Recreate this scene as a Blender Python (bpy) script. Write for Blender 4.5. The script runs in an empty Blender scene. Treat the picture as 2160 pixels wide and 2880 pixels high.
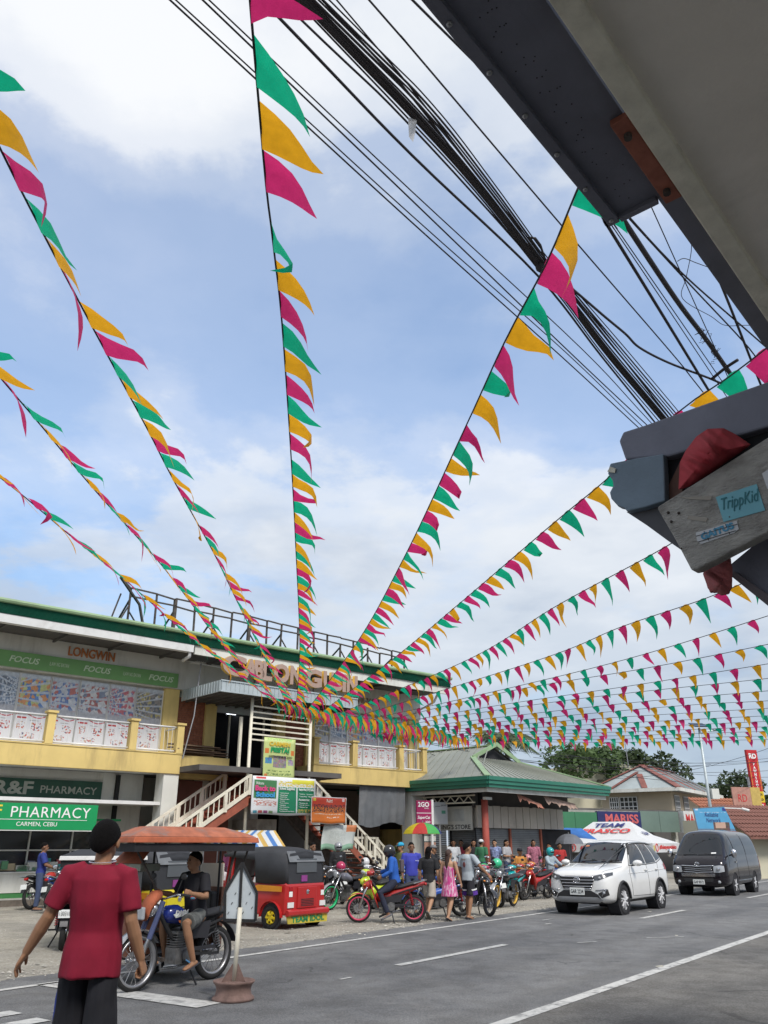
import bpy, bmesh, math, random
from mathutils import Vector as V, Matrix, noise
from mathutils.bvhtree import BVHTree
SC = bpy.context.scene
COL = SC.collection
RD = math.radians
rnd = random.Random(11)

# ---------------------------------------------------------------- camera
PITCH = RD(22.3); HCAM = 1.6; FPX = 2280.0
cd = bpy.data.cameras.new('camera'); cam = bpy.data.objects.new('camera', cd); COL.objects.link(cam)
cam.location = (0, 0, HCAM); cam.rotation_euler = (RD(90) + PITCH, 0, 0)
cd.sensor_fit = 'HORIZONTAL'; cd.sensor_width = 36; cd.lens = 36 * FPX / 2160; cd.clip_start = .05; cd.clip_end = 3000
SC.camera = cam

# ---------------------------------------------------------------- sky and sun
SUN_EL, SUN_AZ = RD(50), RD(150)          # azimuth from +Y towards +X
w = bpy.data.worlds.new('World'); SC.world = w; w.use_nodes = True
nt = w.node_tree; nt.nodes.clear()
def N(t, nt_, **k):
    n = nt_.nodes.new(t)
    for a, b in k.items(): setattr(n, a, b)
    return n
def L(nt_, a, b): nt_.links.new(a, b)
sky = N('ShaderNodeTexSky', nt, sky_type='NISHITA', sun_disc=False, sun_elevation=SUN_EL, sun_rotation=SUN_AZ)
sky.air_density = 1.0; sky.dust_density = 1.2; sky.ozone_density = 1.2
bg1 = N('ShaderNodeBackground', nt); bg1.inputs[1].default_value = .15
hs = N('ShaderNodeHueSaturation', nt); hs.inputs['Saturation'].default_value = 1.4; L(nt, sky.outputs[0], hs.inputs['Color'])
L(nt, hs.outputs[0], bg1.inputs[0])
tc = N('ShaderNodeTexCoord', nt)
sep = N('ShaderNodeSeparateXYZ', nt); L(nt, tc.outputs['Generated'], sep.inputs[0])
def mth(op, a, b=None, c=None, nt_=None, clamp=False):
    n = N('ShaderNodeMath', nt_ or nt, operation=op); n.use_clamp = clamp
    for i, x in enumerate((a, b, c)):
        if x is None: continue
        if isinstance(x, (int, float)): n.inputs[i].default_value = x
        else: L(nt_ or nt, x, n.inputs[i])
    return n.outputs[0]
zz = mth('ADD', mth('MAXIMUM', sep.outputs[2], 0.0), .16)
cmb = N('ShaderNodeCombineXYZ', nt)
L(nt, mth('DIVIDE', mth('MULTIPLY', sep.outputs[0], -1.0), zz), cmb.inputs[0]); L(nt, mth('DIVIDE', sep.outputs[1], zz), cmb.inputs[1])
def nz(scale, detail, rough, off, vec, nt_=None, dist=0.0):
    mp = N('ShaderNodeMapping', nt_ or nt); mp.inputs['Location'].default_value = off
    L(nt_ or nt, vec, mp.inputs[0])
    n = N('ShaderNodeTexNoise', nt_ or nt); n.inputs['Scale'].default_value = scale
    n.inputs['Detail'].default_value = detail; n.inputs['Roughness'].default_value = rough
    n.inputs['Distortion'].default_value = dist
    L(nt_ or nt, mp.outputs[0], n.inputs['Vector']); return n.outputs[0]
def ramp(x, pts, nt_=None, interp='EASE'):
    r = N('ShaderNodeValToRGB', nt_ or nt); r.color_ramp.interpolation = interp
    e = r.color_ramp.elements
    while len(e) < len(pts): e.new(.5)
    for i, (p, c) in enumerate(pts):
        e[i].position = p; e[i].color = c if len(c) == 4 else (*c, 1)
    L(nt_ or nt, x, r.inputs[0]); return r.outputs[0]
SKYOFF = (1.16, 18.62, 0)
big = nz(.62, 4, .55, SKYOFF, cmb.outputs[0], dist=.25)
fine = nz(2.6, 12, .6, (1.7, 4.2, 0), cmb.outputs[0], dist=.15)
cov = mth('ADD', mth('MULTIPLY', big, 1.15), mth('MULTIPLY', fine, .50))
# more veil towards the horizon
hz = mth('MULTIPLY', mth('SUBTRACT', 1.0, mth('MULTIPLY', sep.outputs[2], 2.0, clamp=True)), .24)
cov = mth('ADD', cov, hz)
mask = ramp(cov, [(.70, (.42,) * 3), (.775, (.54,) * 3), (.845, (.84,) * 3), (.96, (.97,) * 3)])
shade = nz(1.5, 8, .55, (9.2, 2.4, 0), cmb.outputs[0])
ccol = ramp(shade, [(.32, (.62, .68, .77)), (.50, (.80, .84, .89)), (.68, (.94, .955, .975))])
lowd = ramp(sep.outputs[2], [(.0, (.72, .78, .85)), (.10, (.60, .69, .79)), (.22, (.84, .88, .93)), (.36, (1.06, 1.06, 1.06))])
mm = N('ShaderNodeMix', nt, data_type='RGBA', blend_type='MULTIPLY'); mm.inputs[0].default_value = 1
L(nt, ccol, mm.inputs[6]); L(nt, lowd, mm.inputs[7])
bg2 = N('ShaderNodeBackground', nt); L(nt, mm.outputs[2], bg2.inputs[0]); bg2.inputs[1].default_value = .60
mx = N('ShaderNodeMixShader', nt); L(nt, mask, mx.inputs[0]); L(nt, bg1.outputs[0], mx.inputs[1]); L(nt, bg2.outputs[0], mx.inputs[2])
wo = N('ShaderNodeOutputWorld', nt); L(nt, mx.outputs[0], wo.inputs[0])

sl = bpy.data.lights.new('sun', 'SUN'); sun = bpy.data.objects.new('sun', sl); COL.objects.link(sun)
sl.energy = 2.0; sl.angle = RD(15); sl.color = (1, .96, .9)
sd = V((math.sin(SUN_AZ) * math.cos(SUN_EL), math.cos(SUN_AZ) * math.cos(SUN_EL), math.sin(SUN_EL)))
sun.rotation_euler = sd.to_track_quat('Z', 'Y').to_euler()

vs = SC.view_settings; vs.view_transform = 'Standard'; vs.look = 'None'; vs.gamma = 1; vs.exposure = 0.72
SC.cycles.max_bounces = 6; SC.cycles.transparent_max_bounces = 12; SC.cycles.caustics_reflective = False; SC.cycles.caustics_refractive = False

# ---------------------------------------------------------------- geometry of the view (where things stand)
CP, SP = math.cos(PITCH), math.sin(PITCH)
def ray(px, py):
    x = (px - 1080) / FPX; u = -(py - 1440) / FPX
    return V((x, CP - u * SP, SP + u * CP))
CAMP = V((0, 0, HCAM))
def atz(px, py, z=0.0):
    d = ray(px, py); return CAMP + d * ((z - HCAM) / d.z)
def aty(px, py, Y):
    d = ray(px, py); return CAMP + d * (Y / d.y)
RDIR = V((.5906, .8070, 0)); RNRM = V((-.8070, .5906, 0)); RANG = math.atan2(.8070, .5906)
def st(s, t, z=0.0): return RDIR * s + RNRM * t + V((0, 0, z))

# ---------------------------------------------------------------- materials
MATS = {}
def lin(h):
    h = h.lstrip('#'); o = []
    for i in (0, 2, 4):
        c = int(h[i:i + 2], 16) / 255
        o.append(c / 12.92 if c <= .04045 else ((c + .055) / 1.055) ** 2.4)
    return tuple(o)
def C(c): return lin(c) if isinstance(c, str) else tuple(c)
def mat(name, col, rough=.6, metal=0.0, var=.14, scale=4.0, bump=0.0, bscale=30.0, spec=.4, coat=0.0, dirt=0.0, dirtcol=(.10, .08, .06), trans=0.0, emit=0.0, stretch=(1, 1, 1), streak=1.0):
    if name in MATS: return MATS[name]
    col = C(col)
    m = bpy.data.materials.new(name); m.use_nodes = True; MATS[name] = m
    t = m.node_tree; p = t.nodes['Principled BSDF']
    p.inputs['Roughness'].default_value = rough; p.inputs['Metallic'].default_value = metal
    p.inputs['Specular IOR Level'].default_value = spec; p.inputs['Coat Weight'].default_value = coat
    if coat: p.inputs['Coat Roughness'].default_value = .06
    c = N('ShaderNodeTexCoord', t); mp = N('ShaderNodeMapping', t); mp.inputs['Scale'].default_value = stretch
    L(t, c.outputs['Object'], mp.inputs[0])
    n = nz(scale, 5, .6, (0, 0, 0), mp.outputs[0], t)
    lo = tuple(max(0, x * (1 - var)) for x in col); hi = tuple(min(1, x * (1 + var)) for x in col)
    out = ramp(n, [(.3, lo), (.7, hi)], t, 'LINEAR')
    if dirt:
        ms_ = N('ShaderNodeMapping', t); ms_.inputs['Scale'].default_value = (1, 1, streak); L(t, mp.outputs[0], ms_.inputs[0])
        n2 = nz(scale * .45 / max(streak, .4), 8, .7, (5, 3, 1), ms_.outputs[0], t, .5 * streak)
        k = ramp(n2, [(.47, (0, 0, 0)), (.70, (dirt,) * 3)], t)
        x = N('ShaderNodeMix', t, data_type='RGBA'); L(t, k, x.inputs[0]); L(t, out, x.inputs[6]); x.inputs[7].default_value = (*dirtcol, 1)
        out = x.outputs[2]
    L(t, out, p.inputs['Base Color'])
    if bump:
        b = N('ShaderNodeBump', t); b.inputs['Strength'].default_value = bump; b.inputs['Distance'].default_value = .02
        L(t, nz(bscale, 6, .65, (2, 1, 0), mp.outputs[0], t), b.inputs['Height']); L(t, b.outputs[0], p.inputs['Normal'])
    if emit:
        p.inputs['Emission Color'].default_value = (*col, 1); p.inputs['Emission Strength'].default_value = emit
    if trans:
        tr = N('ShaderNodeBsdfTranslucent', t); L(t, out, tr.inputs[0])
        ms = N('ShaderNodeMixShader', t); ms.inputs[0].default_value = trans
        L(t, p.outputs[0], ms.inputs[1]); L(t, tr.outputs[0], ms.inputs[2]); L(t, ms.outputs[0], t.nodes['Material Output'].inputs[0])
    return m
def glass(name, col=(.02, .025, .03), rough=.06, alpha=1.0):
    if name in MATS: return MATS[name]
    m = bpy.data.materials.new(name); m.use_nodes = True; MATS[name] = m
    p = m.node_tree.nodes['Principled BSDF']; p.inputs['Base Color'].default_value = (*col, 1)
    p.inputs['Roughness'].default_value = rough; p.inputs['Specular IOR Level'].default_value = .6
    p.inputs['Alpha'].default_value = alpha
    return m

# ---------------------------------------------------------------- mesh helpers
def linkobj(name, me, parent=None):
    o = bpy.data.objects.new(name, me); COL.objects.link(o)
    if parent: o.parent = parent
    return o
def tag(o, label, cat, group=None, kind=None):
    if label: o['label'] = label
    if cat: o['category'] = cat
    if group: o['group'] = group
    if kind: o['kind'] = kind
    return o
def thing(name, label, cat, loc=(0, 0, 0), rz=0.0, group=None, parent=None):
    o = bpy.data.objects.new(name, None); COL.objects.link(o); o.empty_display_size = .2
    o.location = loc; o.rotation_euler = (0, 0, rz)
    return tag(o, label, cat, group)
class MB:
    def __init__(s): s.v = []; s.f = []; s.M = None
    def add(s, vs, fs):
        k = len(s.v)
        s.v += [(s.M @ V(v)) if s.M else V(v) for v in vs]; s.f += [tuple(i + k for i in f) for f in fs]; return s
    def box(s, x0, x1, y0, y1, z0, z1):
        return s.add([(x0, y0, z0), (x1, y0, z0), (x1, y1, z0), (x0, y1, z0), (x0, y0, z1), (x1, y0, z1), (x1, y1, z1), (x0, y1, z1)],
                     [(0, 3, 2, 1), (4, 5, 6, 7), (0, 1, 5, 4), (1, 2, 6, 5), (2, 3, 7, 6), (3, 0, 4, 7)])
    def bar(s, p, q, w=.05, h=None, up=(0, 0, 1)):
        p, q = V(p), V(q); d = (q - p); h = h or w
        if d.length < 1e-6: return s
        d.normalize(); u = V(up)
        if abs(d.dot(u)) > .98: u = V((1, 0, 0)) if abs(d.x) < .9 else V((0, 1, 0))
        a = d.cross(u).normalized() * (w / 2); b = a.cross(d).normalized() * (h / 2)
        return s.add([p - a - b, p + a - b, p + a + b, p - a + b, q - a - b, q + a - b, q + a + b, q - a + b],
                     [(0, 1, 2, 3), (7, 6, 5, 4), (0, 4, 5, 1), (1, 5, 6, 2), (2, 6, 7, 3), (3, 7, 4, 0)])
    def tube(s, pts, r, n=8, cap=True, closed=False):
        pts = [V(p) for p in pts]; m = len(pts)
        rs = r if isinstance(r, (list, tuple)) else [r] * m
        vs = []; fs = []; prev = None
        for i, p in enumerate(pts):
            a = pts[(i - 1) % m] if (closed or i > 0) else p; b = pts[(i + 1) % m] if (closed or i < m - 1) else p
            d = (b - a)
            d = d.normalized() if d.length > 1e-9 else V((0, 0, 1))
            if prev is None:
                u = V((0, 0, 1)) if abs(d.z) < .9 else V((1, 0, 0)); u = (u - d * u.dot(d)).normalized()
            else:
                u = prev - d * prev.dot(d)
                u = u.normalized() if u.length > 1e-6 else d.orthogonal().normalized()
            prev = u; w_ = d.cross(u)
            ri = rs[i]
            rx, ry = (ri if isinstance(ri, (list, tuple)) else (ri, ri))
            for k in range(n):
                t = 2 * math.pi * k / n; vs.append(p + u * (math.cos(t) * rx) + w_ * (math.sin(t) * ry))
        for i in range(m if closed else m - 1):
            for k in range(n):
                j = (i + 1) % m; fs.append((i * n + k, i * n + (k + 1) % n, j * n + (k + 1) % n, j * n + k))
        if cap and not closed:
            fs.append(tuple(range(n - 1, -1, -1))); fs.append(tuple((m - 1) * n + k for k in range(n)))
        return s.add(vs, fs)
    def lathe(s, prof, n=16, M=None, closed=False):
        vs = []; fs = []; m = len(prof)
        for r, z in prof:
            for k in range(n):
                t = 2 * math.pi * k / n; p = V((r * math.cos(t), r * math.sin(t), z)); vs.append(M @ p if M else p)
        for i in range(m if closed else m - 1):
            for k in range(n):
                j = (i + 1) % m; fs.append((i * n + k, i * n + (k + 1) % n, j * n + (k + 1) % n, j * n + k))
        if not closed:
            if prof[0][0] > 1e-6: fs.append(tuple(range(n - 1, -1, -1)))
            if prof[-1][0] > 1e-6: fs.append(tuple((m - 1) * n + k for k in range(n)))
        return s.add(vs, fs)
    def loft(s, rings, cap=True, closed_ring=True):
        n = len(rings[0]); vs = [p for r in rings for p in r]; fs = []
        for i in range(len(rings) - 1):
            for k in range(n if closed_ring else n - 1):
                fs.append((i * n + k, i * n + (k + 1) % n, (i + 1) * n + (k + 1) % n, (i + 1) * n + k))
        if cap and closed_ring:
            fs.append(tuple(range(n - 1, -1, -1))); fs.append(tuple((len(rings) - 1) * n + k for k in range(n)))
        return s.add(vs, fs)
    def prism(s, poly, d0, d1, ax='y'):
        """poly in the plane of the two other axes, pushed along ax from d0 to d1"""
        def P(a, b, d): return {'x': (d, a, b), 'y': (a, d, b), 'z': (a, b, d)}[ax]
        n = len(poly); vs = [P(a, b, d0) for a, b in poly] + [P(a, b, d1) for a, b in poly]
        fs = [tuple(range(n)), tuple(range(2 * n - 1, n - 1, -1))] + [(i, i + n, (i + 1) % n + n, (i + 1) % n) for i in range(n)]
        return s.add(vs, fs)
    def sph(s, c, r, n=10, m=7, M=None):
        rx, ry, rz = r if isinstance(r, (list, tuple)) else (r, r, r); c = V(c); vs = []; fs = []
        for i in range(m + 1):
            a = math.pi * i / m
            for k in range(n):
                t = 2 * math.pi * k / n
                p = V((rx * math.sin(a) * math.cos(t), ry * math.sin(a) * math.sin(t), rz * math.cos(a)))
                vs.append(c + (M @ p if M else p))
        for i in range(m):
            for k in range(n): fs.append((i * n + k, (i + 1) * n + k, (i + 1) * n + (k + 1) % n, i * n + (k + 1) % n))
        return s.add(vs, fs)
    def mesh(s, name, smooth=False):
        me = bpy.data.meshes.new(name); me.from_pydata(s.v, [], s.f)
        bm = bmesh.new(); bm.from_mesh(me)
        bmesh.ops.remove_doubles(bm, verts=bm.verts, dist=1e-5)
        bmesh.ops.recalc_face_normals(bm, faces=bm.faces); bm.to_mesh(me); bm.free()
        if smooth: me.shade_smooth()
        return me
    def build(s, name, m, parent=None, smooth=False, bev=0.0, label=None):
        me = s.mesh(name, smooth); me.materials.append(m if not isinstance(m, str) else MATS[m])
        o = linkobj(name, me, parent)
        if bev:
            b = o.modifiers.new('bevel', 'BEVEL'); b.width = bev; b.segments = 2; b.limit_method = 'ANGLE'; b.angle_limit = RD(40)
        elif smooth == 'auto':
            pass
        if label: o['label'] = label
        return o
def part(name, m, parent, fn, **k):
    b = MB(); fn(b); return b.build(name, m, parent, **k)
def boxpart(name, m, parent, *a, **k): return MB().box(*a).build(name, m, parent, **k)
def dup(root, loc, rz, label=None, group=None, swap=None):
    def cp(o, par):
        c = o.copy(); COL.objects.link(c); c.parent = par
        if swap and o.type == 'MESH' and o.data.materials and o.data.materials[0].name in swap:
            c.material_slots[0].link = 'OBJECT'; c.material_slots[0].material = swap[o.data.materials[0].name]
        for ch in list(o.children): cp(ch, c)
        return c
    r = cp(root, None); r.location = loc; r.rotation_euler = (0, 0, rz)
    if label: r['label'] = label
    if group: r['group'] = group
    return r
def text(s, m, parent, origin, xdir=(1, 0, 0), ydir=(0, 0, 1), w=None, h=.3, depth=.004, bold=0.0, shear=0.0, name='lettering', align='L', label=None, spacing=1.0):
    """flat lettering with its lower left corner at origin, fitted to width w and cap height h"""
    cu = bpy.data.curves.new(name, 'FONT'); cu.body = s; cu.size = 1; cu.shear = shear; cu.offset = bold; cu.space_character = spacing
    cu.resolution_u = 3; cu.extrude = .5
    o = bpy.data.objects.new(name, cu)
    me = bpy.data.meshes.new_from_object(o); bpy.data.objects.remove(o); bpy.data.curves.remove(cu)
    xs = [v.co.x for v in me.vertices]; ys = [v.co.y for v in me.vertices]
    if not xs: return None
    x0, x1, y0, y1 = min(xs), max(xs), min(ys), max(ys)
    sy = h / (y1 - y0); sx = (w / (x1 - x0)) if w else sy
    X, Y = V(xdir).normalized(), V(ydir).normalized(); Z = X.cross(Y)
    ox = {'L': 0, 'C': -(x1 - x0) * sx / 2, 'R': -(x1 - x0) * sx}[align]
    for v in me.vertices:
        c = v.co.copy(); v.co = V(origin) + X * ((c.x - x0) * sx + ox) + Y * ((c.y - y0) * sy) + Z * (c.z * depth)
    me.materials.clear(); me.materials.append(m)
    o = linkobj(name, me, parent)
    if label: o['label'] = label
    return o
# ================================================================ setting
def mixc(t, f, a, b, mode='MIX'):
    x = N('ShaderNodeMix', t, data_type='RGBA', blend_type=mode)
    if isinstance(f, (int, float)): x.inputs[0].default_value = f
    else: L(t, f, x.inputs[0])
    for i, c in ((6, a), (7, b)):
        if isinstance(c, tuple): x.inputs[i].default_value = (*c, 1) if len(c) == 3 else c
        else: L(t, c, x.inputs[i])
    return x.outputs[2]
mixc_ = mixc
def ground_mat(name, c1, c2, c3, sc, bumpd, rough=.9, patch=.35, tracks=False):
    m = bpy.data.materials.new(name); m.use_nodes = True; MATS[name] = m
    t = m.node_tree; p = t.nodes['Principled BSDF']; p.inputs['Roughness'].default_value = rough; p.inputs['Specular IOR Level'].default_value = .25
    c = N('ShaderNodeTexCoord', t); ob = c.outputs['Object']
    a = nz(sc, 4, .8, (0, 0, 0), ob, t); b = nz(.35, 6, .65, (3, 1, 0), ob, t, .6); d = nz(2.2, 7, .7, (8, 1, 0), ob, t, .3)
    base = ramp(a, [(.36, c1), (.5, c2), (.66, c3)], t, 'LINEAR')
    x = N('ShaderNodeMix', t, data_type='RGBA', blend_type='MULTIPLY'); x.inputs[0].default_value = patch
    L(t, base, x.inputs[6]); L(t, ramp(b, [(.35, (.45, .45, .46)), (.62, (1.15, 1.12, 1.05))], t), x.inputs[7])
    y = N('ShaderNodeMix', t, data_type='RGBA', blend_type='MULTIPLY'); y.inputs[0].default_value = patch
    L(t, x.outputs[2], y.inputs[6]); L(t, ramp(d, [(.38, (.62, .60, .58)), (.6, (1.1, 1.1, 1.1))], t), y.inputs[7])
    out = y.outputs[2]
    if tracks:
        mp = N('ShaderNodeMapping', t); mp.inputs['Rotation'].default_value = (0, 0, -RANG); L(t, ob, mp.inputs[0])
        sp_ = N('ShaderNodeSeparateXYZ', t); L(t, mp.outputs[0], sp_.inputs[0])
        wob = mth('ADD', sp_.outputs[1], mth('MULTIPLY', nz(.25, 3, .5, (0, 0, 0), ob, t), .8, nt_=t), nt_=t)
        tr_ = mth('SINE', mth('MULTIPLY', wob, 3.9, nt_=t), nt_=t)
        out = mixc_(t, mth('MULTIPLY', ramp(tr_, [(.2, (0, 0, 0)), (1, (.34,) * 3)], t), nz(1.1, 5, .6, (4, 4, 0), ob, t), nt_=t), out, (.045, .045, .047))
        st2 = N('ShaderNodeMapping', t); st2.inputs['Scale'].default_value = (.12, 1.6, 1); L(t, mp.outputs[0], st2.inputs[0])
        out = mixc_(t, ramp(nz(1.0, 6, .65, (2, 5, 0), st2.outputs[0], t), [(.56, (0, 0, 0)), (.74, (.45,) * 3)], t), out, (.21, .205, .19))
        vo = N('ShaderNodeTexVoronoi', t, feature='DISTANCE_TO_EDGE'); vo.inputs['Scale'].default_value = .42
        dd = N('ShaderNodeMix', t, data_type='VECTOR'); dd.inputs[0].default_value = .22; L(t, ob, dd.inputs[4]); nn_ = N('ShaderNodeTexNoise', t); nn_.inputs['Scale'].default_value = 1.6; nn_.inputs['Detail'].default_value = 5; L(t, ob, nn_.inputs['Vector']); L(t, nn_.outputs['Color'], dd.inputs[5]); L(t, dd.outputs[1], vo.inputs['Vector'])
        ck = mth('MULTIPLY', mth('LESS_THAN', vo.outputs['Distance'], .006, nt_=t), mth('GREATER_THAN', nz(.5, 2, .5, (7, 2, 0), ob, t), .57, nt_=t), nt_=t)
        out = mixc_(t, mth('MULTIPLY', ck, .4, nt_=t), out, (.03, .03, .03))
        oil = ramp(nz(1.7, 4, .6, (11, 6, 0), ob, t), [(.66, (0, 0, 0)), (.74, (.55,) * 3)], t)
        out = mixc_(t, oil, out, (.05, .05, .05))
    L(t, out, p.inputs['Base Color'])
    bp = N('ShaderNodeBump', t); bp.inputs['Strength'].default_value = .7; bp.inputs['Distance'].default_value = bumpd
    L(t, a, bp.inputs['Height']); L(t, bp.outputs[0], p.inputs['Normal'])
    return m
m_gravel = ground_mat('gravel_ground', (.24, .22, .185), (.335, .315, .27), (.43, .41, .365), 22, .025, patch=.38)
m_asph = ground_mat('asphalt', (.10, .102, .106), (.17, .173, .177), (.265, .265, .265), 60, .012, patch=.42, tracks=True)
m_asph2 = ground_mat('old_asphalt', (.10, .098, .093), (.168, .163, .154), (.25, .245, .235), 55, .014, patch=.5, tracks=True)
m_line = mat('road_paint', (.50, .495, .47), .85, var=.16, scale=14, dirt=.95, dirtcol=(.14, .14, .14))
MATS['road_paint'].node_tree.nodes  # worn paint
m_conc = mat('concrete', (.34, .33, .30), .9, var=.2, scale=3, bump=.3, dirt=.6, dirtcol=(.12, .11, .1))

def sheet(name, m, pts, z, parent=None):
    o = MB().add([(*p[:2], z) for p in pts], [tuple(range(len(pts)))]).build(name, m, parent); return o
g = sheet('ground', m_gravel, [(-700, -500), (900, -500), (900, 1200), (-700, 1200)], 0); tag(g, 'dusty tan gravel ground in front of the shops', 'ground', kind='structure')
def strip(name, m, s0, s1, t0, t1, z, parent=None):
    return sheet(name, m, [st(s0, t0), st(s1, t0), st(s1, t1), st(s0, t1)], z, parent)
def ragged(name, m, s0, s1, t0, t1, z, amp=.12, step=.35):
    A = []; B = []
    s = s0
    while s <= s1:
        k = amp * (noise.noise(V((s * .9, 3.1, 0))) + .5 * noise.noise(V((s * 3.1, 7.7, 0))))
        B.append(st(s, t1 + k)); A.append(st(s, t0)); s += step if s < 60 else 8
    n = len(A); mb = MB().add([(*p[:2], z) for p in A + B], [(i, i + 1, n + i + 1, n + i) for i in range(n - 1)])
    return mb.build(name, m)
road = ragged('road', m_asph, -40, 420, 4.3, 10.85, .004); tag(road, 'grey asphalt road running past the shops', 'road', kind='structure')
sh = strip('road_shoulder', m_asph2, -40, 420, -2.2, 4.36, .008); tag(sh, 'brownish worn asphalt shoulder on the near side', 'road', kind='structure')
pv = MB().box(-40, 60, -6.0, -1.0, 0, .14); pv.v = [st(v.x, v.y - .3, v.z) for v in pv.v]
pv = pv.build('pavement', m_conc); tag(pv, 'near side concrete pavement under the shop eaves', 'pavement', kind='structure')
mk_ = strip('edge_line', m_line, -40, 300, 4.36, 4.52, .012); mk_['kind'] = 'structure'
mk_ = strip('edge_line', m_line, -40, 300, 10.08, 10.20, .012); mk_['kind'] = 'structure'
for s0 in (-9, .8, 10.7, 20.5, 30.2, 40, 50, 60, 70):
    o = strip('lane_dash', m_line, s0, s0 + 3.2, 7.52, 7.66, .012); o['kind'] = 'structure'
o = sheet('stop_line', m_line, [st(6.66, 10.15), st(7.02, 10.15), st(7.16, 7.42), st(6.80, 7.42)], .012); o['kind'] = 'structure'
for i in range(8):
    t0 = 5.26 + .56 * i
    o = strip('crossing_stripe', m_line, 2.4, 5.55 + .05 * math.sin(i * 2.1), t0, t0 + .24, .012); o['kind'] = 'structure'
for s0, t0, l_, w_, a in ((9.2, 7.4, .22, .05, 0), (14.9, 6.7, .4, .05, -.6), (16.4, 6.0, .75, .05, -.75), (17.8, 8.7, .3, .06, 0), (18.7, 9.2, .5, .05, 0)):
    c = st(s0, t0); q = V((math.cos(RANG + a), math.sin(RANG + a), 0)); r = V((-q.y, q.x, 0))
    o = sheet('paint_scrap', m_line, [c, c + q * l_, c + q * l_ + r * w_, c + r * w_], .012); o['kind'] = 'structure'
# loose stones over the gravel yard
mb = MB()
for i in range(5200):
    s = rnd.uniform(2, 40); t = 10.9 + abs(rnd.gauss(0, 4.2)) if i % 3 else rnd.uniform(10.75, 11.6)
    r = rnd.uniform(.008, .026); c = st(s, t, r * .35); a = rnd.uniform(0, 6.3)
    x = V((math.cos(a), math.sin(a), 0)) * r * rnd.uniform(.8, 1.5); y = V((-x.y, x.x, 0)) * rnd.uniform(.6, 1); z = V((0, 0, r * .7))
    mb.add([c + x, c + y, c - x, c - y, c + z, c - z], [(0, 1, 4), (1, 2, 4), (2, 3, 4), (3, 0, 4)])
o = mb.build('loose_gravel', mat('pebbles', (.36, .34, .30), .9, var=.4, scale=3)); tag(o, 'loose stones scattered over the gravel yard', 'gravel', kind='stuff')

mb = MB()
for i in range(170):
    s_ = rnd.uniform(3, 34); t_ = rnd.choice((rnd.uniform(10.6, 12), rnd.uniform(10.8, 17), rnd.uniform(4.5, 10.6) if i % 6 == 0 else rnd.uniform(10.4, 11.2)))
    c = st(s_, t_, .016); a = rnd.uniform(0, 6.3); w_ = rnd.uniform(.02, .06); x = V((math.cos(a), math.sin(a), 0)) * w_; y = V((-x.y, x.x, 0)) * rnd.uniform(.4, .9)
    mb.add([c - x - y, c + x - y, c + x + y + V((0, 0, .012)), c - x + y], [(0, 1, 2, 3)])
o = mb.build('litter', mat('litter_scraps', (.42, .40, .34), .9, var=.6, scale=2)); tag(o, 'scraps of paper and dry leaves along the road edge', 'litter', kind='stuff')
# ================================================================ palette
m_yel = mat('yellow_plaster', (.66, .50, .19), .85, var=.09, scale=1.2, bump=.12, dirt=.55, dirtcol=(.26, .19, .09), streak=.16)
m_white = mat('white_plaster', (.62, .62, .57), .85, var=.08, scale=1.0, bump=.1, dirt=.5, dirtcol=(.28, .27, .23), streak=.16)
m_wpaint = mat('cream_paint', (.70, .66, .54), .6, var=.08, scale=3, dirt=.45, dirtcol=(.32, .27, .20))
m_wmetal = mat('white_metal', (.68, .68, .66), .5, var=.06, scale=3, dirt=.35, dirtcol=(.35, .32, .28))
m_brick = mat('brick_red', (.33, .125, .07), .9, var=.3, scale=9, bump=.3)
m_mortar = mat('mortar', (.25, .14, .10), .95, var=.15)
m_grnroof = mat('green_roofing', (.028, .17, .115), .45, var=.12, scale=1.5, dirt=.3, dirtcol=(.12, .18, .12))
m_grnedge = mat('pale_green_roofing', (.25, .36, .20), .5, var=.12, scale=1.5, dirt=.4, dirtcol=(.18, .22, .13))
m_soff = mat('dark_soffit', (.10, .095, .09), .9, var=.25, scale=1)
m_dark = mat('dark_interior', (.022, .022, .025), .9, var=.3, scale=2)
m_ggrey = mat('galvanised_sheet', (.42, .47, .48), .5, .3, var=.12, scale=2, dirt=.4, dirtcol=(.25, .27, .27))
m_rust = mat('rusty_steel', (.085, .07, .062), .8, .3, var=.4, scale=7, bump=.2)
m_black = mat('black_rubber', (.018, .018, .019), .75, var=.2)
m_steel = mat('dull_steel', (.30, .30, .31), .45, .6, var=.15)
m_oxide = mat('red_oxide_paint', (.30, .085, .05), .7, var=.2, scale=4, dirt=.5, dirtcol=(.16, .06, .04))
m_maroon = mat('maroon_wall', (.16, .065, .05), .85, var=.15, scale=1)
m_wood = mat('weathered_wood', (.17, .11, .07), .85, var=.35, scale=5, bump=.3, stretch=(1, 1, 6))
m_glassd = glass('dark_glass', (.018, .022, .026), .08)
m_txtw = mat('white_print', (.78, .78, .76), .6, var=.03)
m_txtk = mat('black_print', (.02, .02, .022), .6, var=.1)
m_txtr = mat('red_print', (.55, .04, .04), .6, var=.05)
m_txtb = mat('navy_print', (.03, .035, .16), .6, var=.05)

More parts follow.
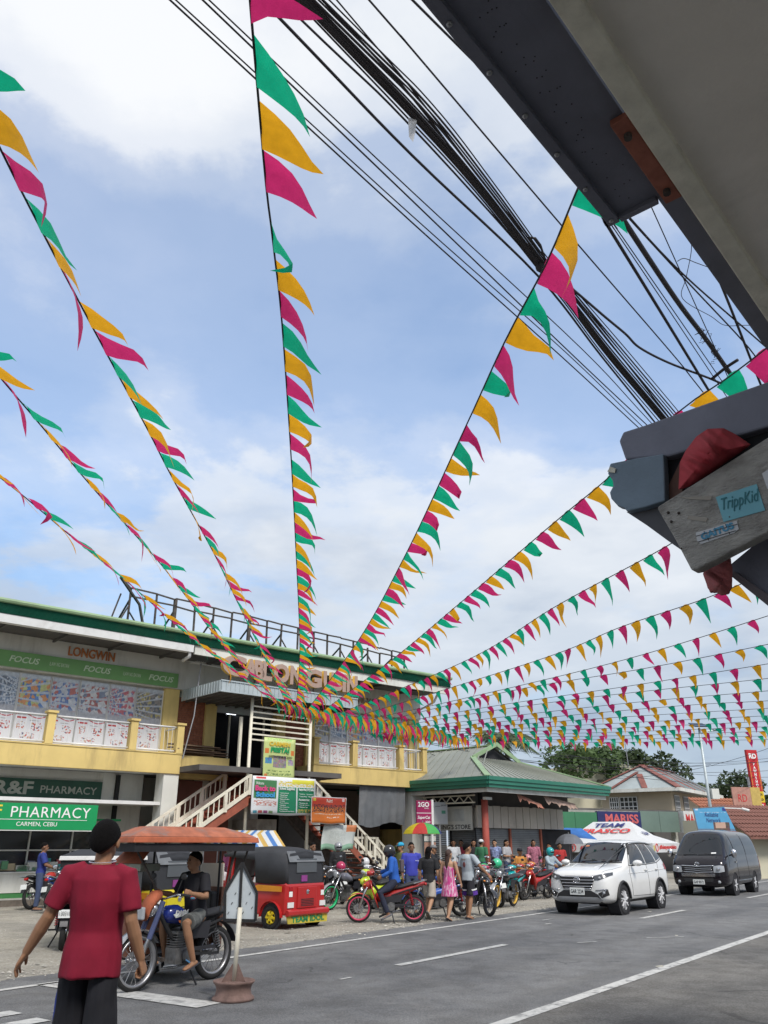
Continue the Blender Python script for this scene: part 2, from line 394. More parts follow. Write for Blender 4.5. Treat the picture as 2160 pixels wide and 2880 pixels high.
def print_mat(name, build):
    if name in MATS: return MATS[name]
    m = bpy.data.materials.new(name); m.use_nodes = True; MATS[name] = m
    t = m.node_tree; p = t.nodes['Principled BSDF']; p.inputs['Roughness'].default_value = .45
    uv = N('ShaderNodeUVMap', t)
    L(t, build(t, uv.outputs[0]), p.inputs['Base Color']); return m
def mapped(t, uv, scale=(1, 1, 1), rot=0.0, loc=(0, 0, 0)):
    mp = N('ShaderNodeMapping', t); mp.inputs['Scale'].default_value = scale; mp.inputs['Rotation'].default_value = (0, 0, rot); mp.inputs['Location'].default_value = loc
    L(t, uv, mp.inputs[0]); return mp.outputs[0]
def voro(t, vec, scale, feat='F1'):
    n = N('ShaderNodeTexVoronoi', t); n.inputs['Scale'].default_value = scale; L(t, vec, n.inputs['Vector']); return n
def shelf_print(i):
    rr = random.Random(50 + i)
    pal = [[(.22, .30, .42), (.62, .66, .70), (.10, .13, .18)], [(.75, .28, .05), (.06, .22, .55), (.60, .62, .20)], [(.60, .62, .66), (.10, .20, .48), (.55, .12, .08)],
           [(.70, .68, .66), (.45, .10, .07), (.20, .24, .34)], [(.62, .10, .12), (.66, .60, .56), (.12, .20, .42)], [(.30, .26, .22), (.10, .12, .14), (.55, .45, .12)]][i % 6]
    def f(t, uv):
        sepn = N('ShaderNodeSeparateXYZ', t); L(t, uv, sepn.inputs[0])
        # shelves converge on a vanishing point inside the photo
        vx = rr.choice((-.55, 1.5, 1.9, -.9)); dx = mth('SUBTRACT', sepn.outputs[0], vx, nt_=t); dy = mth('SUBTRACT', sepn.outputs[1], .42, nt_=t)
        dep = mth('ADD', mth('ABSOLUTE', dx, nt_=t), .12, nt_=t)
        cb = N('ShaderNodeCombineXYZ', t); L(t, mth('DIVIDE', dy, dep, nt_=t), cb.inputs[1]); L(t, mth('DIVIDE', 1.0, dep, nt_=t), cb.inputs[0])
        vv = voro(t, mapped(t, cb.outputs[0], (8, 6.5, 1)), 2.6)
        s2 = N('ShaderNodeSeparateColor', t); L(t, vv.outputs['Color'], s2.inputs[0])
        col = ramp(s2.outputs[0], [(0, pal[0]), (.34, pal[1]), (.62, pal[2]), (.9, (.72, .72, .72))], t, 'CONSTANT')
        wv = N('ShaderNodeTexWave', t, wave_type='BANDS', bands_direction='Y'); wv.inputs['Scale'].default_value = 2.3; L(t, cb.outputs[0], wv.inputs['Vector'])
        col = mixc(t, ramp(wv.outputs[1], [(.80, (0, 0, 0)), (.9, (.85,) * 3)], t), col, (.62, .66, .72))
        low = ramp(sepn.outputs[1], [(.10, (1, 1, 1)), (.22, (0, 0, 0))], t)
        up = ramp(sepn.outputs[1], [(.84, (0, 0, 0)), (.93, (1, 1, 1))], t)
        col = mixc(t, low, col, (.45, .45, .47)); col = mixc(t, up, col, (.55, .60, .66))
        sm = nz(9, 5, .7, (i, 0, 0), uv, t); col = mixc(t, .16, col, (.5, .54, .6)); return mixc(t, .5, col, ramp(sm, [(.3, (.45, .45, .48)), (.7, (1.1, 1.1, 1.1))], t), 'MULTIPLY')
    return print_mat('shelf_photo_%d' % i, f)
def flyer_print(i):
    rr = random.Random(80 + i)
    def f(t, uv):
        sepn = N('ShaderNodeSeparateXYZ', t); L(t, uv, sepn.inputs[0]); u, v = sepn.outputs[0], sepn.outputs[1]
        col = (.72, .72, .74)
        # small groups of figures
        vv = voro(t, mapped(t, uv, (9, 5, 1)), 2.2); s2 = N('ShaderNodeSeparateColor', t); L(t, vv.outputs['Color'], s2.inputs[0])
        fig = ramp(s2.outputs[0], [(0, (.50, .08, .06)), (.35, (.12, .12, .2)), (.6, (.55, .35, .22)), (.8, (.72, .72, .74))], t, 'CONSTANT')
        def window(x0, x1, y0, y1):
            a = mth('MULTIPLY', mth('GREATER_THAN', u, x0, nt_=t), mth('LESS_THAN', u, x1, nt_=t), nt_=t)
            b = mth('MULTIPLY', mth('GREATER_THAN', v, y0, nt_=t), mth('LESS_THAN', v, y1, nt_=t), nt_=t); return mth('MULTIPLY', a, b, nt_=t)
        blob = mth('GREATER_THAN', nz(14, 2, .5, (i * 3, 0, 0), uv, t), .52, nt_=t)
        c1 = mixc(t, mth('MULTIPLY', window(.10, .36, .48, .74), blob, nt_=t), col, fig)
        c1 = mixc(t, mth('MULTIPLY', window(.58, .94, .44, .72), blob, nt_=t), c1, fig)
        c1 = mixc(t, mth('MULTIPLY', window(.25, .72, .16, .36), blob, nt_=t), c1, fig)
        c1 = mixc(t, window(.08, .40, .84, .90), c1, (.50, .05, .05)); c1 = mixc(t, window(.5, .8, .78, .80), c1, (.3, .3, .3))
        # red swoosh along the top
        sw = mth('ADD', .94, mth('MULTIPLY', mth('SINE', mth('MULTIPLY', u, 6.2, nt_=t), nt_=t), .07, nt_=t), nt_=t)
        c1 = mixc(t, mth('GREATER_THAN', v, sw, nt_=t), c1, (.52, .03, .05))
        c1 = mixc(t, mth('GREATER_THAN', v, mth('ADD', sw, .035, nt_=t), nt_=t), c1, (.74, .74, .75))
        st_ = voro(t, mapped(t, uv, (10, .1, 1)), 1.0)
        c1 = mixc(t, mth('LESS_THAN', v, .05, nt_=t), c1, ramp(st_.outputs['Distance'], [(0, (.45, .08, .2)), (.3, (.08, .25, .45)), (.6, (.2, .1, .3))], t, 'CONSTANT'))
        return c1
    return print_mat('flyer_print_%d' % i, f)
def panel(name, m, parent, x0, x1, z0, z1, y, th=.02, label=None, ragged=0):
    """flat printed panel facing -y with uv 0..1 on its front"""
    me = bpy.data.meshes.new(name)
    vs = [(x0, y, z0), (x1, y, z0), (x1, y, z1), (x0, y, z1), (x0, y + th, z0), (x1, y + th, z0), (x1, y + th, z1), (x0, y + th, z1)]
    me.from_pydata(vs, [], [(0, 1, 2, 3), (7, 6, 5, 4), (0, 4, 5, 1), (1, 5, 6, 2), (2, 6, 7, 3), (3, 7, 4, 0)])
    uvl = me.uv_layers.new(name='UVMap'); U = {0: (0, 0), 1: (1, 0), 2: (1, 1), 3: (0, 1), 4: (0, 0), 5: (1, 0), 6: (1, 1), 7: (0, 1)}
    for lp in me.loops: uvl.data[lp.index].uv = U[lp.vertex_index]
    me.materials.append(m); o = linkobj(name, me, parent)
    if label: o['label'] = label
    return o

# ================================================================ two-storey shop building on the left
BANG = RD(41)
B = thing('shop_building', 'long two-storey yellow and white store with green roof edge, balconies and outside stairs', 'building', (-10.9, 24, 0), BANG)
A0, A1 = -9.0, 17.4
def bx(name, m, *a, parent=None, **k): return boxpart(name, m, parent or B, *a, **k)
# main walls
bx('side_wall', m_yel, A1 - .2, A1, 1.25, 13, 0, 7.6); bx('back_wall', m_white, A0, A1, 13, 13.2, 0, 7.6); bx('side_wall', m_white, A0, A0 + .2, 1.25, 13, 0, 7.6)
bx('upper_band', m_white, A0, A1 + .02, 1.0, 1.3, 6.62, 7.66)
bx('window_wall', m_white, A0, 5.36, 1.3, 1.45, 4.0, 6.62); bx('window_wall', m_white, 11.55, 16.85, 1.3, 1.45, 4.0, 6.62)
for x0, x1 in ((5.36, 5.9), (7.0, 7.42), (10.0, 10.42), (11.4, 11.8), (16.82, 17.4)):
    bx('pilaster', m_yel, x0, x1, 1.08, 1.46, 3.9, 6.62)
bx('door_header', m_ggrey, 7.42, 10.0, 1.35, 1.45, 6.05, 6.62)
# brick panels
def bricks(x0, x1, z0, z1):
    w = bx('brick_panel', m_mortar, x0, x1, 1.22, 1.44, z0, z1); mb = MB(); z = z0 + .01; r = 0
    while z < z1 - .06:
        x = x0 - (.1 if r % 2 else 0)
        while x < x1:
            a, b = max(x, x0 + .004), min(x + .2, x1 - .004); d = rnd.uniform(0, .012)
            if b - a > .03: mb.box(a, b, 1.19 + d, 1.222, z, z + .062)
            x += .212
        z += .074; r += 1
    o = mb.build('brickwork', m_brick, w); o['kind'] = 'stuff'
bricks(5.9, 7.0, 4.3, 6.4); bricks(10.42, 11.4, 4.3, 6.4)
# entrance interior
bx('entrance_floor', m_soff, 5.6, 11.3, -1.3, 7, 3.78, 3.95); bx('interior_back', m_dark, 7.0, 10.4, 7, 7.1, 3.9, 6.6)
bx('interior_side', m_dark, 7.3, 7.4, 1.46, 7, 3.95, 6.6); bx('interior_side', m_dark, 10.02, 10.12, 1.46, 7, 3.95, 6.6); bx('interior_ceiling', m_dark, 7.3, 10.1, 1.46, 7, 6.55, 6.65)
m_tube = mat('lit_tube', (.85, .92, 1), emit=3.0, var=0)
for i, (x, y) in enumerate(((7.9, 3.4), (8.9, 3.4), (7.9, 4.8), (8.9, 4.8), (9.6, 4.1), (8.1, 6), (9.0, 6))):
    bx('light_tube', m_tube, x, x + .55, y, y + .04, 6.48, 6.52)
for x in (7.6, 8.2, 9.1, 9.7): bx('door_stile', m_wpaint, x, x + .06, 1.5, 1.56, 3.95, 6.05)
mb = MB()
for i in range(46): mb.box(7.5 + rnd.random() * 2.4, 7.75 + rnd.random() * 2.3, 5.5, 5.6, *(lambda z: (z, z + .12))(4.1 + .28 * (i % 6)))
o = mb.build('shop_stock', mat('goods_mixed', (.22, .2, .2), .6, var=.6, scale=3), B)
# windows with posters
def glazing(edges, first):
    n = len(edges) - 1
    for i in range(n):
        x0, x1 = edges[i] + .03, edges[i + 1] - .03
        fr = MB()
        fr.box(x0 - .05, x0, 1.2, 1.3, 4.42, 6.55); fr.box(x1, x1 + .05, 1.2, 1.3, 4.42, 6.55); fr.box(x0, x1, 1.2, 1.3, 5.33, 5.38); fr.box(x0, x1, 1.2, 1.3, 4.42, 4.47)
        f = fr.build('window', m_wmetal, B)
        panel('poster', shelf_print(first + i), f, x0, x1, 5.38, 6.55, 1.24); panel('poster', flyer_print((first + i) % 4), f, x0, x1, 4.47, 5.33, 1.24)
glazing([-8.3, -7.4, -6.4, -5.4, -4.4, -3.4, -2.4, -1.4, -.45, .53, 1.51, 2.43, 3.43, 4.37, 5.36], 4)
glazing([11.82, 12.64, 13.52, 14.34, 15.18, 16.05, 16.79], 5)
# green advertising band and lettering
m_focus = mat('green_banner', (.16, .34, .12), .6, var=.18, scale=.8)
fb = bx('banner_band', m_focus, A0, 5.72, .93, .998, 6.65, 7.13, label='long faded green advertising band')
m_txtp = mat('pale_print', (.55, .66, .48), .6, var=.05)
for x in (-4.9, -2.3, .02, 2.35, 4.62):
    text('FOCUS', m_txtp, fb, (x, .925, 6.80), w=.92, h=.19, bold=.02, shear=.25)
for x in (-3.5, -1.0, 1.25, 3.7): text('ILAW NG BAYAN', m_txtp, fb, (x, .925, 6.83), w=.62, h=.12, shear=.1)
m_orange = mat('faded_orange', (.42, .15, .05), .6, var=.3, scale=4)
text('LONGWIN', m_orange, B, (1.8, .98, 7.24), w=1.56, h=.30, depth=.05, bold=.015, name='sign_lettering')
text('LONGWIN', mat('faded_brown', (.36, .24, .16), .6), B, (13.5, .98, 6.98), w=1.5, h=.26, depth=.05, name='sign_lettering')
# big raised letters over the porch
m_lface = mat('letter_face', (.36, .25, .20), .7, var=.08, dirt=.3, dirtcol=(.25, .2, .17)); m_lside = mat('letter_side', (.60, .36, .06), .6, var=.1)
for (ch, x, wd) in (('C', 6.12, .92), ('A', 6.98, .52), ('B', 7.36, .42), ('L', 7.70, .40), ('O', 8.16, .66), ('N', 8.86, .52), ('G', 9.52, .74), ('U', 10.34, .50), ('S', 10.78, .44), ('I', 11.22, .16), ('N', 11.42, .52)):
    big_ = 1.0 if ch not in 'C' else 1.06
    l_ = text(ch, m_lside, B, (x, -1.28, 6.84), w=wd, h=.66 * big_, depth=.14, bold=.05, name='raised_letter')
    text(ch, m_lface, l_, (x, -1.36, 6.84), w=wd, h=.66 * big_, depth=.012, bold=.05, name='letter_face')
for x in (6.5, 7.5, 8.5, 9.3, 10.0, 11.0, 11.7): part('letter_bracket', m_rust, B, lambda b, x=x: b.bar((x, -1.2, 6.54), (x, -1.2, 6.95), .04))
# floor slab, parapets, posts and rails
def balcony(x0, x1, posts, end=None):
    bx('balcony_slab', m_white, x0, x1, .14, 1.3, 3.76, 3.92)
    p = bx('parapet', m_yel, x0, x1, 0, .14, 3.72, 4.33, bev=.01)
    bx('parapet_coping', m_yel, x0 - .01, x1 + .01, -.02, .16, 4.332, 4.372)
    for e in (x0, x1 - .14):
        if e > -8: bx('parapet_return', m_yel, e, e + .14, .142, 1.06, 3.72, 4.33)
    for x in posts:
        q = bx('balcony_post', m_yel, x, x + .24, -.03, .2, 4.36, 5.26, bev=.008); bx('post_cap', m_yel, x - .04, x + .28, -.07, .24, 5.262, 5.33, parent=q)
    ps = sorted(posts)
    for a, b in zip(ps[:-1], ps[1:]):
        for z in (5.19, 4.43): part('rail', m_wmetal, B, lambda m, a=a, b=b, z=z: m.tube([(a + .24, .08, z), (b, .08, z)], .03, 8), smooth=True)
        n = max(2, int((b - a) / .16))
        mb = MB()
        for k in range(1, n):
            x = a + .24 + (b - a - .24) * k / n; mb.tube([(x, .08, 4.43), (x, .08, 5.19)], .008, 5, cap=False)
        mb.build('balusters', m_wmetal, B)
balcony(A0, 5.64, [-8.6, -6.2, -3.8, -1.3, 1.14, 3.77, 5.4]); balcony(11.0, 16.79, [10.99, 12.84, 15.25, 16.55])
for x in (5.4, 16.55):
    for z in (5.19, 4.43): part('rail', m_wmetal, B, lambda m: m.tube([(x + .12, .2, z), (x + .12, 1.08, z)], .03, 8), smooth=True)
# roof edge: ribbed green metal, gutter, dark soffit, sloping roof behind
prof = [(-.80, 7.80), (-.80, 8.0)]
mb = MB(); pr = []
for i in range(9): zz_ = 7.80 + i * .034; pr += [(-.84, zz_), (-.80, zz_ + .017)]
pr += [(-.86, 8.10), (-.88, 8.16), (-.82, 8.22), (-.62, 8.27)]
rings = [[(x, y, z) for y, z in pr] for x in (A0, A1 + .1)]
mb.loft(rings, cap=False, closed_ring=False); rf = mb.build('roof_edge', m_grnroof, B)
part('ridge_roll', m_grnedge, rf, lambda b: b.tube([(A0, -.86, 8.17), (A1 + .12, -.86, 8.17)], .075, 8))
part('roof', m_grnroof, B, lambda b: b.add([(A0, -.8, 8.2), (A1 + .1, -.8, 8.2), (A1 + .1, 6.5, 9.0), (A0, 6.5, 9.0), (A1 + .1, 13.5, 8.2), (A0, 13.5, 8.2), (A1 + .1, -.8, 7.8), (A1 + .1, 13.5, 7.8)], [(0, 1, 2, 3), (3, 2, 4, 5), (1, 6, 7, 4, 2)]))
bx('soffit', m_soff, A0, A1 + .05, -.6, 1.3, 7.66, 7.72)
bx('fascia_board', m_white, 5.36, A1 + .08, -.78, -.70, 7.50, 7.80, label='white board under the roof edge')
part('gutter', m_wmetal, B, lambda b: b.prism([(-.80, 7.55), (-.58, 7.55), (-.58, 7.79), (-.82, 7.79)], A0, 5.3, 'x'))
part('downpipe', m_wmetal, B, lambda b: b.tube([(5.22, -.7, 7.6), (5.22, -.7, 7.42), (5.2, -.3, 7.34)], .06, 8), smooth=True)
for i in range(14):
    x = A0 + 1.0 + i * 1.85; part('soffit_joist', m_soff, B, lambda b: b.box(x, x + .06, -.58, 1.0, 7.58, 7.66))
# downpipes at right corner
part('downpipe', m_wmetal, B, lambda b: b.tube([(17.0, -.6, 7.6), (17.0, -.3, 7.2), (17.05, .9, 6.9), (17.05, .98, .2)], .05, 8), smooth=True)
# porch canopy
cn = MB().box(5.98, 11.68, -1.6, 1.0, 6.26, 6.34).build('canopy', m_soff, B)
mb = MB(); mb.box(5.96, 11.7, -1.64, -1.6, 6.22, 6.6); mb.box(5.94, 5.98, -1.64, 1.0, 6.22, 6.6); mb.box(11.68, 11.72, -1.64, 1.0, 6.22, 6.6); mb.box(5.96, 11.7, -1.6, 1.0, 6.5, 6.54)
mb.build('canopy_fascia', m_ggrey, cn)
mb = MB()
for i in range(34): x = 5.98 + i * .172; mb.box(x, x + .016, -1.662, -1.64, 6.23, 6.59)
for i in range(15): y = -1.6 + i * .172; mb.box(5.92, 5.94, y, y + .016, 6.23, 6.59)
for z in (6.22, 6.57): mb.box(5.94, 11.72, -1.672, -1.64, z, z + .04)
mb.build('fascia_ribs', m_ggrey, cn)
mb = MB()
for i in range(14): x = 6.1 + i * .4; mb.box(x, x + .04, -1.58, 1.0, 6.2, 6.26)
mb.build('canopy_ribs', m_soff, cn)
for x in (7.46, 9.93): part('porch_pole', m_wpaint, B, lambda b: b.tube([(x, -1.2, .0), (x, -1.2, 6.25)], .055, 10), smooth=True)
for i, z in enumerate((5.96, 5.77, 5.59, 5.40, 5.22, 5.04, 4.86)):
    part('slat', m_wpaint, B, lambda b: b.bar((7.5, -1.2, z), (9.9, -1.2, z - .02), .035, .05))
part('door_post', m_wpaint, B, lambda b: b.bar((7.25, -.9, 3.9), (7.25, -.9, 5.6), .09))
# ground floor
bx('column', m_white, 5.09, 5.62, .05, .58, 0, 3.76); part('round_column', m_white, B, lambda b: b.tube([(7.02, 1.0, 0), (7.02, 1.0, 3.9)], .28, 18), smooth=True)
bx('beam_block', m_yel, 5.66, 7.55, .2, .7, 3.62, 4.34, label='yellow beam end beside the stair opening')
mb = MB()
for i in range(9): mb.M = Matrix.Translation((6.5 + rnd.uniform(-.3, .5), .3 + rnd.uniform(-.2, .2), 4.4 + i * .035)) @ Matrix.Rotation(rnd.uniform(-.15, .15), 4, 'Z'); mb.box(-.9, .7, -.12, .12, 0, .03)
mb.M = None; mb.build('stacked_boards', m_wood, B)
bx('column', m_white, 16.02, 16.74, .1, .7, .9, 3.74); bx('column_base', mat('salmon_plaster', (.48, .24, .15), .85, var=.15, dirt=.4), 16.0, 16.76, .08, .72, 0, .9)
bx('column', m_white, 11.2, 11.6, .3, .7, 0, 3.76)
bx('ground_wall', m_white, 3.7, 5.09, 1.5, 1.65, 0, 3.76); bx('ground_wall', m_white, 5.62, 6.7, 2.6, 2.7, 0, 3.76)
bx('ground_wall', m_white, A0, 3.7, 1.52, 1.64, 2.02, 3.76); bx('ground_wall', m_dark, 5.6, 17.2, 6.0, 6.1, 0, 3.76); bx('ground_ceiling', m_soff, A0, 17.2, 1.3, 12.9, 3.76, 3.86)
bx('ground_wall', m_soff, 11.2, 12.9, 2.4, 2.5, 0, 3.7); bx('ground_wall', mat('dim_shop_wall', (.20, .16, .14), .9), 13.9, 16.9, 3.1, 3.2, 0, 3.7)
for z in (1.05, 1.7): bx('shop_ledge', m_wpaint, 13.0, 15.8, 2.9, 3.1, z, z + .05)
bx('ground_wall', m_white, 8.0, 9.6, 1.4, 1.55, 0, 3.7); bx('ground_wall', mat('stair_wall', (.42, .40, .36), .9, dirt=.5), 8.55, 9.35, -.2, 1.4, 0, 2.4)
for x in (4.35, 4.42): pass
bx('drain_pipe', m_black, 4.12, 4.24, 1.38, 1.5, .4, 3.7)
# hanging grey tarpaulin under the right balcony
mb = MB(); n = 28; rows = 7; vs = []
for j in range(rows + 1):
    for i in range(n + 1):
        x = 13.35 + 2.35 * i / n; z = 3.72 - 1.42 * j / rows - (.10 * math.sin(i * .24) if j == rows else 0)
        vs.append((x, .18 + .05 * math.sin(i * 1.3 + j * .3) * (j / rows) + .02 * math.sin(i * 3.1), z))
mb.add(vs, [(j * (n + 1) + i, j * (n + 1) + i + 1, (j + 1) * (n + 1) + i + 1, (j + 1) * (n + 1) + i) for j in range(rows) for i in range(n)])
o = mb.build('hanging_tarpaulin', mat('grey_canvas', (.13, .14, .15), .9, var=.15, scale=2, dirt=.5, dirtcol=(.22, .22, .22)), None, smooth=True)
o.location = B.location; o.rotation_euler = B.rotation_euler
tag(o, 'grey canvas sheet hanging below the right balcony of the store', 'tarpaulin')
# pharmacy shopfront
pav = bx('raised_step', m_conc, A0, 4.3, .45, 1.5, 0, .16); bx('step_edge', mat('dark_kerb', (.13, .11, .09), .9, var=.3, bump=.3), A0, 4.32, .38, .45, 0, .165)
bx('counter_base', mat('green_counter', (.05, .20, .06), .6), A0, 3.7, 1.40, 1.5, .16, .30); bx('counter_front', m_white, A0, 3.7, 1.38, 1.5, .30, .82)
bx('counter_top', m_wmetal, A0, 3.7, 1.34, 1.9, .82, .86)
bx('shop_glass', m_glassd, A0, 3.68, 1.72, 1.74, .86, 2.0, label='dark pharmacy window')
for x in (-2.2, -.9, .4, 1.7, 3.0, 3.66): bx('glass_frame', m_wmetal, x, x + .04, 1.66, 1.72, .86, 2.02)
bx('glass_frame', m_wmetal, A0, 3.7, 1.66, 1.72, 1.42, 1.46)
cols_ = [(.50, .52, .50), (.05, .36, .38), (.45, .10, .12), (.12, .30, .16), (.55, .45, .30), (.3, .32, .4)]
for i in range(34):
    x = .3 + rnd.random() * 3.0; w_ = rnd.uniform(.15, .4); h_ = rnd.uniform(.1, .3)
    o = bx('stock_box', mat('box_col_%d' % (i % 6), cols_[i % 6], .6), x, x + w_, 1.42 + .1 * (i % 3), 1.5 + .1 * (i % 3), .862 + .002 * i, .862 + .002 * i + h_)
m_sgrn = mat('sign_green', (.008, .27, .085), .45, var=.06, scale=1); m_sdk = mat('old_sign_green', (.018, .07, .045), .5, var=.2, scale=1.5)
bx('ledge', m_wmetal, A0, 5.2, .12, 1.5, 2.76, 2.86)
s1 = thing('pharmacy_sign', 'bright green PHARMACY CARMEN, CEBU sign under the white ledge', 'sign', B.location, BANG)
boxpart('board', m_sgrn, s1, -3.2, 3.08, .12, .24, 1.99, 2.7); boxpart('edging', m_wmetal, s1, -3.22, 3.1, .13, .25, 1.96, 1.988)
text('PHARMACY', m_txtw, s1, (.56, .115, 2.32), w=2.3, h=.29, spacing=1.08); text('CARMEN, CEBU', m_txtw, s1, (.75, .115, 2.07), w=1.15, h=.13)
boxpart('rule', m_txtw, s1, .25, 2.78, .112, .12, 2.255, 2.268); text('R&F', mat('gold_print', (.75, .55, .05), .5), s1, (-.6, .115, 2.34), w=.9, h=.3, bold=.01)
s2 = thing('shop_sign', 'dark faded green R&F PHARMACY sign above the white ledge', 'sign', B.location, BANG)
boxpart('board', m_sdk, s2, -2.4, 3.66, 1.40, 1.52, 2.9, 3.46)
m_fad = mat('faded_print', (.36, .38, .33), .6, var=.15)
text('R&F', m_fad, s2, (.35, 1.395, 3.0), w=1.15, h=.38, bold=.03); text('PHARMACY', m_fad, s2, (1.72, 1.395, 3.06), w=1.78, h=.22, bold=.01)
bx('awning_edge', m_sgrn, 3.05, 4.2, .9, 1.3, 2.28, 2.34)
# ---- outside stairs, one flight each way from the middle landing
def flight(x0, z0, x1, z1, y0, y1, risers, m_side):
    """treads from top (x0,z0) to bottom (x1,z1)"""
    n = risers; dx = (x1 - x0) / n; dz = (z0 - z1) / n
    for k in range(n):
        xa = x0 + dx * k; z = z0 - dz * (k + 1)
        boxpart('tread', m_oxide, B, min(xa, xa + dx) - .02, max(xa, xa + dx) + .02, y0, y1, z - .04, z)
    for y in (y0 - .04, y1):
        part('stringer', m_oxide, B, lambda b: b.prism([(x0, z0 + .02), (x1, z1 + .02), (x1, max(0, z1 - .2)), (x0, z0 - .34)], y, y + .04))
def railing(x0, z0, x1, z1, y, posts=5, h=.62, low=.12):
    for hh, wd in ((h, .075), (low, .11)):
        part('handrail', m_wpaint, B, lambda b: b.bar((x0, y, z0 + hh), (x1, y, z1 + hh), .07, wd))
    for k in range(posts):
        f = k / (posts - 1); x = x0 + (x1 - x0) * f; z = z0 + (z1 - z0) * f
        part('rail_post', m_wpaint, B, lambda b: b.box(x - .05, x + .05, y - .045, y + .045, z + low - .1, z + h + .03))
    n = int(abs(x1 - x0) / .17)
    for k in range(1, n):
        f = k / n; x = x0 + (x1 - x0) * f; z = z0 + (z1 - z0) * f
        part('baluster', m_wpaint, B, lambda b: b.box(x - .015, x + .015, y - .012, y + .012, z + low, z + h))
flight(7.3, 3.1, 3.9, .9, -1.55, -.25, 13, m_oxide); flight(9.85, 3.1, 12.9, .5, -1.55, -.25, 15, m_oxide)
bx('landing', m_oxide, 7.3, 9.85, -1.6, 1.3, 2.98, 3.1)
railing(7.3, 3.06, 3.9, .86, -1.6); railing(7.2, 3.2, 3.9, 1.05, -.2)
railing(9.85, 3.02, 12.2, 1.28, -1.6); railing(12.2, 1.28, 13.0, .66, -1.6, 3); railing(12.4, 1.22, 14.0, 1.2, -.1, 4); railing(13.95, 1.2, 15.0, .35, -.12, 4)
bx('stair_back', m_maroon, 5.75, 8.0, .75, .85, 0, 3.6); bx('entrance_riser', m_maroon, 7.4, 10.0, 1.3, 1.42, 3.1, 3.95)
for k in range(5): bx('upper_tread', m_oxide, 7.6, 9.8, -.1 + k * .28, 1.3, 3.1 + k * .17 + .002 * k, 3.1 + (k + 1) * .17)
part('understair_frame', m_rust, B, lambda b: (b.bar((9.2, -.9, 2.7), (12.4, -.9, .2), .12, .3), b.bar((9.6, -.3, 2.6), (12.6, -.3, .2), .1, .2)))
# tarpaulin banners
def banner(name, label, m, x0, x1, z0, z1, y, wob=.015, skew=0.0, parent=None):
    n, r = 12, 8; vs = []; fs = []
    for j in range(r + 1):
        for i in range(n + 1):
            u, v = i / n, j / r
            vs.append((x0 + (x1 - x0) * u + skew * v, y + wob * math.sin(u * 7 + v * 3), z0 + (z1 - z0) * v + wob * math.sin(u * 9) * (1 - v)))
    for j in range(r):
        for i in range(n): fs.append((j * (n + 1) + i, j * (n + 1) + i + 1, (j + 1) * (n + 1) + i + 1, (j + 1) * (n + 1) + i))
    me = bpy.data.meshes.new(name); me.from_pydata(vs, [], fs); uvl = me.uv_layers.new(name='UVMap')
    for p in me.polygons:
        for li in p.loop_indices:
            k = me.loops[li].vertex_index; uvl.data[li].uv = ((k % (n + 1)) / n, (k // (n + 1)) / r)
    me.materials.append(m); me.shade_smooth(); t = thing(name, label, 'banner', B.location, BANG)
    o = linkobj('cloth', me, t); sm = o.modifiers.new('t', 'SOLIDIFY'); sm.thickness = .004
    return t
def rects(name, bg, items, noise_amt=.0):
    """print made of rectangles (x0,x1,y0,y1,colour[,busy])"""
    def f(t, uv):
        s = N('ShaderNodeSeparateXYZ', t); L(t, uv, s.inputs[0]); u, v = s.outputs[0], s.outputs[1]; col = bg
        bu = nz(26, 3, .6, (0, 0, 0), uv, t); vv = voro(t, uv, 22); 
        for it in items:
            a = mth('MULTIPLY', mth('GREATER_THAN', u, it[0], nt_=t), mth('LESS_THAN', u, it[1], nt_=t), nt_=t)
            b = mth('MULTIPLY', mth('GREATER_THAN', v, it[2], nt_=t), mth('LESS_THAN', v, it[3], nt_=t), nt_=t)
            k = mth('MULTIPLY', a, b, nt_=t)
            if len(it) > 5 and it[5] == 'busy': k = mth('MULTIPLY', k, mth('GREATER_THAN', bu, .5, nt_=t), nt_=t)
            c = it[4]
            if len(it) > 5 and it[5] == 'photo':
                c = mixc(t, bu, it[4], vv.outputs['Color'], 'MULTIPLY')
            col = mixc(t, k, col, c)
        return mixc(t, .25, col, ramp(nz(2.5, 4, .6, (1, 2, 0), uv, t), [(.3, (.6, .6, .6)), (.7, (1.1, 1.1, 1.1))], t), 'MULTIPLY')
    return print_mat(name, f)
fi = banner('fiesta_banner', 'pale green CARMEN FIESTA music band banner tied to the porch slats', rects('fiesta_print', (.50, .58, .22), [(.30, .72, .30, .58, (.35, .30, .28), 'photo'), (.06, .26, .38, .52, (.10, .30, .55), 'photo'), (.78, .96, .36, .50, (.45, .45, .45), 'photo'), (.1, .9, .94, .99, (.3, .5, .15), 'busy'), (.1, .9, .12, .17, (.12, .2, .06), 'busy'), (.15, .85, .2, .235, (.12, .2, .06), 'busy'), (.04, .16, .62, .74, (.6, .18, .04)), (.87, .97, .60, .72, (.6, .18, .04)), (.04, .14, .05, .14, (.6, .2, .05))]), 7.9, 9.17, 3.58, 4.95, -1.42, skew=-.02)
text('CARMEN', mat('gold_print2', (.62, .42, .04), .5), fi, (8.08, -1.45, 4.68), w=.85, h=.14, bold=.04); text('FIESTA!', m_sgrn, fi, (8.15, -1.45, 4.47), w=.75, h=.17, bold=.05)
text('SWEETNOTES MUSIC BAND', m_txtk, fi, (8.08, -1.45, 4.30), w=.95, h=.075, bold=.015)
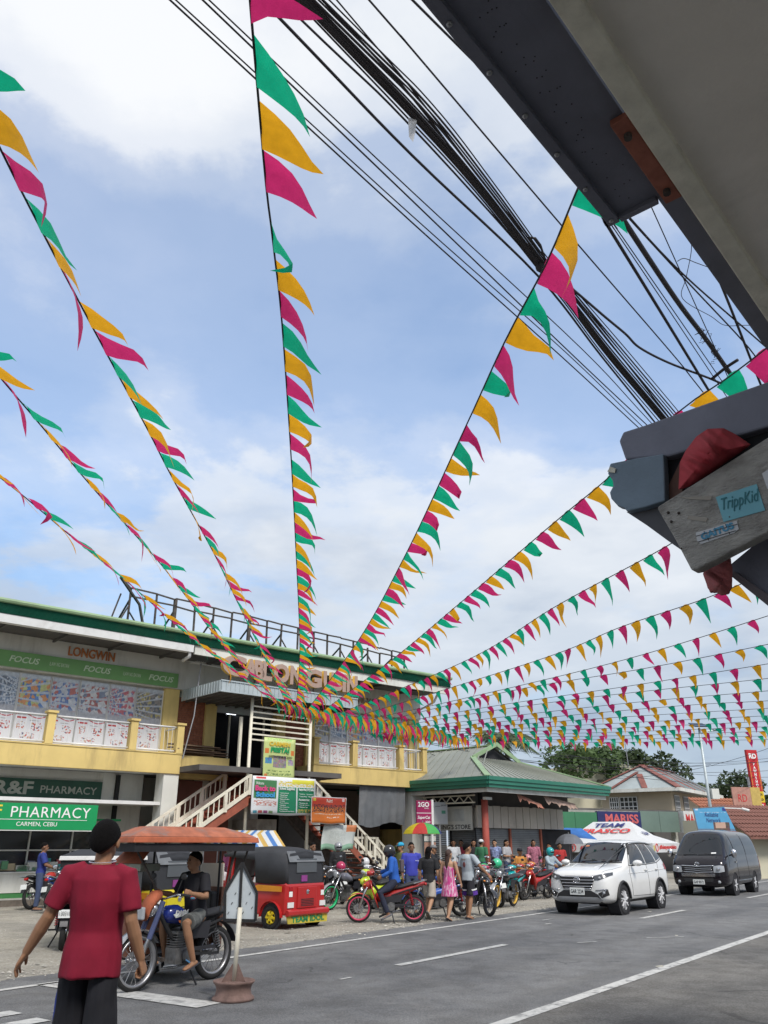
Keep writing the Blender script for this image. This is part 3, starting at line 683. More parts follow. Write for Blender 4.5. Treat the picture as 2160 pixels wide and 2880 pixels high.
bs = banner('school_banner', 'wide Back to School supplies banner under the porch slats', rects('school_print', (.66, .68, .68), [(.03, .37, .42, .90, (.06, .20, .08)), (.40, .69, .06, .74, (.012, .22, .10)), (.71, .98, .06, .74, (.012, .22, .10)), (.40, .98, .76, .90, (.62, .50, .06), 'busy'), (.62, .98, .84, .95, (.62, .58, .05)), (.04, .38, .22, .36, (.5, .2, .16), 'busy'), (.03, .09, .03, .1, (.08, .3, .4)), (.11, .17, .03, .1, (.5, .1, .1)), (.19, .25, .03, .1, (.3, .08, .2)), (.27, .33, .03, .1, (.2, .3, .15)), (.05, .2, .93, .98, (.5, .05, .05)), (.72, .97, .07, .16, (.5, .4, .1), 'busy')]), 7.34, 9.86, 2.49, 3.67, -1.70)
text('Welcome', m_txtw, bs, (7.46, -1.73, 3.40), w=.3, h=.09); text('Back to', mat('pink_print', (.6, .06, .2), .5), bs, (7.44, -1.73, 3.21), w=.78, h=.17, bold=.05); text('School', mat('blue_print', (.05, .3, .6), .5), bs, (7.48, -1.73, 3.02), w=.72, h=.16, bold=.05)
text('School Supplies:', m_txtw, bs, (8.38, -1.73, 3.25), w=.62, h=.11, bold=.02); text('Ready-to-Wear (RTW) Clothing', m_txtw, bs, (9.16, -1.73, 3.25), w=.62, h=.10, bold=.02)
for k, sline in enumerate(('Notebooks & Journals', 'Pens & Pencils', 'Backpacks & Bags', 'Binders & Folders', 'Art Supplies', 'Planners & Organizers', 'Calculators', 'Rulers & Geometry Sets', 'Glue & Scissors', 'Lunchboxes & Water Bottles')):
    text('* ' + sline, m_txtw, bs, (8.40, -1.73, 3.15 - k * .062), h=.036, bold=.01)
text('* Uniforms   * Sportswear', m_txtw, bs, (9.18, -1.73, 3.14), w=.56, h=.04, bold=.01); text('* Casual Wear  * Shoes', m_txtw, bs, (9.18, -1.73, 3.07), w=.52, h=.04, bold=.01); text('Accessories:', m_txtw, bs, (9.16, -1.73, 2.95), w=.45, h=.08, bold=.02)
for k, sline in enumerate(('* Electronic Aids', '* Technology Accessories', '* Footwear Care')): text(sline, m_txtw, bs, (9.18, -1.73, 2.86 - k * .062), h=.04, bold=.01)
ob = banner('event_banner', 'orange event banner with a row of people in black on the right stair', rects('event_print', (.62, .17, .03), [(.02, .98, .62, .98, (.50, .05, .02)), (.04, .96, .42, .72, (.03, .025, .03), 'busy'), (.05, .12, .84, .95, (.6, .45, .05)), (.88, .95, .84, .95, (.65, .5, .5)), (.42, .6, .80, .92, (.65, .6, .5), 'busy'), (.1, .9, .34, .38, (.6, .5, .4), 'busy'), (.44, .8, .22, .27, (.7, .6, .5), 'busy'), (0, 1, 0, .025, (.7, .68, .65)), (0, 1, .975, 1, (.7, .68, .65)), (0, .015, 0, 1, (.7, .68, .65)), (.985, 1, 0, 1, (.7, .68, .65))]), 9.5, 10.98, 2.24, 3.09, -2.0)
wb = banner('cloth_banner', 'loose white banner with pale green hem and orange corner on the stair rail', rects('cloth_print', (.50, .53, .50), [(0, 1, .0, .22, (.25, .42, .30)), (.72, 1, .72, 1, (.55, .20, .08)), (.2, .7, .4, .75, (.42, .45, .42), 'busy')]), 10.05, 11.45, 1.42, 2.22, -1.85, wob=.05, skew=.12)
# antenna mast
an = thing('antenna_mast', 'thin leaning television antenna mast tied to the left balcony corner', 'antenna', B.location, BANG)
part('pole', m_steel, an, lambda b: b.tube([(5.62, -.1, 4.2), (5.9, -.1, 5.6), (6.05, 0, 7.4)], .022, 8)); part('boom', m_wmetal, an, lambda b: b.tube([(5.75, .1, 7.42), (7.1, -.3, 7.28)], .015, 6))
for k in range(5): part('element', m_wmetal, an, lambda b: b.tube([(5.8 + k * .08, -.2, 7.42), (5.8 + k * .08, .3, 7.42)], .006, 5))
# billboard frame on the roof
fr = thing('billboard_frame', 'bare rusty steel billboard frame standing on the green roof', 'frame', B.location, BANG)
xs = [3.85, 4.85, 5.6, 6.4, 7.2, 8.0, 8.8, 9.6, 10.3, 11.1, 11.9, 12.6, 13.3, 14.0, 14.8, 15.5, 16.2, 16.95]
for i, x in enumerate(xs):
    if i in (2, 6): w_ = .11
    else: w_ = .06
    part('upright', m_rust, fr, lambda b: b.bar((x + rnd.uniform(-.05, .05), 1.5, 8.25), (x, 1.5, 10.02 - .035 * (x - 3.85) + rnd.uniform(-.3, .05) * (i > 11)), w_))
    if i % 2 == 0:
        part('brace', m_rust, fr, lambda b: b.bar((x, 1.5, 9.6 - .03 * (x - 3.85)), (x, 3.2, 8.4), .05)); part('brace', m_rust, fr, lambda b: b.bar((x, 1.5, 9.2), (x + .8, 1.6, 8.3), .04))
for z, sl_, x1 in ((10.02, .035, 16.95), (9.72, .03, 16.9)):
    for i, (a, b_) in enumerate(zip(xs[:-1], xs[1:])):
        if True: part('rail', m_rust, fr, lambda b: b.bar((a, 1.47, z - sl_ * (a - 3.85)), (b_, 1.47, z - sl_ * (b_ - 3.85) + rnd.uniform(-.05, .03)), .05))
part('bent_brace', m_rust, fr, lambda b: (b.bar((3.85, 1.5, 10.0), (3.05, .6, 10.05), .05), b.bar((3.05, .6, 10.05), (4.1, 1.2, 9.4), .07), b.bar((4.1, 1.2, 9.4), (4.35, 1.3, 8.75), .07), b.bar((3.6, 1.0, 8.3), (4.4, 1.3, 8.8), .05), b.bar((3.3, 1.0, 9.6), (2.9, .8, 8.3), .04), b.bar((3.85, 1.5, 9.4), (3.2, 1, 8.3), .04)))
# ================================================================ near side: eave and sign box overhead
m_met = mat('dark_sheet_metal', (.16, .165, .205), .55, .2, var=.18, scale=2.5, bump=.1, bscale=60)
m_met2 = mat('bluegrey_sheet', (.15, .20, .25), .6, .1, var=.2, scale=3, bump=.2)
m_beige = mat('beige_soffit', (.80, .745, .67), .9, var=.08, scale=1.5, bump=.35, bscale=60, dirt=.4, dirtcol=(.36, .32, .27))
m_batten = mat('flaked_batten', (.72, .69, .58), .85, var=.12, scale=8, bump=.4, dirt=.4, dirtcol=(.3, .27, .22))
EZ = 4.2; EA = RD(49.8)
e0 = atz(1713, 625, EZ)
EV = thing('shop_eave', 'beige soffit with a flaking white batten overhead on the near side', 'eave', e0, EA)
Minv = (Matrix.Translation(e0) @ Matrix.Rotation(EA, 4, 'Z')).inverted()
def el(px, py, z=EZ): return Minv @ atz(px, py, z)
yS = el(1905, 515).y
boxpart('soffit', m_beige, EV, -5, 5, yS - 3.2, yS - .085, 0, .06)
boxpart('batten', m_batten, EV, -5, 5, yS - .085, yS + .0, -.05, .058, bev=.006)
boxpart('roof_edge', m_met, EV, .02, 5, yS + .002, yS + .11, .03, .30)
boxpart('wall', mat('near_wall', (.75, .73, .68), .9), EV, -14, 45, yS - 3.4, yS - 3.2, -4.2, .9)
part('bracket', mat('red_bracket', (.30, .105, .07), .8, var=.25, scale=12), EV, lambda b: b.box(-.52, .02, yS + .004, yS + .075, -.035, -.004), bev=.004)
for x in (-.44, -.06): part('bolt', m_rust, EV, lambda b: b.lathe([(.016, 0), (.016, .02), (0, .022)], 8, Matrix.Translation((x, yS + .04, -.057))))
SGN = thing('sign_box', 'dark riveted sheet metal sign box seen from below at the top', 'sign box', e0, EA)
boxpart('underside', m_met, SGN, -5, -.02, yS + .1, -.05, 0, .02); 
boxpart('inner_lip', m_met, SGN, -5, 0, yS + .02, yS + .1, -.003, .2)
part('outer_lip', m_met, SGN, lambda b: b.box(-5, 0, -.05, 0, -.028, .9), bev=.004); part('end_lip', m_met, SGN, lambda b: b.box(-.02, .012, yS + .1, -.052, -.024, .9), bev=.004)
for k in range(9):
    part('rivet', m_steel, SGN, lambda b: b.lathe([(.011, 0), (.011, -.005), (.004, -.009), (0, -.009)], 10, Matrix.Translation((-.035 - .245 * k, -.024, -.028))), smooth=True)
mb = MB()
for i in range(26):
    for j in range(7):
        yd = yS + .14 + j * (-.24 - yS) / 6
        if rnd.random() < .5: mb.sph((-.1 - i * .085 + rnd.uniform(-.02, .02), yd + rnd.uniform(-.012, .012), 0), (.0032, .0032, .002), 6, 4)
o = mb.build('dimples', m_black, SGN); o['kind'] = 'stuff'

# broken sign end with plank and rag, further along the near side
q0 = atz(1745, 1225, 3.5); QE = V((math.cos(RD(-43)), math.sin(RD(-43)), 0)); QN = QE.cross(V((0, 0, 1)))
if QN.dot(q0) > 0: QN = -QN
def onq(px, py, off=0.0):
    d = ray(px, py); return CAMP + d * ((q0 + QN * off - CAMP).dot(QN) / d.dot(QN))
def slab(name, m, parent, pts, off, th, bev=0.0, label=None, rough_edge=0):
    P = [onq(x, y, off) for x, y in pts]
    n = len(P); mb = MB().add(P + [p - QN * th for p in P], [tuple(range(n)), tuple(range(2 * n - 1, n - 1, -1))] + [(i, i + n, (i + 1) % n + n, (i + 1) % n) for i in range(n)])
    return mb.build(name, m, parent, bev=bev, label=label)
BK = thing('broken_sign_end', 'broken end of a dark metal sign frame jutting in from the right', 'sign frame')
slab('top_beam', m_met, BK, [(1740, 1240), (1752, 1214), (1810, 1196), (2160, 1072), (2400, 985), (2400, 1110), (2160, 1200), (1880, 1284), (1758, 1292)], .03, .28, .01)
slab('end_panel', m_met2, BK, [(1711, 1318), (1716, 1303), (1790, 1288), (1866, 1276), (1869, 1340), (1870, 1408), (1815, 1426), (1762, 1438), (1756, 1428), (1738, 1424), (1718, 1402), (1714, 1385), (1724, 1366), (1722, 1352), (1709, 1332)], .05, .05, .006)
slab('panel_chip', m_batten, BK, [(1708, 1326), (1716, 1312), (1732, 1318), (1728, 1330)], .058, .004)
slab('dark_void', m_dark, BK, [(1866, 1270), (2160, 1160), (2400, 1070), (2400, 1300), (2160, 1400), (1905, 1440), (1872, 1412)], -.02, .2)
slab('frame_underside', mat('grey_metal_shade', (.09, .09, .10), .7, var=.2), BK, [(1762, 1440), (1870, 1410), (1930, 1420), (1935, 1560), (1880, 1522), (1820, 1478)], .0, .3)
slab('inner_cloth', mat('brown_cloth', (.14, .075, .06), .9), BK, [(1878, 1370), (1912, 1300), (1920, 1400), (1880, 1420)], .0, .02)
slab('lower_hood', m_met, BK, [(2052, 1590), (2160, 1500), (2400, 1330), (2400, 1900), (2160, 1690), (2062, 1622)], -.14, .3)
slab('hood_edge', mat('purple_grey_metal', (.13, .11, .12), .6), BK, [(2058, 1622), (2064, 1606), (2160, 1672), (2400, 1850), (2400, 1890), (2160, 1704)], -.12, .06)
m_plank = mat('grey_weathered_board', (.38, .365, .34), .95, var=.22, scale=7, bump=.9, bscale=34, dirt=.6, dirtcol=(.13, .12, .11), stretch=(1, 1, 2.5))
PK = thing('weathered_board', 'grey weathered board with stickers hanging tilted at the right edge', 'board')
slab('board', m_plank, PK, [(1847, 1428), (1853, 1422), (2160, 1229), (2430, 1060), (2430, 1340), (2160, 1496), (1962, 1600), (1944, 1604), (1900, 1520)], .12, .07, .008)
slab('sticker', mat('light_blue_paper', (.17, .42, .50), .7, var=.06), PK, [(2013, 1398), (2128, 1361), (2152, 1435), (2035, 1468)], .124, .003, label='light blue handwritten sticker')
slab('sticker', mat('white_paper', (.55, .56, .58), .7, var=.06), PK, [(1957, 1498), (2072, 1464), (2078, 1488), (2066, 1498), (1972, 1530), (1960, 1520)], .124, .003, label='white sticker with brick pattern and blue lettering')
slab('tape', mat('tape_grey', (.30, .275, .24), .8), PK, [(1910, 1398), (2002, 1395), (2000, 1406), (1935, 1404)], .1235, .002); slab('tape', MATS['tape_grey'], PK, [(1936, 1450), (1990, 1456), (1986, 1468), (1932, 1460)], .1235, .002)
slab('sticker', MATS['white_paper'], PK, [(2143, 1332), (2175, 1310), (2190, 1360), (2158, 1375)], .124, .003)
def qtext(s, m, px0, py0, px1, py1, hpx, off, **k):
    a, b = onq(px0, py0, off), onq(px1, py1, off); X = (b - a); Y = QN.cross(X.normalized()); 
    if Y.z < 0: Y = -Y
    c = onq(px0 + (py1 - py0) / 10, py0 - hpx, off); return text(s, m, PK, a, X, Y, w=X.length, h=(c - a).length, depth=.002, **k)
qtext('TrippKid', mat('teal_ink', (.03, .17, .2), .6), 2034, 1445, 2140, 1418, 44, .126, shear=.3)
qtext('GAITUS', mat('blue_ink', (.06, .26, .42), .5), 1974, 1520, 2066, 1486, 19, .126, bold=.05)
for (ax, ay, bx_, by_) in ((1958, 1508, 2074, 1474), (1964, 1524, 2070, 1492), (1980, 1494, 1982, 1502), (2010, 1484, 2012, 1492), (2040, 1474, 2043, 1482), (1990, 1512, 1993, 1520), (2050, 1496, 2052, 1502)):
    part('ink_line', m_txtk, PK, lambda b: b.bar(onq(ax, ay, .126), onq(bx_, by_, .126), .0022, .0022))
for (px, py) in ((1909, 1443), (1888, 1467), (1879, 1442), (1916, 1542), (2052, 1454)):
    part('nail', m_rust, PK, lambda b: b.sph(onq(px, py, .122), .007 if px < 1912 else .004, 8, 5))
def cloth(name, label, m, outline, off, bulge, n=16, seed=0):
    """crumpled cloth filling an outline on the sign plane"""
    cx = sum(p[0] for p in outline) / len(outline); cy = sum(p[1] for p in outline) / len(outline)
    vs = [onq(cx, cy, off + bulge)]; fs = []; m_ = len(outline) * 10; ring0 = None
    pts = []
    for i, p in enumerate(outline):
        q = outline[(i + 1) % len(outline)]
        for k in range(10): pts.append((p[0] + (q[0] - p[0]) * k / 10, p[1] + (q[1] - p[1]) * k / 10))
    for j in range(1, 25):
        f = j / 24
        for i, p in enumerate(pts):
            x, y = cx + (p[0] - cx) * f, cy + (p[1] - cy) * f
            du, dv = x * .82 + y * .57, -x * .57 + y * .82
            fold = noise.noise(V((du * .010 + seed, dv * .048, 0))) + .5 * noise.noise(V((du * .016, dv * .075 + seed, 3)))
            vs.append(onq(x, y, off + bulge * (1 - f ** 2.5) + .085 * fold * (1.05 - f * .75)))
    for i in range(m_): fs.append((0, 1 + i, 1 + (i + 1) % m_))
    for j in range(23):
        for i in range(m_): fs.append((1 + j * m_ + i, 1 + (j + 1) * m_ + i, 1 + (j + 1) * m_ + (i + 1) % m_, 1 + j * m_ + (i + 1) % m_))
    o = MB().add(vs, fs).build(name, m, None, smooth=True); s = o.modifiers.new('s', 'SUBSURF'); s.levels = 1; s.render_levels = 1
    so = o.modifiers.new('t', 'SOLIDIFY'); so.thickness = .006
    return tag(o, label, 'cloth')
m_rag = mat('red_cloth', (.33, .035, .045), .9, var=.15, scale=4, bump=.15, bscale=90)
cloth('red_cloth', 'crumpled red cloth stuffed above the weathered board', m_rag, [(1908, 1378), (1912, 1300), (1928, 1268), (1958, 1228), (1990, 1206), (2035, 1204), (2070, 1222), (2112, 1250), (2080, 1275), (2000, 1330), (1940, 1368)], .075, .10)
cloth('faded_rag', 'faded pink rag end dangling below the weathered board', mat('faded_red_cloth', (.34, .10, .10), .95, var=.25, scale=5, bump=.2), [(1980, 1612), (2052, 1570), (2057, 1600), (2056, 1652), (2048, 1668), (2030, 1672), (2018, 1664), (1998, 1668), (1990, 1640)], -.02, .03, seed=4)

# ================================================================ cables overhead
m_cab = mat('black_cable', (.020, .019, .024), .7, var=.2)
def cable(name, label, pts, zs, thick, group=None, ext0=5.0, ext1=5.0):
    """polyline seen at pts (photo positions) hung at heights zs"""
    P = [atz(x, y, z) for (x, y), z in zip(pts, zs)]
    d0 = (P[0] - P[1]).normalized(); d1 = (P[-1] - P[-2]).normalized()
    if ext0: P = [P[0] + d0 * ext0] + P
    if ext1: P = P + [P[-1] + d1 * ext1]
    r = thick * .5 * (P[1] - CAMP).length / FPX * 1.02
    # smooth
    Q = []
    for i in range(len(P) - 1):
        a, b, c, d = P[max(i - 1, 0)], P[i], P[i + 1], P[min(i + 2, len(P) - 1)]
        for k in range(6):
            t = k / 6; Q.append(.5 * ((2 * b) + (c - a) * t + (2 * a - 5 * b + 4 * c - d) * t * t + (3 * b - a - 3 * c + d) * t ** 3))
    Q.append(P[-1])
    o = MB().tube(Q, r, 7).build(name, m_cab, None, smooth=True); return tag(o, label, 'cable', group)
CG = 'overhead cables along the near side'
zc = lambda n: [7.0] * n
cable('power_cable', 'lowest left thin power cable of the overhead set', [(478, 0), (1160, 627), (1576, 1000), (1796, 1203)], zc(4), 5, CG)
cable('power_cable', 'second thin power cable beside the lowest left one', [(500, 5), (1160, 608), (1590, 990), (1806, 1199)], zc(4), 4, CG)
cable('power_cable', 'third thin power cable from the lower left of the set', [(570, 0), (1160, 565), (1612, 1000), (1820, 1196)], zc(4), 5, CG)
cable('power_cable', 'fourth thin power cable from the lower left of the set', [(588, 0), (1160, 540), (1640, 985), (1834, 1192)], zc(4), 4, CG)
cable('power_cable', 'medium black cable running just below the thick bundle', [(737, 0), (1160, 438), (1515, 778), (1690, 1000), (1842, 1188)], zc(5), 8, CG)
cable('power_cable', 'medium black cable joining the thick bundle near its torn tag', [(789, 0), (1146, 345), (1500, 735), (1722, 1000), (1862, 1180)], zc(5), 6, CG)
BN = thing('cable_bundle', 'thick bundle of many black cables crossing the top of the sky', 'cables')
BN['group'] = 'overhead cables along the near side'
for k, (dx, dy, th) in enumerate(((0, 0, 15), (9, -7, 9), (-9, 6, 8), (4, 6, 6), (17, -13, 5), (-4, -7, 6), (23, -8, 5), (32, -19, 7), (46, -22, 5), (-20, 13, 5), (58, -26, 6), (76, -28, 4))):
    pts = [(850 + dx, 0), (1160 + dx * .7, 318 + dy), (1345 + dx * .55, 528 + dy * .55), (1522 + dx * .4, 753 + dy * .4), (1602 + dx * .45, 852 + dy * .5), (1716 + dx * .6, 1000 + dy * .6), (1866 + dx * .6, 1178 + dy * .6)]
    o = cable('strand', None, pts, zc(7), th); o.parent = BN
    if 'category' in o: del o['category']
part('tie', m_cab, BN, lambda b: b.sph(atz(1522, 750, 6.98), .06, 10, 6))
part('cable_loop', m_cab, BN, lambda b: b.tube([atz(x, y, 7) for x, y in ((1486, 668), (1505, 670), (1520, 690), (1528, 715), (1535, 735), (1528, 752))], .012, 6))
cable('power_cable', 'thin cable above the thick bundle', [(907, 0), (1160, 275), (1400, 590), (1600, 820), (1745, 1000), (1880, 1172)], zc(6), 6, CG)
cable('power_cable', 'thin cable next above the bundle, nearly parallel', [(947, 0), (1160, 253), (1420, 590), (1620, 830), (1755, 1000), (1894, 1166)], zc(6), 4, CG)
cable('power_cable', 'single thin cable apart from the bundle passing the green flag', [(1038, 0), (1160, 140), (1600, 658), (1895, 1000), (1975, 1100)], zc(5), 5, CG)
cable('drop_cable', 'black drop cable bending away from the bundle', [(1530, 755), (1600, 805), (1700, 890), (1760, 940), (1799, 978), (1880, 1020), (1990, 1062), (2070, 1096)], zc(8), 7, CG, ext0=.0)
cable('power_cable', 'straight black cable below the sign box corner', [(1690, 600), (1708, 633), (1860, 880), (1992, 1096)], zc(4), 9, CG, ext0=3)
cable('power_cable', 'first of two hair-thin wires below the sign box corner', [(1705, 610), (1718, 630), (1880, 870), (2020, 1080)], zc(4), 3, CG, ext0=3)
cable('power_cable', 'second of two hair-thin wires below the sign box corner', [(1712, 612), (1724, 628), (1890, 868), (2036, 1080)], zc(4), 3, CG, ext0=3)
cb = cable('frayed_cable', 'thick frayed black cable behind the sign box', [(1725, 575), (1745, 606), (1900, 840), (1990, 960), (2083, 1092)], zc(5), 15, CG, ext0=3)
mb = MB()
for i in range(40):
    c = atz(1980 + rnd.gauss(0, 9), 945 + rnd.gauss(0, 13), 7.0) if i % 2 else atz(2012 + rnd.gauss(0, 6), 992 + rnd.gauss(0, 10), 7.0)
    mb.tube([c, c + V((rnd.gauss(0, .02), rnd.gauss(0, .02), rnd.gauss(0, .02))), c + V((rnd.gauss(0, .035), rnd.gauss(0, .035), rnd.gauss(0, .03)))], .003, 4)
mb.build('frayed_fibres', m_cab, cb)
cable('power_cable', 'thin reddish-black wire from the sign box to the right edge', [(1740, 580), (1759, 599), (1920, 770), (2160, 981)], zc(4), 5, CG, ext0=3)
cable('power_cable', 'thin wire crossing the reddish-black one', [(1770, 615), (1940, 800), (2090, 960), (2170, 1060)], zc(4), 4, CG, ext0=0)
cable('power_cable', 'fine wire from the middle of the sign box end', [(1810, 535), (1823, 562), (1930, 800), (2015, 988), (2060, 1090)], zc(5), 3, CG, ext0=3)
cable('power_cable', 'black cable close to the roof edge at right', [(1890, 490), (1904, 521), (2020, 780), (2137, 1075)], zc(4), 8, CG, ext0=3)
cable('loose_wire', 'hair-thin loose wire curling in the sky at right', [(1925, 560), (1925, 610), (1945, 690), (1930, 780), (1920, 840), (2000, 890), (2040, 915), (2110, 915), (2155, 925)], zc(9), 2, CG, ext0=0, ext1=0)
cable('loose_wire', 'short hair-thin wire arcing across the others at right', [(1905, 735), (1925, 727), (1960, 740), (2000, 752), (2040, 745)], zc(5), 2, CG, ext0=0, ext1=0)
cable('stub_wire', 'stiff wire stub standing out from the frayed cable', [(2003, 1065), (2040, 1035), (2075, 1012)], zc(3), 8, CG, ext0=0, ext1=0)
tg = MB().add([atz(1148, 330, 6.95), atz(1172, 338, 6.95), atz(1168, 372, 6.8), atz(1162, 400, 6.7), atz(1150, 385, 6.75)], [(0, 1, 2, 3, 4)]).build('plastic_scrap', mat('grey_plastic', (.5, .52, .55), .5, trans=.4)); tag(tg, 'torn pale plastic scrap caught on the cable bundle', 'plastic scrap')

# ================================================================ bunting
fm = [mat('flag_green', (.004, .40, .21), .55, var=.10, scale=14, bump=.25, bscale=25, trans=.5), mat('flag_yellow', (.74, .36, .012), .55, var=.10, scale=14, bump=.25, bscale=25, trans=.5), mat('flag_pink', (.58, .025, .145), .55, var=.10, scale=14, bump=.25, bscale=25, trans=.5)]
m_str = mat('dark_string', (.03, .03, .03), .8)
WIND = V((.88, .47, 0))
STR = [
 ([(-330, 1120), (0, 1343), (207, 1514), (375, 1651), (560, 1812), (769, 1972)], 'leftmost bunting string, lowest on the left edge'),
 ([(-300, 700), (0, 1061), (118, 1200), (262, 1373), (439, 1571), (523, 1677), (640, 1830), (783, 1976)], 'second bunting string from the left'),
 ([(-240, -80), (0, 417), (119, 652), (260, 920), (415, 1208), (489, 1352), (603, 1559), (671, 1700), (808, 1982)], 'third bunting string from the left, in the blue sky'),
 ([(690, -160), (703, 0), (718, 178), (748, 520), (770, 700), (800, 1000), (830, 1500), (843, 1850), (832, 1988)], 'upright bunting string with the largest flags, from the top edge'),
 ([(1730, 300), (1621, 540), (1536, 742), (1419, 963), (1302, 1217), (1133, 1575), (1002, 1810), (866, 1994)], 'bunting string rising to the green flag below the sign box'),
 ([(2180, 960), (2050, 1060), (1900, 1165), (1706, 1348), (1549, 1478), (1282, 1706), (1094, 1862), (905, 2002)], 'bunting string rising behind the broken sign end'),
 ([(2200, 1330), (1875, 1536), (1562, 1706), (1302, 1862), (950, 2008)], 'bunting string ending behind the weathered board'),
 ([(2250, 1570), (1992, 1680), (1745, 1764), (1497, 1862), (1000, 2016)], 'bunting string ending behind the faded rag'),
 ([(2330, 1668), (2160, 1732), (1732, 1862), (1302, 1965), (1040, 2022)], 'topmost bunting string reaching the right edge'),
 ([(2330, 1770), (2160, 1812), (1813, 1880), (1424, 1946), (1080, 2028)], 'second bunting string down the right edge'),
 ([(2330, 1837), (2160, 1867), (1759, 1931), (1400, 1984), (1110, 2034)], 'third bunting string down the right edge'),
 ([(2330, 1885), (2160, 1908), (1655, 1962), (1300, 2012), (1140, 2040)], 'fourth bunting string down the right edge'),
 ([(2330, 1927), (2160, 1943), (1722, 1982), (1170, 2045)], 'fifth bunting string down the right edge'),
 ([(2330, 1958), (2160, 1971), (1850, 1990), (1190, 2050)], 'sixth bunting string down the right edge'),
 ([(2330, 1982), (2160, 1992), (1700, 2020), (1205, 2056)], 'seventh bunting string down the right edge'),
 ([(2330, 2005), (2160, 2013), (1700, 2036), (1215, 2062)], 'eighth bunting string down the right edge'),
 ([(2330, 2024), (2160, 2029), (1700, 2049), (1225, 2066)], 'ninth bunting string down the right edge'),
 ([(2330, 2041), (2160, 2044), (1700, 2060), (1235, 2070)], 'tenth bunting string down the right edge'),
 ([(2330, 2056), (2160, 2057), (1700, 2070), (1245, 2074)], 'eleventh bunting string down the right edge'),
 ([(2330, 2070), (2160, 2070), (1700, 2079), (1255, 2078)], 'twelfth bunting string down the right edge'),
 ([(2330, 2080), (2160, 2080), (1700, 2088), (1262, 2081)], 'lowest bunting string of those down the right edge'),
 ([(765, 1966), (860, 1992), (960, 2010), (1080, 2028), (1200, 2050), (1260, 2064)], 'dense fringe of flags along the porch canopy and right balcony'),
 ([(800, 1978), (900, 2004), (1040, 2030), (1160, 2052), (1300, 2078)], 'second crowded row of flags just below the porch fringe'),
]
for si, (pts, lab) in enumerate(STR):
    P = [atz(x, y, 5.5) for x, y in pts]
    if 12 < si < 21:
        d_ = P[-1] - P[-2]; P.append(P[-1] + d_.normalized() * 2.5)
    Q = []
    for i in range(len(P) - 1):
        a, b, c, d = P[max(i - 1, 0)], P[i], P[i + 1], P[min(i + 2, len(P) - 1)]
        K = max(3, int((c - b).length / .25))
        for k in range(K):
            t = k / K; Q.append(.5 * ((2 * b) + (c - a) * t + (2 * a - 5 * b + 4 * c - d) * t * t + (3 * b - a - 3 * c + d) * t ** 3))
    Q.append(P[-1])
    T_ = thing('bunting_string', lab, 'bunting', (0, 0, 0), 0, 'bunting strings across the road')
    MB().tube(Q, .0075, 5).build('cord', m_str, T_)
    acc = [0.0]
    for a, b in zip(Q[:-1], Q[1:]): acc.append(acc[-1] + (b - a).length)
    def at(l):
        for i in range(len(Q) - 1):
            if acc[i + 1] >= l:
                f = (l - acc[i]) / max(1e-6, acc[i + 1] - acc[i]); return Q[i].lerp(Q[i + 1], f)
        return Q[-1]
    l = rnd.uniform(.05, .3); ci = si % 3 + {2: 1, 3: 2, 4: 1}.get(si, 0)
    fringe = si >= 21
    pitch = .375 if si < 7 else (.41 if si < 8 else .50); fsz = .97 if si < 5 else (.88 if si < 6 else (.74 if si < 8 else .64))
    if fringe: pitch, fsz = .15, .95
    while l < acc[-1] - .3:
        base = .335 * fsz * rnd.uniform(.93, 1.05); ln = .40 * fsz * rnd.uniform(.9, 1.08)
        p0, p1 = at(l), at(l + base); dirn = (p1 - p0).normalized(); md = (p0 + p1) / 2
        perp = WIND - dirn * WIND.dot(dirn); blow = min(1, perp.length * 1.25)
        lee = 1.0 if si < 7 else .5
        droop = rnd.uniform(.25, .65) if si < 6 else rnd.uniform(.5, 1.6)
        if rnd.random() < .10: droop += 1.2
        if fringe: droop = rnd.uniform(1.2, 3.5)
        if rnd.random() < .035: l += pitch * .5
        tip = (WIND * lee * rnd.uniform(.75, 1.1) * (.45 + .55 * blow) + V((rnd.gauss(0, .14), rnd.gauss(0, .14), -droop))).normalized() * ln
        nn = dirn.cross(tip).normalized(); amp = rnd.uniform(-.085, .085); ph = rnd.uniform(0, 6); fold = rnd.random() < .09; curl = rnd.uniform(-.13, .13); sag_ = rnd.uniform(.02, .16); nar = rnd.uniform(.35, .6) if rnd.random() < .08 else 1.0; wl = rnd.uniform(3.2, 6.5)
        vs = []; idx = {}
        R_ = 5
        for j in range(R_ + 1):
            v = j / R_
            for i in range(R_ - j + 1):
                u = i / R_ if R_ - j else 0
                p = p0 + (p1 - p0) * (i / R_) + ((md + tip) - p0) * v - (md - p0) * 0
                p = p0 * (1 - v) + (md + tip) * v + (p1 - p0) * (i / R_)
                p = p + dirn * (i / R_ - (1 - v) / 2) * base * (nar - 1) * min(1, v * 4) + V((0, 0, -sag_ * v * v)) + WIND * (.04 * math.sin(v * 3.1))
                p = p + nn * (amp * math.sin(v * wl + ph + 1.4 * i / R_) * v + curl * v * v) + V((0, 0, .02 * math.sin(v * 3 + i)))
                if fold and v > .65: p = p - tip * (v - .65) * 1.5 + nn * .02
                idx[(i, j)] = len(vs); vs.append(p)
        fs = []
        for j in range(R_):
            for i in range(R_ - j):
                fs.append((idx[i, j], idx[i + 1, j], idx[i, j + 1]))
                if i + 1 <= R_ - j - 1: fs.append((idx[i + 1, j], idx[i + 1, j + 1], idx[i, j + 1]))
        me = bpy.data.meshes.new('flag'); me.from_pydata(vs, [], fs); me.shade_smooth()
        m_ = fm[ci % 3]
        me.materials.append(m_); linkobj('flag', me, T_)
        ci += 1 if rnd.random() > .05 else 2; l += pitch * rnd.uniform(.93, 1.12)
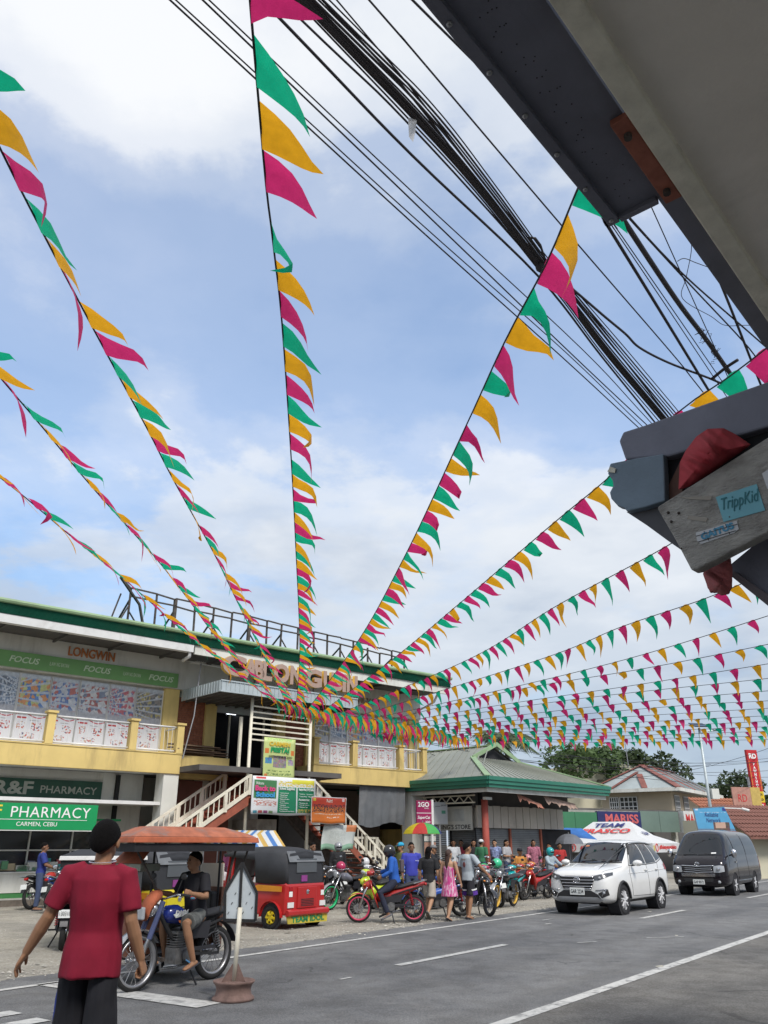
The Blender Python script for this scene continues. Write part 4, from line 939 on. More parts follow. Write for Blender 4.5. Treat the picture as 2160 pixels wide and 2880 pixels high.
# ================================================================ market hall with green hip roof
k0 = aty(1372, 2470, 33); k0.z = 0
KA = RD(45.5); KH = thing('market_hall', 'low market hall with ribbed green hip roof and red corner post', 'building', k0, KA)
m_rib = mat('pale_green_roof', (.255, .265, .225), .55, .1, var=.12, scale=.6, dirt=.4, dirtcol=(.20, .21, .17))
m_panelc = mat('cream_cladding', (.50, .46, .40), .75, var=.1, scale=1, dirt=.5, dirtcol=(.28, .25, .21))
m_shut = mat('grey_shutter', (.17, .18, .185), .5, .3, var=.15, scale=1.5)
m_redp = mat('red_post_paint', (.36, .075, .055), .7, var=.2, scale=3, dirt=.3)
W_, YB, EZ_, RZ_ = 3.45, 14.0, 3.95, 5.62
E_ = -.9; XE = 2 * W_ + .9
def kbox(n, m, *a, **k): return boxpart(n, m, k.pop('parent', KH), *a, **k)
gy, gz, gh = 2.0, 5.02, 1.55
hip = part('roof', m_rib, KH, lambda b: b.add([(E_, E_, EZ_), (XE, E_, EZ_), (W_ + gh, gy, gz), (W_ - gh, gy, gz), (W_, gy + .1, RZ_), (W_, YB, RZ_), (E_, YB, EZ_), (XE, YB, EZ_), (W_ - gh, gy + .1, gz), (W_ + gh, gy + .1, gz)],
    [(0, 1, 2, 3), (0, 8, 4, 5, 6), (1, 7, 5, 4, 9)]))
def seams(pa, pb, qa, qb, n, w=.035, h=.03):
    """standing seams between edge pa-pb (eave) and qa-qb (top)"""
    mb = MB()
    for i in range(n + 1):
        f = i / n; mb.bar(V(pa).lerp(V(pb), f) + V((0, 0, .012)), V(qa).lerp(V(qb), f) + V((0, 0, .012)), w, h)
    return mb.build('roof_seams', m_rib, hip)
seams((E_, E_, EZ_), (XE, E_, EZ_), (W_ - gh, gy, gz), (W_ + gh, gy, gz), 22)
seams((E_, E_ + .4, EZ_), (E_, YB, EZ_), (W_, gy + .3, RZ_), (W_, YB, RZ_), 34)
part('hip_cap', m_grnedge, hip, lambda b: b.bar((E_, E_, EZ_ + .03), (W_ - gh, gy, gz + .03), .22, .05)); part('hip_cap', m_grnedge, hip, lambda b: b.bar((XE, E_, EZ_ + .03), (W_ + gh, gy, gz + .03), .22, .05)); part('ridge_cap', m_grnedge, hip, lambda b: b.bar((W_, gy, RZ_ + .02), (W_, YB, RZ_ + .02), .25, .05))
part('gable_vent', m_dark, hip, lambda b: b.prism([(W_ - gh + .25, gz + .03), (W_ + gh - .25, gz + .03), (W_, RZ_ - .1)], gy + .14, gy + .2, 'y'))
for sx in (-1, 1): part('barge_board', m_grnedge, hip, lambda b: b.bar((W_ + sx * (gh + .12), gy - .12, gz - .02), (W_, gy - .12, RZ_ + .06), .05, .17))
for (p, q) in (((E_, E_), (XE, E_)), ((E_, E_), (E_, YB))):
    for j, (o_, z0, z1) in enumerate(((.06, 3.84, 3.98), (.02, 3.70, 3.84), (-.03, 3.58, 3.70))):
        if p[1] == q[1]: kbox('fascia', m_grnroof if j else m_grnroof, p[0] - o_, q[0] + o_, p[1] - o_ - .05, p[1] - o_, z0, z1 - .004)
        else: kbox('fascia', m_grnroof, p[0] - o_ - .05, p[0] - o_, p[1] + .004 - o_, q[1], z0, z1 - .004)
kbox('eave_board', m_white, E_ + .1, XE - .1, E_ + .12, E_ + .16, 3.42, 3.60); kbox('eave_board', m_white, E_ + .12, E_ + .16, E_ + .18, YB, 3.42, 3.60)
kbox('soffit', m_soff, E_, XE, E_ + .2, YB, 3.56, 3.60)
part('corner_post', m_redp, KH, lambda b: b.tube([(0, 0, 0), (0, 0, 3.2)], .13, 16), smooth=True); kbox('post_lamp', m_wmetal, -.22, .16, -.25, -.1, 3.18, 3.28)
for x in (): part('post', m_redp, KH, lambda b: b.tube([(x, 0, 0), (x, 0, 3.5)], .12, 12))
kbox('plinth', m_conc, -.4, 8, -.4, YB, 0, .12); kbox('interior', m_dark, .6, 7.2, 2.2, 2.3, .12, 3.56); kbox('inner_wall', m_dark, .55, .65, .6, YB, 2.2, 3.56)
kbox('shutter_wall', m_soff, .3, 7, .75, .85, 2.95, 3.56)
# cladding boards on both faces, shutters below
for i in range(24): x = .25 + i * .25; kbox('cladding_board', m_panelc, x, x + .235, .55 + .012 * (i % 2), .62, 2.2, 3.02 + rnd.uniform(-.02, .02))
for i in range(9): y = .45 + i * .45; kbox('cladding_board', m_panelc, .5, .56 + .01 * (i % 2), y, y + .43, 2.2, 3.0)
def shutter(x0, x1, face):
    z = .14; k = 0
    fr = MB()
    while z < 2.18:
        if face == 'x': fr.box(x0, x1, .68, .70, z, z + .062)
        else: fr.box(.62, .64, x0, x1, z, z + .062)
        z += .07
    fr.build('shutter', m_shut, KH)
for x0, x1 in ((.3, 2.35), (2.45, 4.5)): shutter(x0, x1, 'x')
shutter(.4, 2.4, 'y'); shutter(2.5, 4.6, 'y')
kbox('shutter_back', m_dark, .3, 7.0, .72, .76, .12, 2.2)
for x in (2.4, 4.55): kbox('shutter_post', m_oxide, x - .05, x + .05, .6, .7, .12, 2.2)
# lattice beam and dangling awning rags
mb = MB(); 
for i in range(8): y = .4 + i * .45; mb.bar((-.2, y, 3.12), (-.2, y + .225, 3.34), .03); mb.bar((-.2, y + .225, 3.34), (-.2, y + .45, 3.12), .03)
mb.bar((-.2, .3, 3.1), (-.2, 4.2, 3.1), .05); mb.bar((-.2, .3, 3.36), (-.2, 4.2, 3.36), .05); mb.build('lattice_beam', m_wpaint, KH)
def ragcloth(name, label, m, P, drop, seed, thing_=True):
    """torn strip hung between two points"""
    a, b = V(P[0]), V(P[1]); n = 16; vs = []; fs = []
    for i in range(n + 1):
        f = i / n; t = a.lerp(b, f); d = drop * (.55 + .6 * abs(noise.noise(V((i * .7, seed, 0)))) + (.35 if i % 5 == 2 else 0))
        for j in range(4): vs.append(t + V((.05 * math.sin(i + j), -.12 * j / 3, -d * j / 3)))
    for i in range(n):
        for j in range(3): fs.append((i * 4 + j, (i + 1) * 4 + j, (i + 1) * 4 + j + 1, i * 4 + j + 1))
    o = MB().add([(KH_M @ v) for v in vs], fs).build(name, m, None, smooth=True); return tag(o, label, 'awning')
KH_M = Matrix.Translation(k0) @ Matrix.Rotation(KA, 4, 'Z')
m_torn = mat('torn_pink_awning', (.40, .16, .11), .9, var=.3, scale=3, dirt=.5, dirtcol=(.3, .25, .2))
ragcloth('torn_awning', 'torn orange-pink awning scrap hanging under the market hall eave', m_torn, ((1.3, -.5, 3.5), (3.1, -.5, 3.1)), .28, 1)
ragcloth('torn_awning', 'faded striped awning scrap right of the orange-pink one', mat('faded_stripe', (.38, .27, .22), .9, var=.35, scale=6), ((3.2, -.5, 3.45), (5.6, -.5, 3.2)), .34, 5)
cs = thing('store_sign', "white board reading CHING'S STORE beside the red corner post", 'sign', k0, KA)
kbox('board', m_white, .34, .40, .9, 2.9, 2.12, 3.0, parent=cs)
text("CHING'S STORE", m_txtk, cs, (.335, 2.85, 2.16), xdir=(0, -1, 0), w=1.85, h=.17, bold=.015)
kbox('faded_print', mat('faded_patch', (.50, .52, .50), .7), .336, .34, 1.3, 2.3, 2.45, 2.9, parent=cs)

# shipping agent signs
def facing(px, py, Y, ang):
    p = aty(px, py, Y); return p, ang
def flat_sign(name, label, px, Y, z0, z1, w, ang, m, th=.08, cat='sign'):
    p = aty(px, 2300, Y); t = thing(name, label, cat, (p.x, p.y, 0), ang)
    boxpart('board', m, t, -w / 2, w / 2, 0, th, z0, z1, bev=.006); return t
m_mag = mat('magenta_sign', (.30, .015, .09), .5, var=.06)
t2 = flat_sign('shipping_sign', 'magenta 2GO travel and SuperCat sign by the white column', 1193, 33.0, 2.28, 3.16, .62, RD(20), m_mag)
boxpart('divider', m_txtw, t2, -.31, .31, -.004, 0, 2.70, 2.72)
text('2GO', m_txtw, t2, (-.25, -.006, 2.93), w=.46, h=.18, bold=.03); text('TRAVEL', m_txtw, t2, (0, -.006, 2.86), w=.2, h=.045); text('SuperCat', m_txtw, t2, (-.27, -.006, 2.47), w=.52, h=.14, shear=.2, bold=.015); text('2GO', m_txtw, t2, (.05, -.006, 2.36), w=.2, h=.07, bold=.03)
boxpart('frame', m_wmetal, t2, .312, .40, 0, .12, 2.1, 3.2); part('post', m_wmetal, t2, lambda b: b.tube([(.36, .1, 0), (.36, .1, 2.1)], .05, 8))
t3 = flat_sign('notice_sign', 'small white sign beside the magenta shipping sign', 1239, 34.0, 2.33, 3.15, .62, RD(20), mat('white_board', (.55, .57, .57), .5, var=.05))
boxpart('logo', mat('green_logo', (.10, .32, .22), .5), t3, .05, .22, -.004, 0, 2.72, 2.84); boxpart('line', m_shut, t3, -.22, 0, -.004, 0, 2.98, 3.0); text('Agents Center', m_shut, t3, (.02, -.006, 2.98), w=.24, h=.1)
part('post', m_wmetal, t3, lambda b: b.tube([(0, .1, 0), (0, .1, 2.33)], .04, 8))
t4 = flat_sign('notice_boards', 'stack of small notice boards on the salmon column below the umbrella', 1208, 33.4, 1.2, 2.25, .5, RD(20), mat('notice_dark', (.10, .12, .12), .6))
for i, (z0, z1, c) in enumerate(((1.72, 1.9, (.5, .5, .46)), (1.25, 1.68, (.32, .18, .13)), (1.95, 2.05, (.35, .45, .30)))): boxpart('notice', mat('notice_%d' % i, c, .7, var=.25, scale=14), t4, -.24, .24, -.008, 0, z0, z1)

# ================================================================ vendor umbrella
def umbrella(name, label, loc, r, h, rise, cols, n=8, tilt=0.0):
    t = thing(name, label, 'umbrella', loc); t.rotation_euler = (tilt, 0, .2)
    for i in range(n):
        a0, a1 = 2 * math.pi * i / n, 2 * math.pi * (i + 1) / n; vs = []; fs = []; K = 5
        for j in range(K + 1):
            f = j / K; rr_ = r * math.sin(f * 1.25) / math.sin(1.25); zz_ = h + rise * (math.cos(f * 1.25) - math.cos(1.25)) / (1 - math.cos(1.25))
            for k in range(4):
                a = a0 + (a1 - a0) * k / 3; sag = 1 - .05 * math.sin(math.pi * k / 3) * f
                vs.append((rr_ * sag * math.cos(a), rr_ * sag * math.sin(a), zz_))
        for j in range(K):
            for k in range(3): fs.append((j * 4 + k, j * 4 + k + 1, (j + 1) * 4 + k + 1, (j + 1) * 4 + k))
        MB().add(vs, fs).build('panel', cols[i % len(cols)], t)
        part('rib', m_steel, t, lambda b: b.tube([(0, 0, h + rise * .55), (r * .97 * math.cos(a0), r * .97 * math.sin(a0), h - .01)], .006, 4))
    part('pole', m_steel, t, lambda b: b.tube([(0, 0, 0), (0, 0, h + rise + .06)], .018, 8)); return t
uy, ur, ug, ub = mat('umb_yellow', (.62, .50, .03), .6, trans=.3), mat('umb_red', (.55, .05, .04), .6, trans=.3), mat('umb_green', (.08, .42, .10), .6, trans=.3), mat('umb_navy', (.04, .05, .2), .6, trans=.3)
p = aty(1190, 2400, 29.5); umbrella('vendor_umbrella', 'yellow, red, green and blue beach umbrella by the salmon column', (p.x, p.y, 0), .68, 1.93, .36, [uy, ur, ug, ub, uy, ur, ug, ub])

# ================================================================ further buildings
fb_ = thing('hall_behind', 'plain cream flat-roofed wall rising behind the market hall', 'building', (0, 0, 0))
P = [aty(1500, 2168, 64), aty(1715, 2142, 66), aty(1800, 2158, 66), aty(1840, 2175, 66)]
m_cream = mat('cream_wall', (.56, .53, .40), .9, var=.08, scale=.4, dirt=.3, dirtcol=(.4, .37, .27))
part('wall', m_cream, fb_, lambda b: b.add([(p.x, p.y, z) for p in P for z in (0, p.z)] + [(p.x + 4, p.y + 9, z) for p in P for z in (0, p.z + .3)], [(0, 2, 3, 1), (2, 4, 5, 3), (4, 6, 7, 5), (1, 3, 11, 9), (3, 5, 13, 11), (5, 7, 15, 13), (6, 14, 15, 7), (0, 1, 9, 8)]))
# house with rusty roof
h0 = aty(1908, 2400, 58.5); h0.z = -.4; HA = RD(56)
HS = thing('house', 'cream house with rust-streaked hip roof and white grille windows', 'house', h0, HA); HS.scale = (1.25,) * 3
m_house = mat('house_plaster', (.46, .38, .27), .9, var=.08, scale=.7, dirt=.4, dirtcol=(.30, .24, .17)); m_rroof = mat('blue_grey_roof', (.33, .37, .37), .6, .2, var=.15, scale=1); m_rroof2 = mat('rust_roof', (.20, .075, .06), .8, var=.3, scale=2)
def hbx(n, m, *a, **k): return boxpart(n, m, k.pop('parent', HS), *a, **k)
hbx('wall', m_house, 0, 9, 0, 3.9, 0, 4.45); hbx('extension', mat('yellow_block', (.52, .45, .22), .9, bump=.3), 9.0, 10.6, .6, 3.9, 0, 4.3)
part('roof', m_rroof, HS, lambda b: b.add([(-.6, -.6, 4.45), (9.3, -.6, 4.45), (9.3, 4.5, 4.45), (-.6, 4.5, 4.45), (1.6, 1.95, 5.85), (8.2, 1.95, 5.85), (-.6, -.6, 4.3), (9.3, -.6, 4.3), (9.3, 4.5, 4.3), (-.6, 4.5, 4.3)], [(0, 1, 5, 4), (1, 2, 5), (2, 3, 4, 5), (3, 0, 4), (6, 9, 8, 7)]))
for (a, b_) in (((-.6, 4.5, 4.47), (1.6, 1.95, 5.88)), ((-.6, -.6, 4.47), (1.6, 1.95, 5.88)), ((1.6, 1.95, 5.88), (8.2, 1.95, 5.88)), ((-.6, 3.2, 4.47), (.9, 2.0, 5.45)), ((-.6, 1.2, 4.47), (.6, 1.8, 5.3))):
    part('rust_band', m_rroof2, HS, lambda b: b.bar(a, b_, .32, .04))
for i in range(4): x = .4 + i * 2.3; part('rust_band', m_rroof2, HS, lambda b: b.bar((x, -.6, 4.48), (1.6 + x * .72, 1.9, 5.86), .18 + .14 * (i % 2), .03))
mb = MB()
for i in range(26): x = -.4 + i * .37; mb.bar((x, -.6, 4.47), (min(max(x, 1.6), 8.2), 1.95, 5.87), .03, .03)
mb.build('roof_seams', m_rroof, HS)
part('eave_board', m_white, HS, lambda b: (b.box(-.65, 9.35, -.66, -.6, 4.28, 4.46), b.box(-.66, -.6, -.6, 4.5, 4.28, 4.46)))
def hwin(face, a, w, z0, z1):
    mbg = MB()
    if face == 'x': f = hbx('window', m_glassd, a, a + w, -.03, .02, z0, z1)
    else: f = hbx('window', m_glassd, -.03, .02, a, a + w, z0, z1)
    for i in range(5):
        u = a + w * i / 4
        if face == 'x': mbg.box(u - .02, u + .02, -.06, -.03, z0, z1)
        else: mbg.box(-.06, -.03, u - .02, u + .02, z0, z1)
    for i in range(4):
        z = z0 + (z1 - z0) * i / 3
        if face == 'x': mbg.box(a, a + w, -.07, -.04, z - .02, z + .02)
        else: mbg.box(-.07, -.04, a, a + w, z - .02, z + .02)
    mbg.build('grille', m_wmetal, f)
hwin('y', 1.9, .95, 3.3, 4.05); hwin('y', 2.95, .5, 3.3, 4.05); hwin('x', .5, .9, 3.2, 4.1); hwin('x', 2.3, .9, 3.2, 4.1); hwin('x', 5.6, 1.0, 3.2, 4.1)
# MARISS pharmacy boards
ma = aty(1557, 2300, 50); ma.z = -.4; MA = RD(30)
MR = thing('pharmacy_shop', 'row of green boards and dark shopfronts of the MARISS pharmacy', 'shop', ma, MA); MR.scale = (1.25,) * 3
m_mgr = mat('board_green', (.045, .17, .085), .6, var=.12, scale=.8, dirt=.3, dirtcol=(.12, .18, .13)); m_mgr2 = mat('board_grey_green', (.14, .20, .17), .6, var=.12, scale=.8)
for x0, x1, m in ((0, 1.3, m_mgr), (1.32, 2.7, m_mgr), (5.6, 6.9, m_mgr2), (6.92, 8.3, m_mgr2)): boxpart('board', m, MR, x0, x1, 0, .12, 2.17, 3.02 + (.12 if x0 > 5 else 0))
boxpart('back_wall', m_soff, MR, -.5, 14, 1.8, 1.9, 0, 3.3); boxpart('floor_slab', m_conc, MR, -.5, 14, -.3, 1.8, 0, .1); boxpart('roof_slab', m_conc, MR, -.5, 8.3, .13, 1.9, 3.0, 3.12)
for x in (0, 2.8, 5.6, 8.2): boxpart('column', m_white, MR, x, x + .25, .3, .55, .1, 3.0)
bn = boxpart('blue_board', mat('navy_board', (.025, .03, .11), .5), MR, 2.72, 5.58, -.03, .12, 2.17, 3.08, label='navy MARISS board')
text('MARISS', mat('red_white_print', (.55, .12, .12), .5), bn, (3.2, -.04, 2.55), w=2.2, h=.42, bold=.03); text('PHARMACY', m_txtw, bn, (3.2, -.04, 2.25), w=2.1, h=.2)
lb = boxpart('light_box', mat('white_lightbox', (.62, .62, .60), .5), MR, 8.4, 10.0, -.25, .05, 2.15, 3.18, label='white MARISS PHARMACY light box')
text('MARISS', m_txtr, lb, (8.55, -.26, 2.62), w=1.32, h=.42, bold=.02); text('PHARMACY', m_txtk, lb, (8.55, -.26, 2.28), w=1.32, h=.2)
bt = aty(1590, 2345, 40)
o = MB().add([(bt.x - 1.0, bt.y + .6, 2.35), (bt.x + .9, bt.y + .6, 2.3), (bt.x + 1.3, bt.y - .6, 1.8), (bt.x - .4, bt.y - .6, 1.95)], [(0, 1, 2, 3)]).build('blue_awning', mat('blue_tarp', (.03, .14, .42), .6)); tag(o, 'small bright blue tarpaulin awning left of the white tent', 'awning')
p = aty(1603, 2400, 36.5); umbrella('grey_umbrella', 'grey umbrella open beside the blue awning', (p.x, p.y, 0), .62, 1.62, .4, [mat('umb_grey', (.14, .15, .17), .6)])
# tiled roofs at the right
m_tile = mat('terracotta_tiles', (.33, .13, .075), .8, var=.3, scale=3); m_tile2 = mat('maroon_tiles', (.19, .085, .065), .8, var=.3, scale=3)
def tiled(name, label, px, Y, ang, w, d, z0, z1, m):
    p = aty(px, 2400, Y); t = thing(name, label, 'building', (p.x, p.y, 0), ang)
    boxpart('wall', m_cream, t, .2, w - .2, .8, d + 1, 0, z0 + .2)
    cols, rows = int(w / .24), 8; 
    rf_ = MB().add([(0, 0, z0), (w, 0, z0), (w, d, z1), (0, d, z1), (0, 0, z0 - .1), (w, 0, z0 - .1)], [(0, 1, 2, 3), (4, 5, 1, 0)]).build('roof', m, t)
    tl = MB()   # one barrel tile, copied over the slope
    s = math.hypot(d, z1 - z0) / rows; a = math.atan2(z1 - z0, d)
    prof_ = [(math.cos(math.pi * k / 5) * .105, math.sin(math.pi * k / 5) * .07) for k in range(6)]
    tl.loft([[(x, 0, z) for x, z in prof_], [(x * .9, s * 1.08, z * .8) for x, z in prof_]], cap=False, closed_ring=False); me = tl.mesh('roof_tile', True); me.materials.append(m)
    cnt = 0
    for j in range(rows):
        for i in range(cols):
            if cnt >= 290: break
            o = linkobj('roof_tile', me, rf_); o.location = (.12 + i * .24, j * s * math.cos(a), z0 + .02 + j * s * math.sin(a) + .012 * (j % 2)); o.rotation_euler = (a - .05, 0, rnd.uniform(-.02, .02)); cnt += 1
    return t
tiled('tiled_shop', 'shop with bright terracotta tile roof right of the street lamp', 2042, 50, RD(20), 3.9, 2.6, 2.75, 4.2, m_tile)
tiled('tiled_shop', 'shop with dark maroon tile roof at the right edge', 2118, 44, RD(25), 7.0, 2.6, 1.95, 3.55, m_tile2)
tiled('tiled_shop', 'low terracotta tile roof beside the MARISS light box', 1972, 60, RD(15), 1.6, 1.6, 2.4, 3.6, mat('salmon_tiles', (.42, .19, .12), .8, var=.25))
t = flat_sign('shop_placard', 'small pink and yellow placard below the pawnshop sign', 2110, 50, 3.1, 4.7, 1.9, RD(15), mat('pink_placard', (.42, .22, .17), .6)); boxpart('yellow_side', mat('yellow_placard', (.5, .36, .1), .6), t, .3, .95, -.01, 0, 3.1, 4.7); text('RD', m_txtr, t, (-.6, -.01, 3.9), w=.6, h=.4); part('post', m_steel, t, lambda b: b.tube([(0, .2, 0), (0, .2, 3.1)], .06, 8))
# pawnshop sign
m_rds = mat('pawn_red', (.45, .02, .025), .45, var=.05)
p = aty(2128, 2200, 60); RDS = thing('pawnshop_sign', 'tall red RD PAWNSHOP sign with yellow CASH PADALA panel', 'sign', (p.x, p.y, 0), RD(18))
boxpart('board', m_rds, RDS, -.45, .45, 0, .2, 5.05, 7.85); boxpart('yellow_panel', mat('pawn_yellow', (.66, .46, .02), .5), RDS, -.45, .45, -.01, .2, 4.32, 5.04); boxpart('red_panel', m_rds, RDS, -.45, .45, -.01, .2, 3.7, 4.31)
text('RD', m_txtw, RDS, (-.32, -.02, 7.25), w=.62, h=.36, bold=.04)
for i, ch in enumerate('PAWNSHOP'): text(ch, m_txtw, RDS, (0, -.02, 6.78 - i * .235), h=.19, bold=.04, align='C')
text('CASH', m_txtk, RDS, (-.32, -.02, 4.74), w=.62, h=.2, bold=.03); text('PADALA', m_txtk, RDS, (-.36, -.02, 4.42), w=.72, h=.2, bold=.03); text('MONEY', m_txtw, RDS, (-.32, -.02, 4.04), w=.62, h=.17, bold=.03); text('CHANGER', m_txtw, RDS, (-.36, -.02, 3.78), w=.72, h=.16, bold=.03)
for s in (-1, 1): boxpart('outline', mat('gold_line', (.6, .42, .05), .5), RDS, s * .36 - .015, s * .36 + .015, -.006, 0, 5.1, 7.1)
part('post', m_steel, RDS, lambda b: b.tube([(-.6, .1, 0), (-.6, .1, 6.0)], .09, 8)); part('bracket', m_steel, RDS, lambda b: b.bar((-.6, .1, 5.6), (-.4, .1, 5.6), .06))
# street lamp with banner
p = aty(1992, 2230, 44); LP = thing('street_lamp', 'steel street lamp pole with solar panel and meter box', 'lamp post', (p.x, p.y, 0), RD(10))
part('pole', m_ggrey, LP, lambda b: b.tube([(0, 0, 0), (0, 0, 7.3)], [.1, .06], 12), smooth=True); part('arm', m_ggrey, LP, lambda b: b.tube([(0, 0, 7.0), (.5, 0, 7.15), (1.2, 0, 7.2)], .035, 8)); part('lamp_head', m_ggrey, LP, lambda b: b.box(.8, 1.5, -.12, .12, 7.2, 7.28))
part('solar_panel', m_glassd, LP, lambda b: b.add([(-.4, -.3, 7.35), (.4, -.3, 7.35), (.4, .3, 7.6), (-.4, .3, 7.6), (-.4, -.28, 7.31), (.4, -.28, 7.31), (.4, .32, 7.56), (-.4, .32, 7.56)], [(0, 1, 2, 3), (7, 6, 5, 4), (0, 4, 5, 1), (1, 5, 6, 2), (2, 6, 7, 3), (3, 7, 4, 0)]))
part('meter_box', m_white, LP, lambda b: b.box(.1, .5, -.2, .1, 3.75, 4.25), bev=.01); part('bracket_arm', m_wmetal, LP, lambda b: b.bar((.1, 0, 3.35), (1.9, 0, 3.3), .05)); part('camera', m_wmetal, LP, lambda b: b.tube([(1.75, 0, 3.3), (2.05, -.15, 3.2)], .07, 10))
p = aty(2003, 2300, 43.2); SB = thing('street_banner', 'sky blue Reliable Network banner on the lamp pole', 'banner', (p.x, p.y, 0), RD(12))
bo = part('cloth', rects('network_print', (.09, .33, .55), [(0, 1, 0, .18, (.12, .2, .3)), (.45, .85, .0, .42, (.16, .10, .09), 'photo'), (.5, .75, .2, .42, (.5, .33, .25)), (.72, .93, .84, .97, (.03, .06, .25)), (.05, .12, .86, .94, (.5, .6, .7)), (.15, .8, .78, .80, (.5, .6, .7), 'busy')]), SB, lambda b: b.add([(-.85, 0, 2.1), (1.25, 0, 2.15), (.75, 0, 3.35), (-1.0, 0, 3.25)], [(0, 1, 2, 3)]))
uvl = bo.data.uv_layers.new(name='UVMap')
for lp in bo.data.loops: v = bo.data.vertices[lp.vertex_index].co; uvl.data[lp.index].uv = ((v.x + 1) / 2.25, (v.z - 2.1) / 1.25)
text('Reliable', m_txtb, SB, (-.4, -.01, 2.88), w=.75, h=.2, shear=.2); text('Network', m_txtb, SB, (-.35, -.01, 2.62), w=.8, h=.2, shear=.2)
part('edge_strip', m_shut, SB, lambda b: b.bar((-1.0, 0, 3.27), (.75, 0, 3.37), .03)); part('edge_strip', m_shut, SB, lambda b: b.bar((-.86, 0, 2.1), (-1.0, 0, 3.27), .04))
# ================================================================ white tent
TF = aty(1838, 2400, 42); TF.z = 0
TN = thing('canopy_tent', 'white TEAM FRASCO canopy tent behind the white car', 'tent', TF, RANG)
TL, TW = 5.3, 4.1; m_tent = mat('tent_white', (.72, .73, .73), .6, var=.05, scale=1, trans=.25); ez, az = 1.66, 2.70
part('roof', m_tent, TN, lambda b: b.add([(0, 0, ez), (TW, 0, ez), (TW, TL, ez), (0, TL, ez), (TW / 2, 1.75, az), (TW / 2, TL - 1.55, az), (TW * .22, 1.0, 2.04), (TW * .22, TL - .9, 2.04), (TW * .78, 1.0, 2.04), (TW * .78, TL - .9, 2.04)],
     [(0, 1, 8, 6), (6, 8, 4), (1, 2, 9, 8), (8, 9, 5, 4), (2, 3, 7, 9), (9, 7, 5), (3, 0, 6, 7), (7, 6, 4, 5)]))
for (x0, y0, x1, y1) in ((0, 0, TW, 0), (0, TL, 0, 0), (TW, 0, TW, TL), (0, TL, TW, TL)):
    part('valance', m_tent, TN, lambda b: b.add([(x0, y0, ez), (x1, y1, ez), (x1, y1, ez - .42), (x0, y0, ez - .42)], [(0, 1, 2, 3)]))
for x in (.05, TW - .05):
    for y in (.05, TL - .05): part('leg', m_wmetal, TN, lambda b: b.box(x - .03, x + .03, y - .03, y + .03, 0, ez))
m_nvy = m_txtb
def tri_text(s, m, x, y0, y1, z, up, w, h, b=.02):
    pass
slx = V((TW / 2, 0, az - ez)).normalized()
def on_left(s, m, yc, f, w, h, bold=.03):   # lettering on the roof slope that faces the road's start (x = 0 side)
    o0 = V((0, 0, ez)) + V((TW * .22, 0, 2.04 - ez)) * 1.0 + (V((TW / 2, 0, az)) - V((TW * .22, 0, 2.04))) * f
    text(s, m, TN, o0 + V((-.03, yc, .05)), xdir=(0, -1, 0), ydir=V((TW / 2 - TW * .22, 0, az - 2.04)), w=w, h=h, bold=bold, align='C', shear=.15)
on_left('TEAM', m_nvy, TL / 2 + .05, .52, 1.6, .38); on_left('FRASCO', m_txtr, TL / 2 + .1, .08, 2.6, .42)
fr_o = V((TW / 2, .55, 2.12)); text('TEAM', m_nvy, TN, (TW / 2, .92, 2.06), ydir=(0, 1, .85), w=.8, h=.22, align='C', shear=.15, bold=.02); text('FRASCO', m_txtr, TN, (TW / 2, .60, 1.88), ydir=(0, 1, .38), w=1.5, h=.28, align='C', shear=.15, bold=.02)
text('#Duterte Frasco', m_txtr, TN, (-.01, TL - 1.6, ez - .3), xdir=(0, -1, 0), w=1.9, h=.2, bold=.03, shear=.2); text('#bisayangdako', m_txtr, TN, (.9, -.01, ez - .32), w=2.6, h=.24, bold=.04, shear=.2)
boxpart('yellow_patch', mat('tent_yellow', (.5, .42, .12), .6), TN, -.01, -.004, TL - .75, TL - .35, ez - .36, ez - .06); part('emblem', m_txtr, TN, lambda b: b.tube([(-.012, TL - 1.2 + .17 * math.cos(a), ez - .2 + .17 * math.sin(a)) for a in [k * .524 for k in range(12)]], .022, 6, closed=True)); boxpart('emblem_bar', m_txtr, TN, -.02, -.005, TL - 1.23, TL - 1.17, ez - .29, ez - .11)
part('emblem', m_txtr, TN, lambda b: b.tube([(.55 + .17 * math.cos(a), -.012, ez - .2 + .17 * math.sin(a)) for a in [k * .524 for k in range(12)]], .022, 6, closed=True)); boxpart('yellow_patch', MATS['tent_yellow'], TN, .1, .3, -.01, -.004, ez - .36, ez - .1)
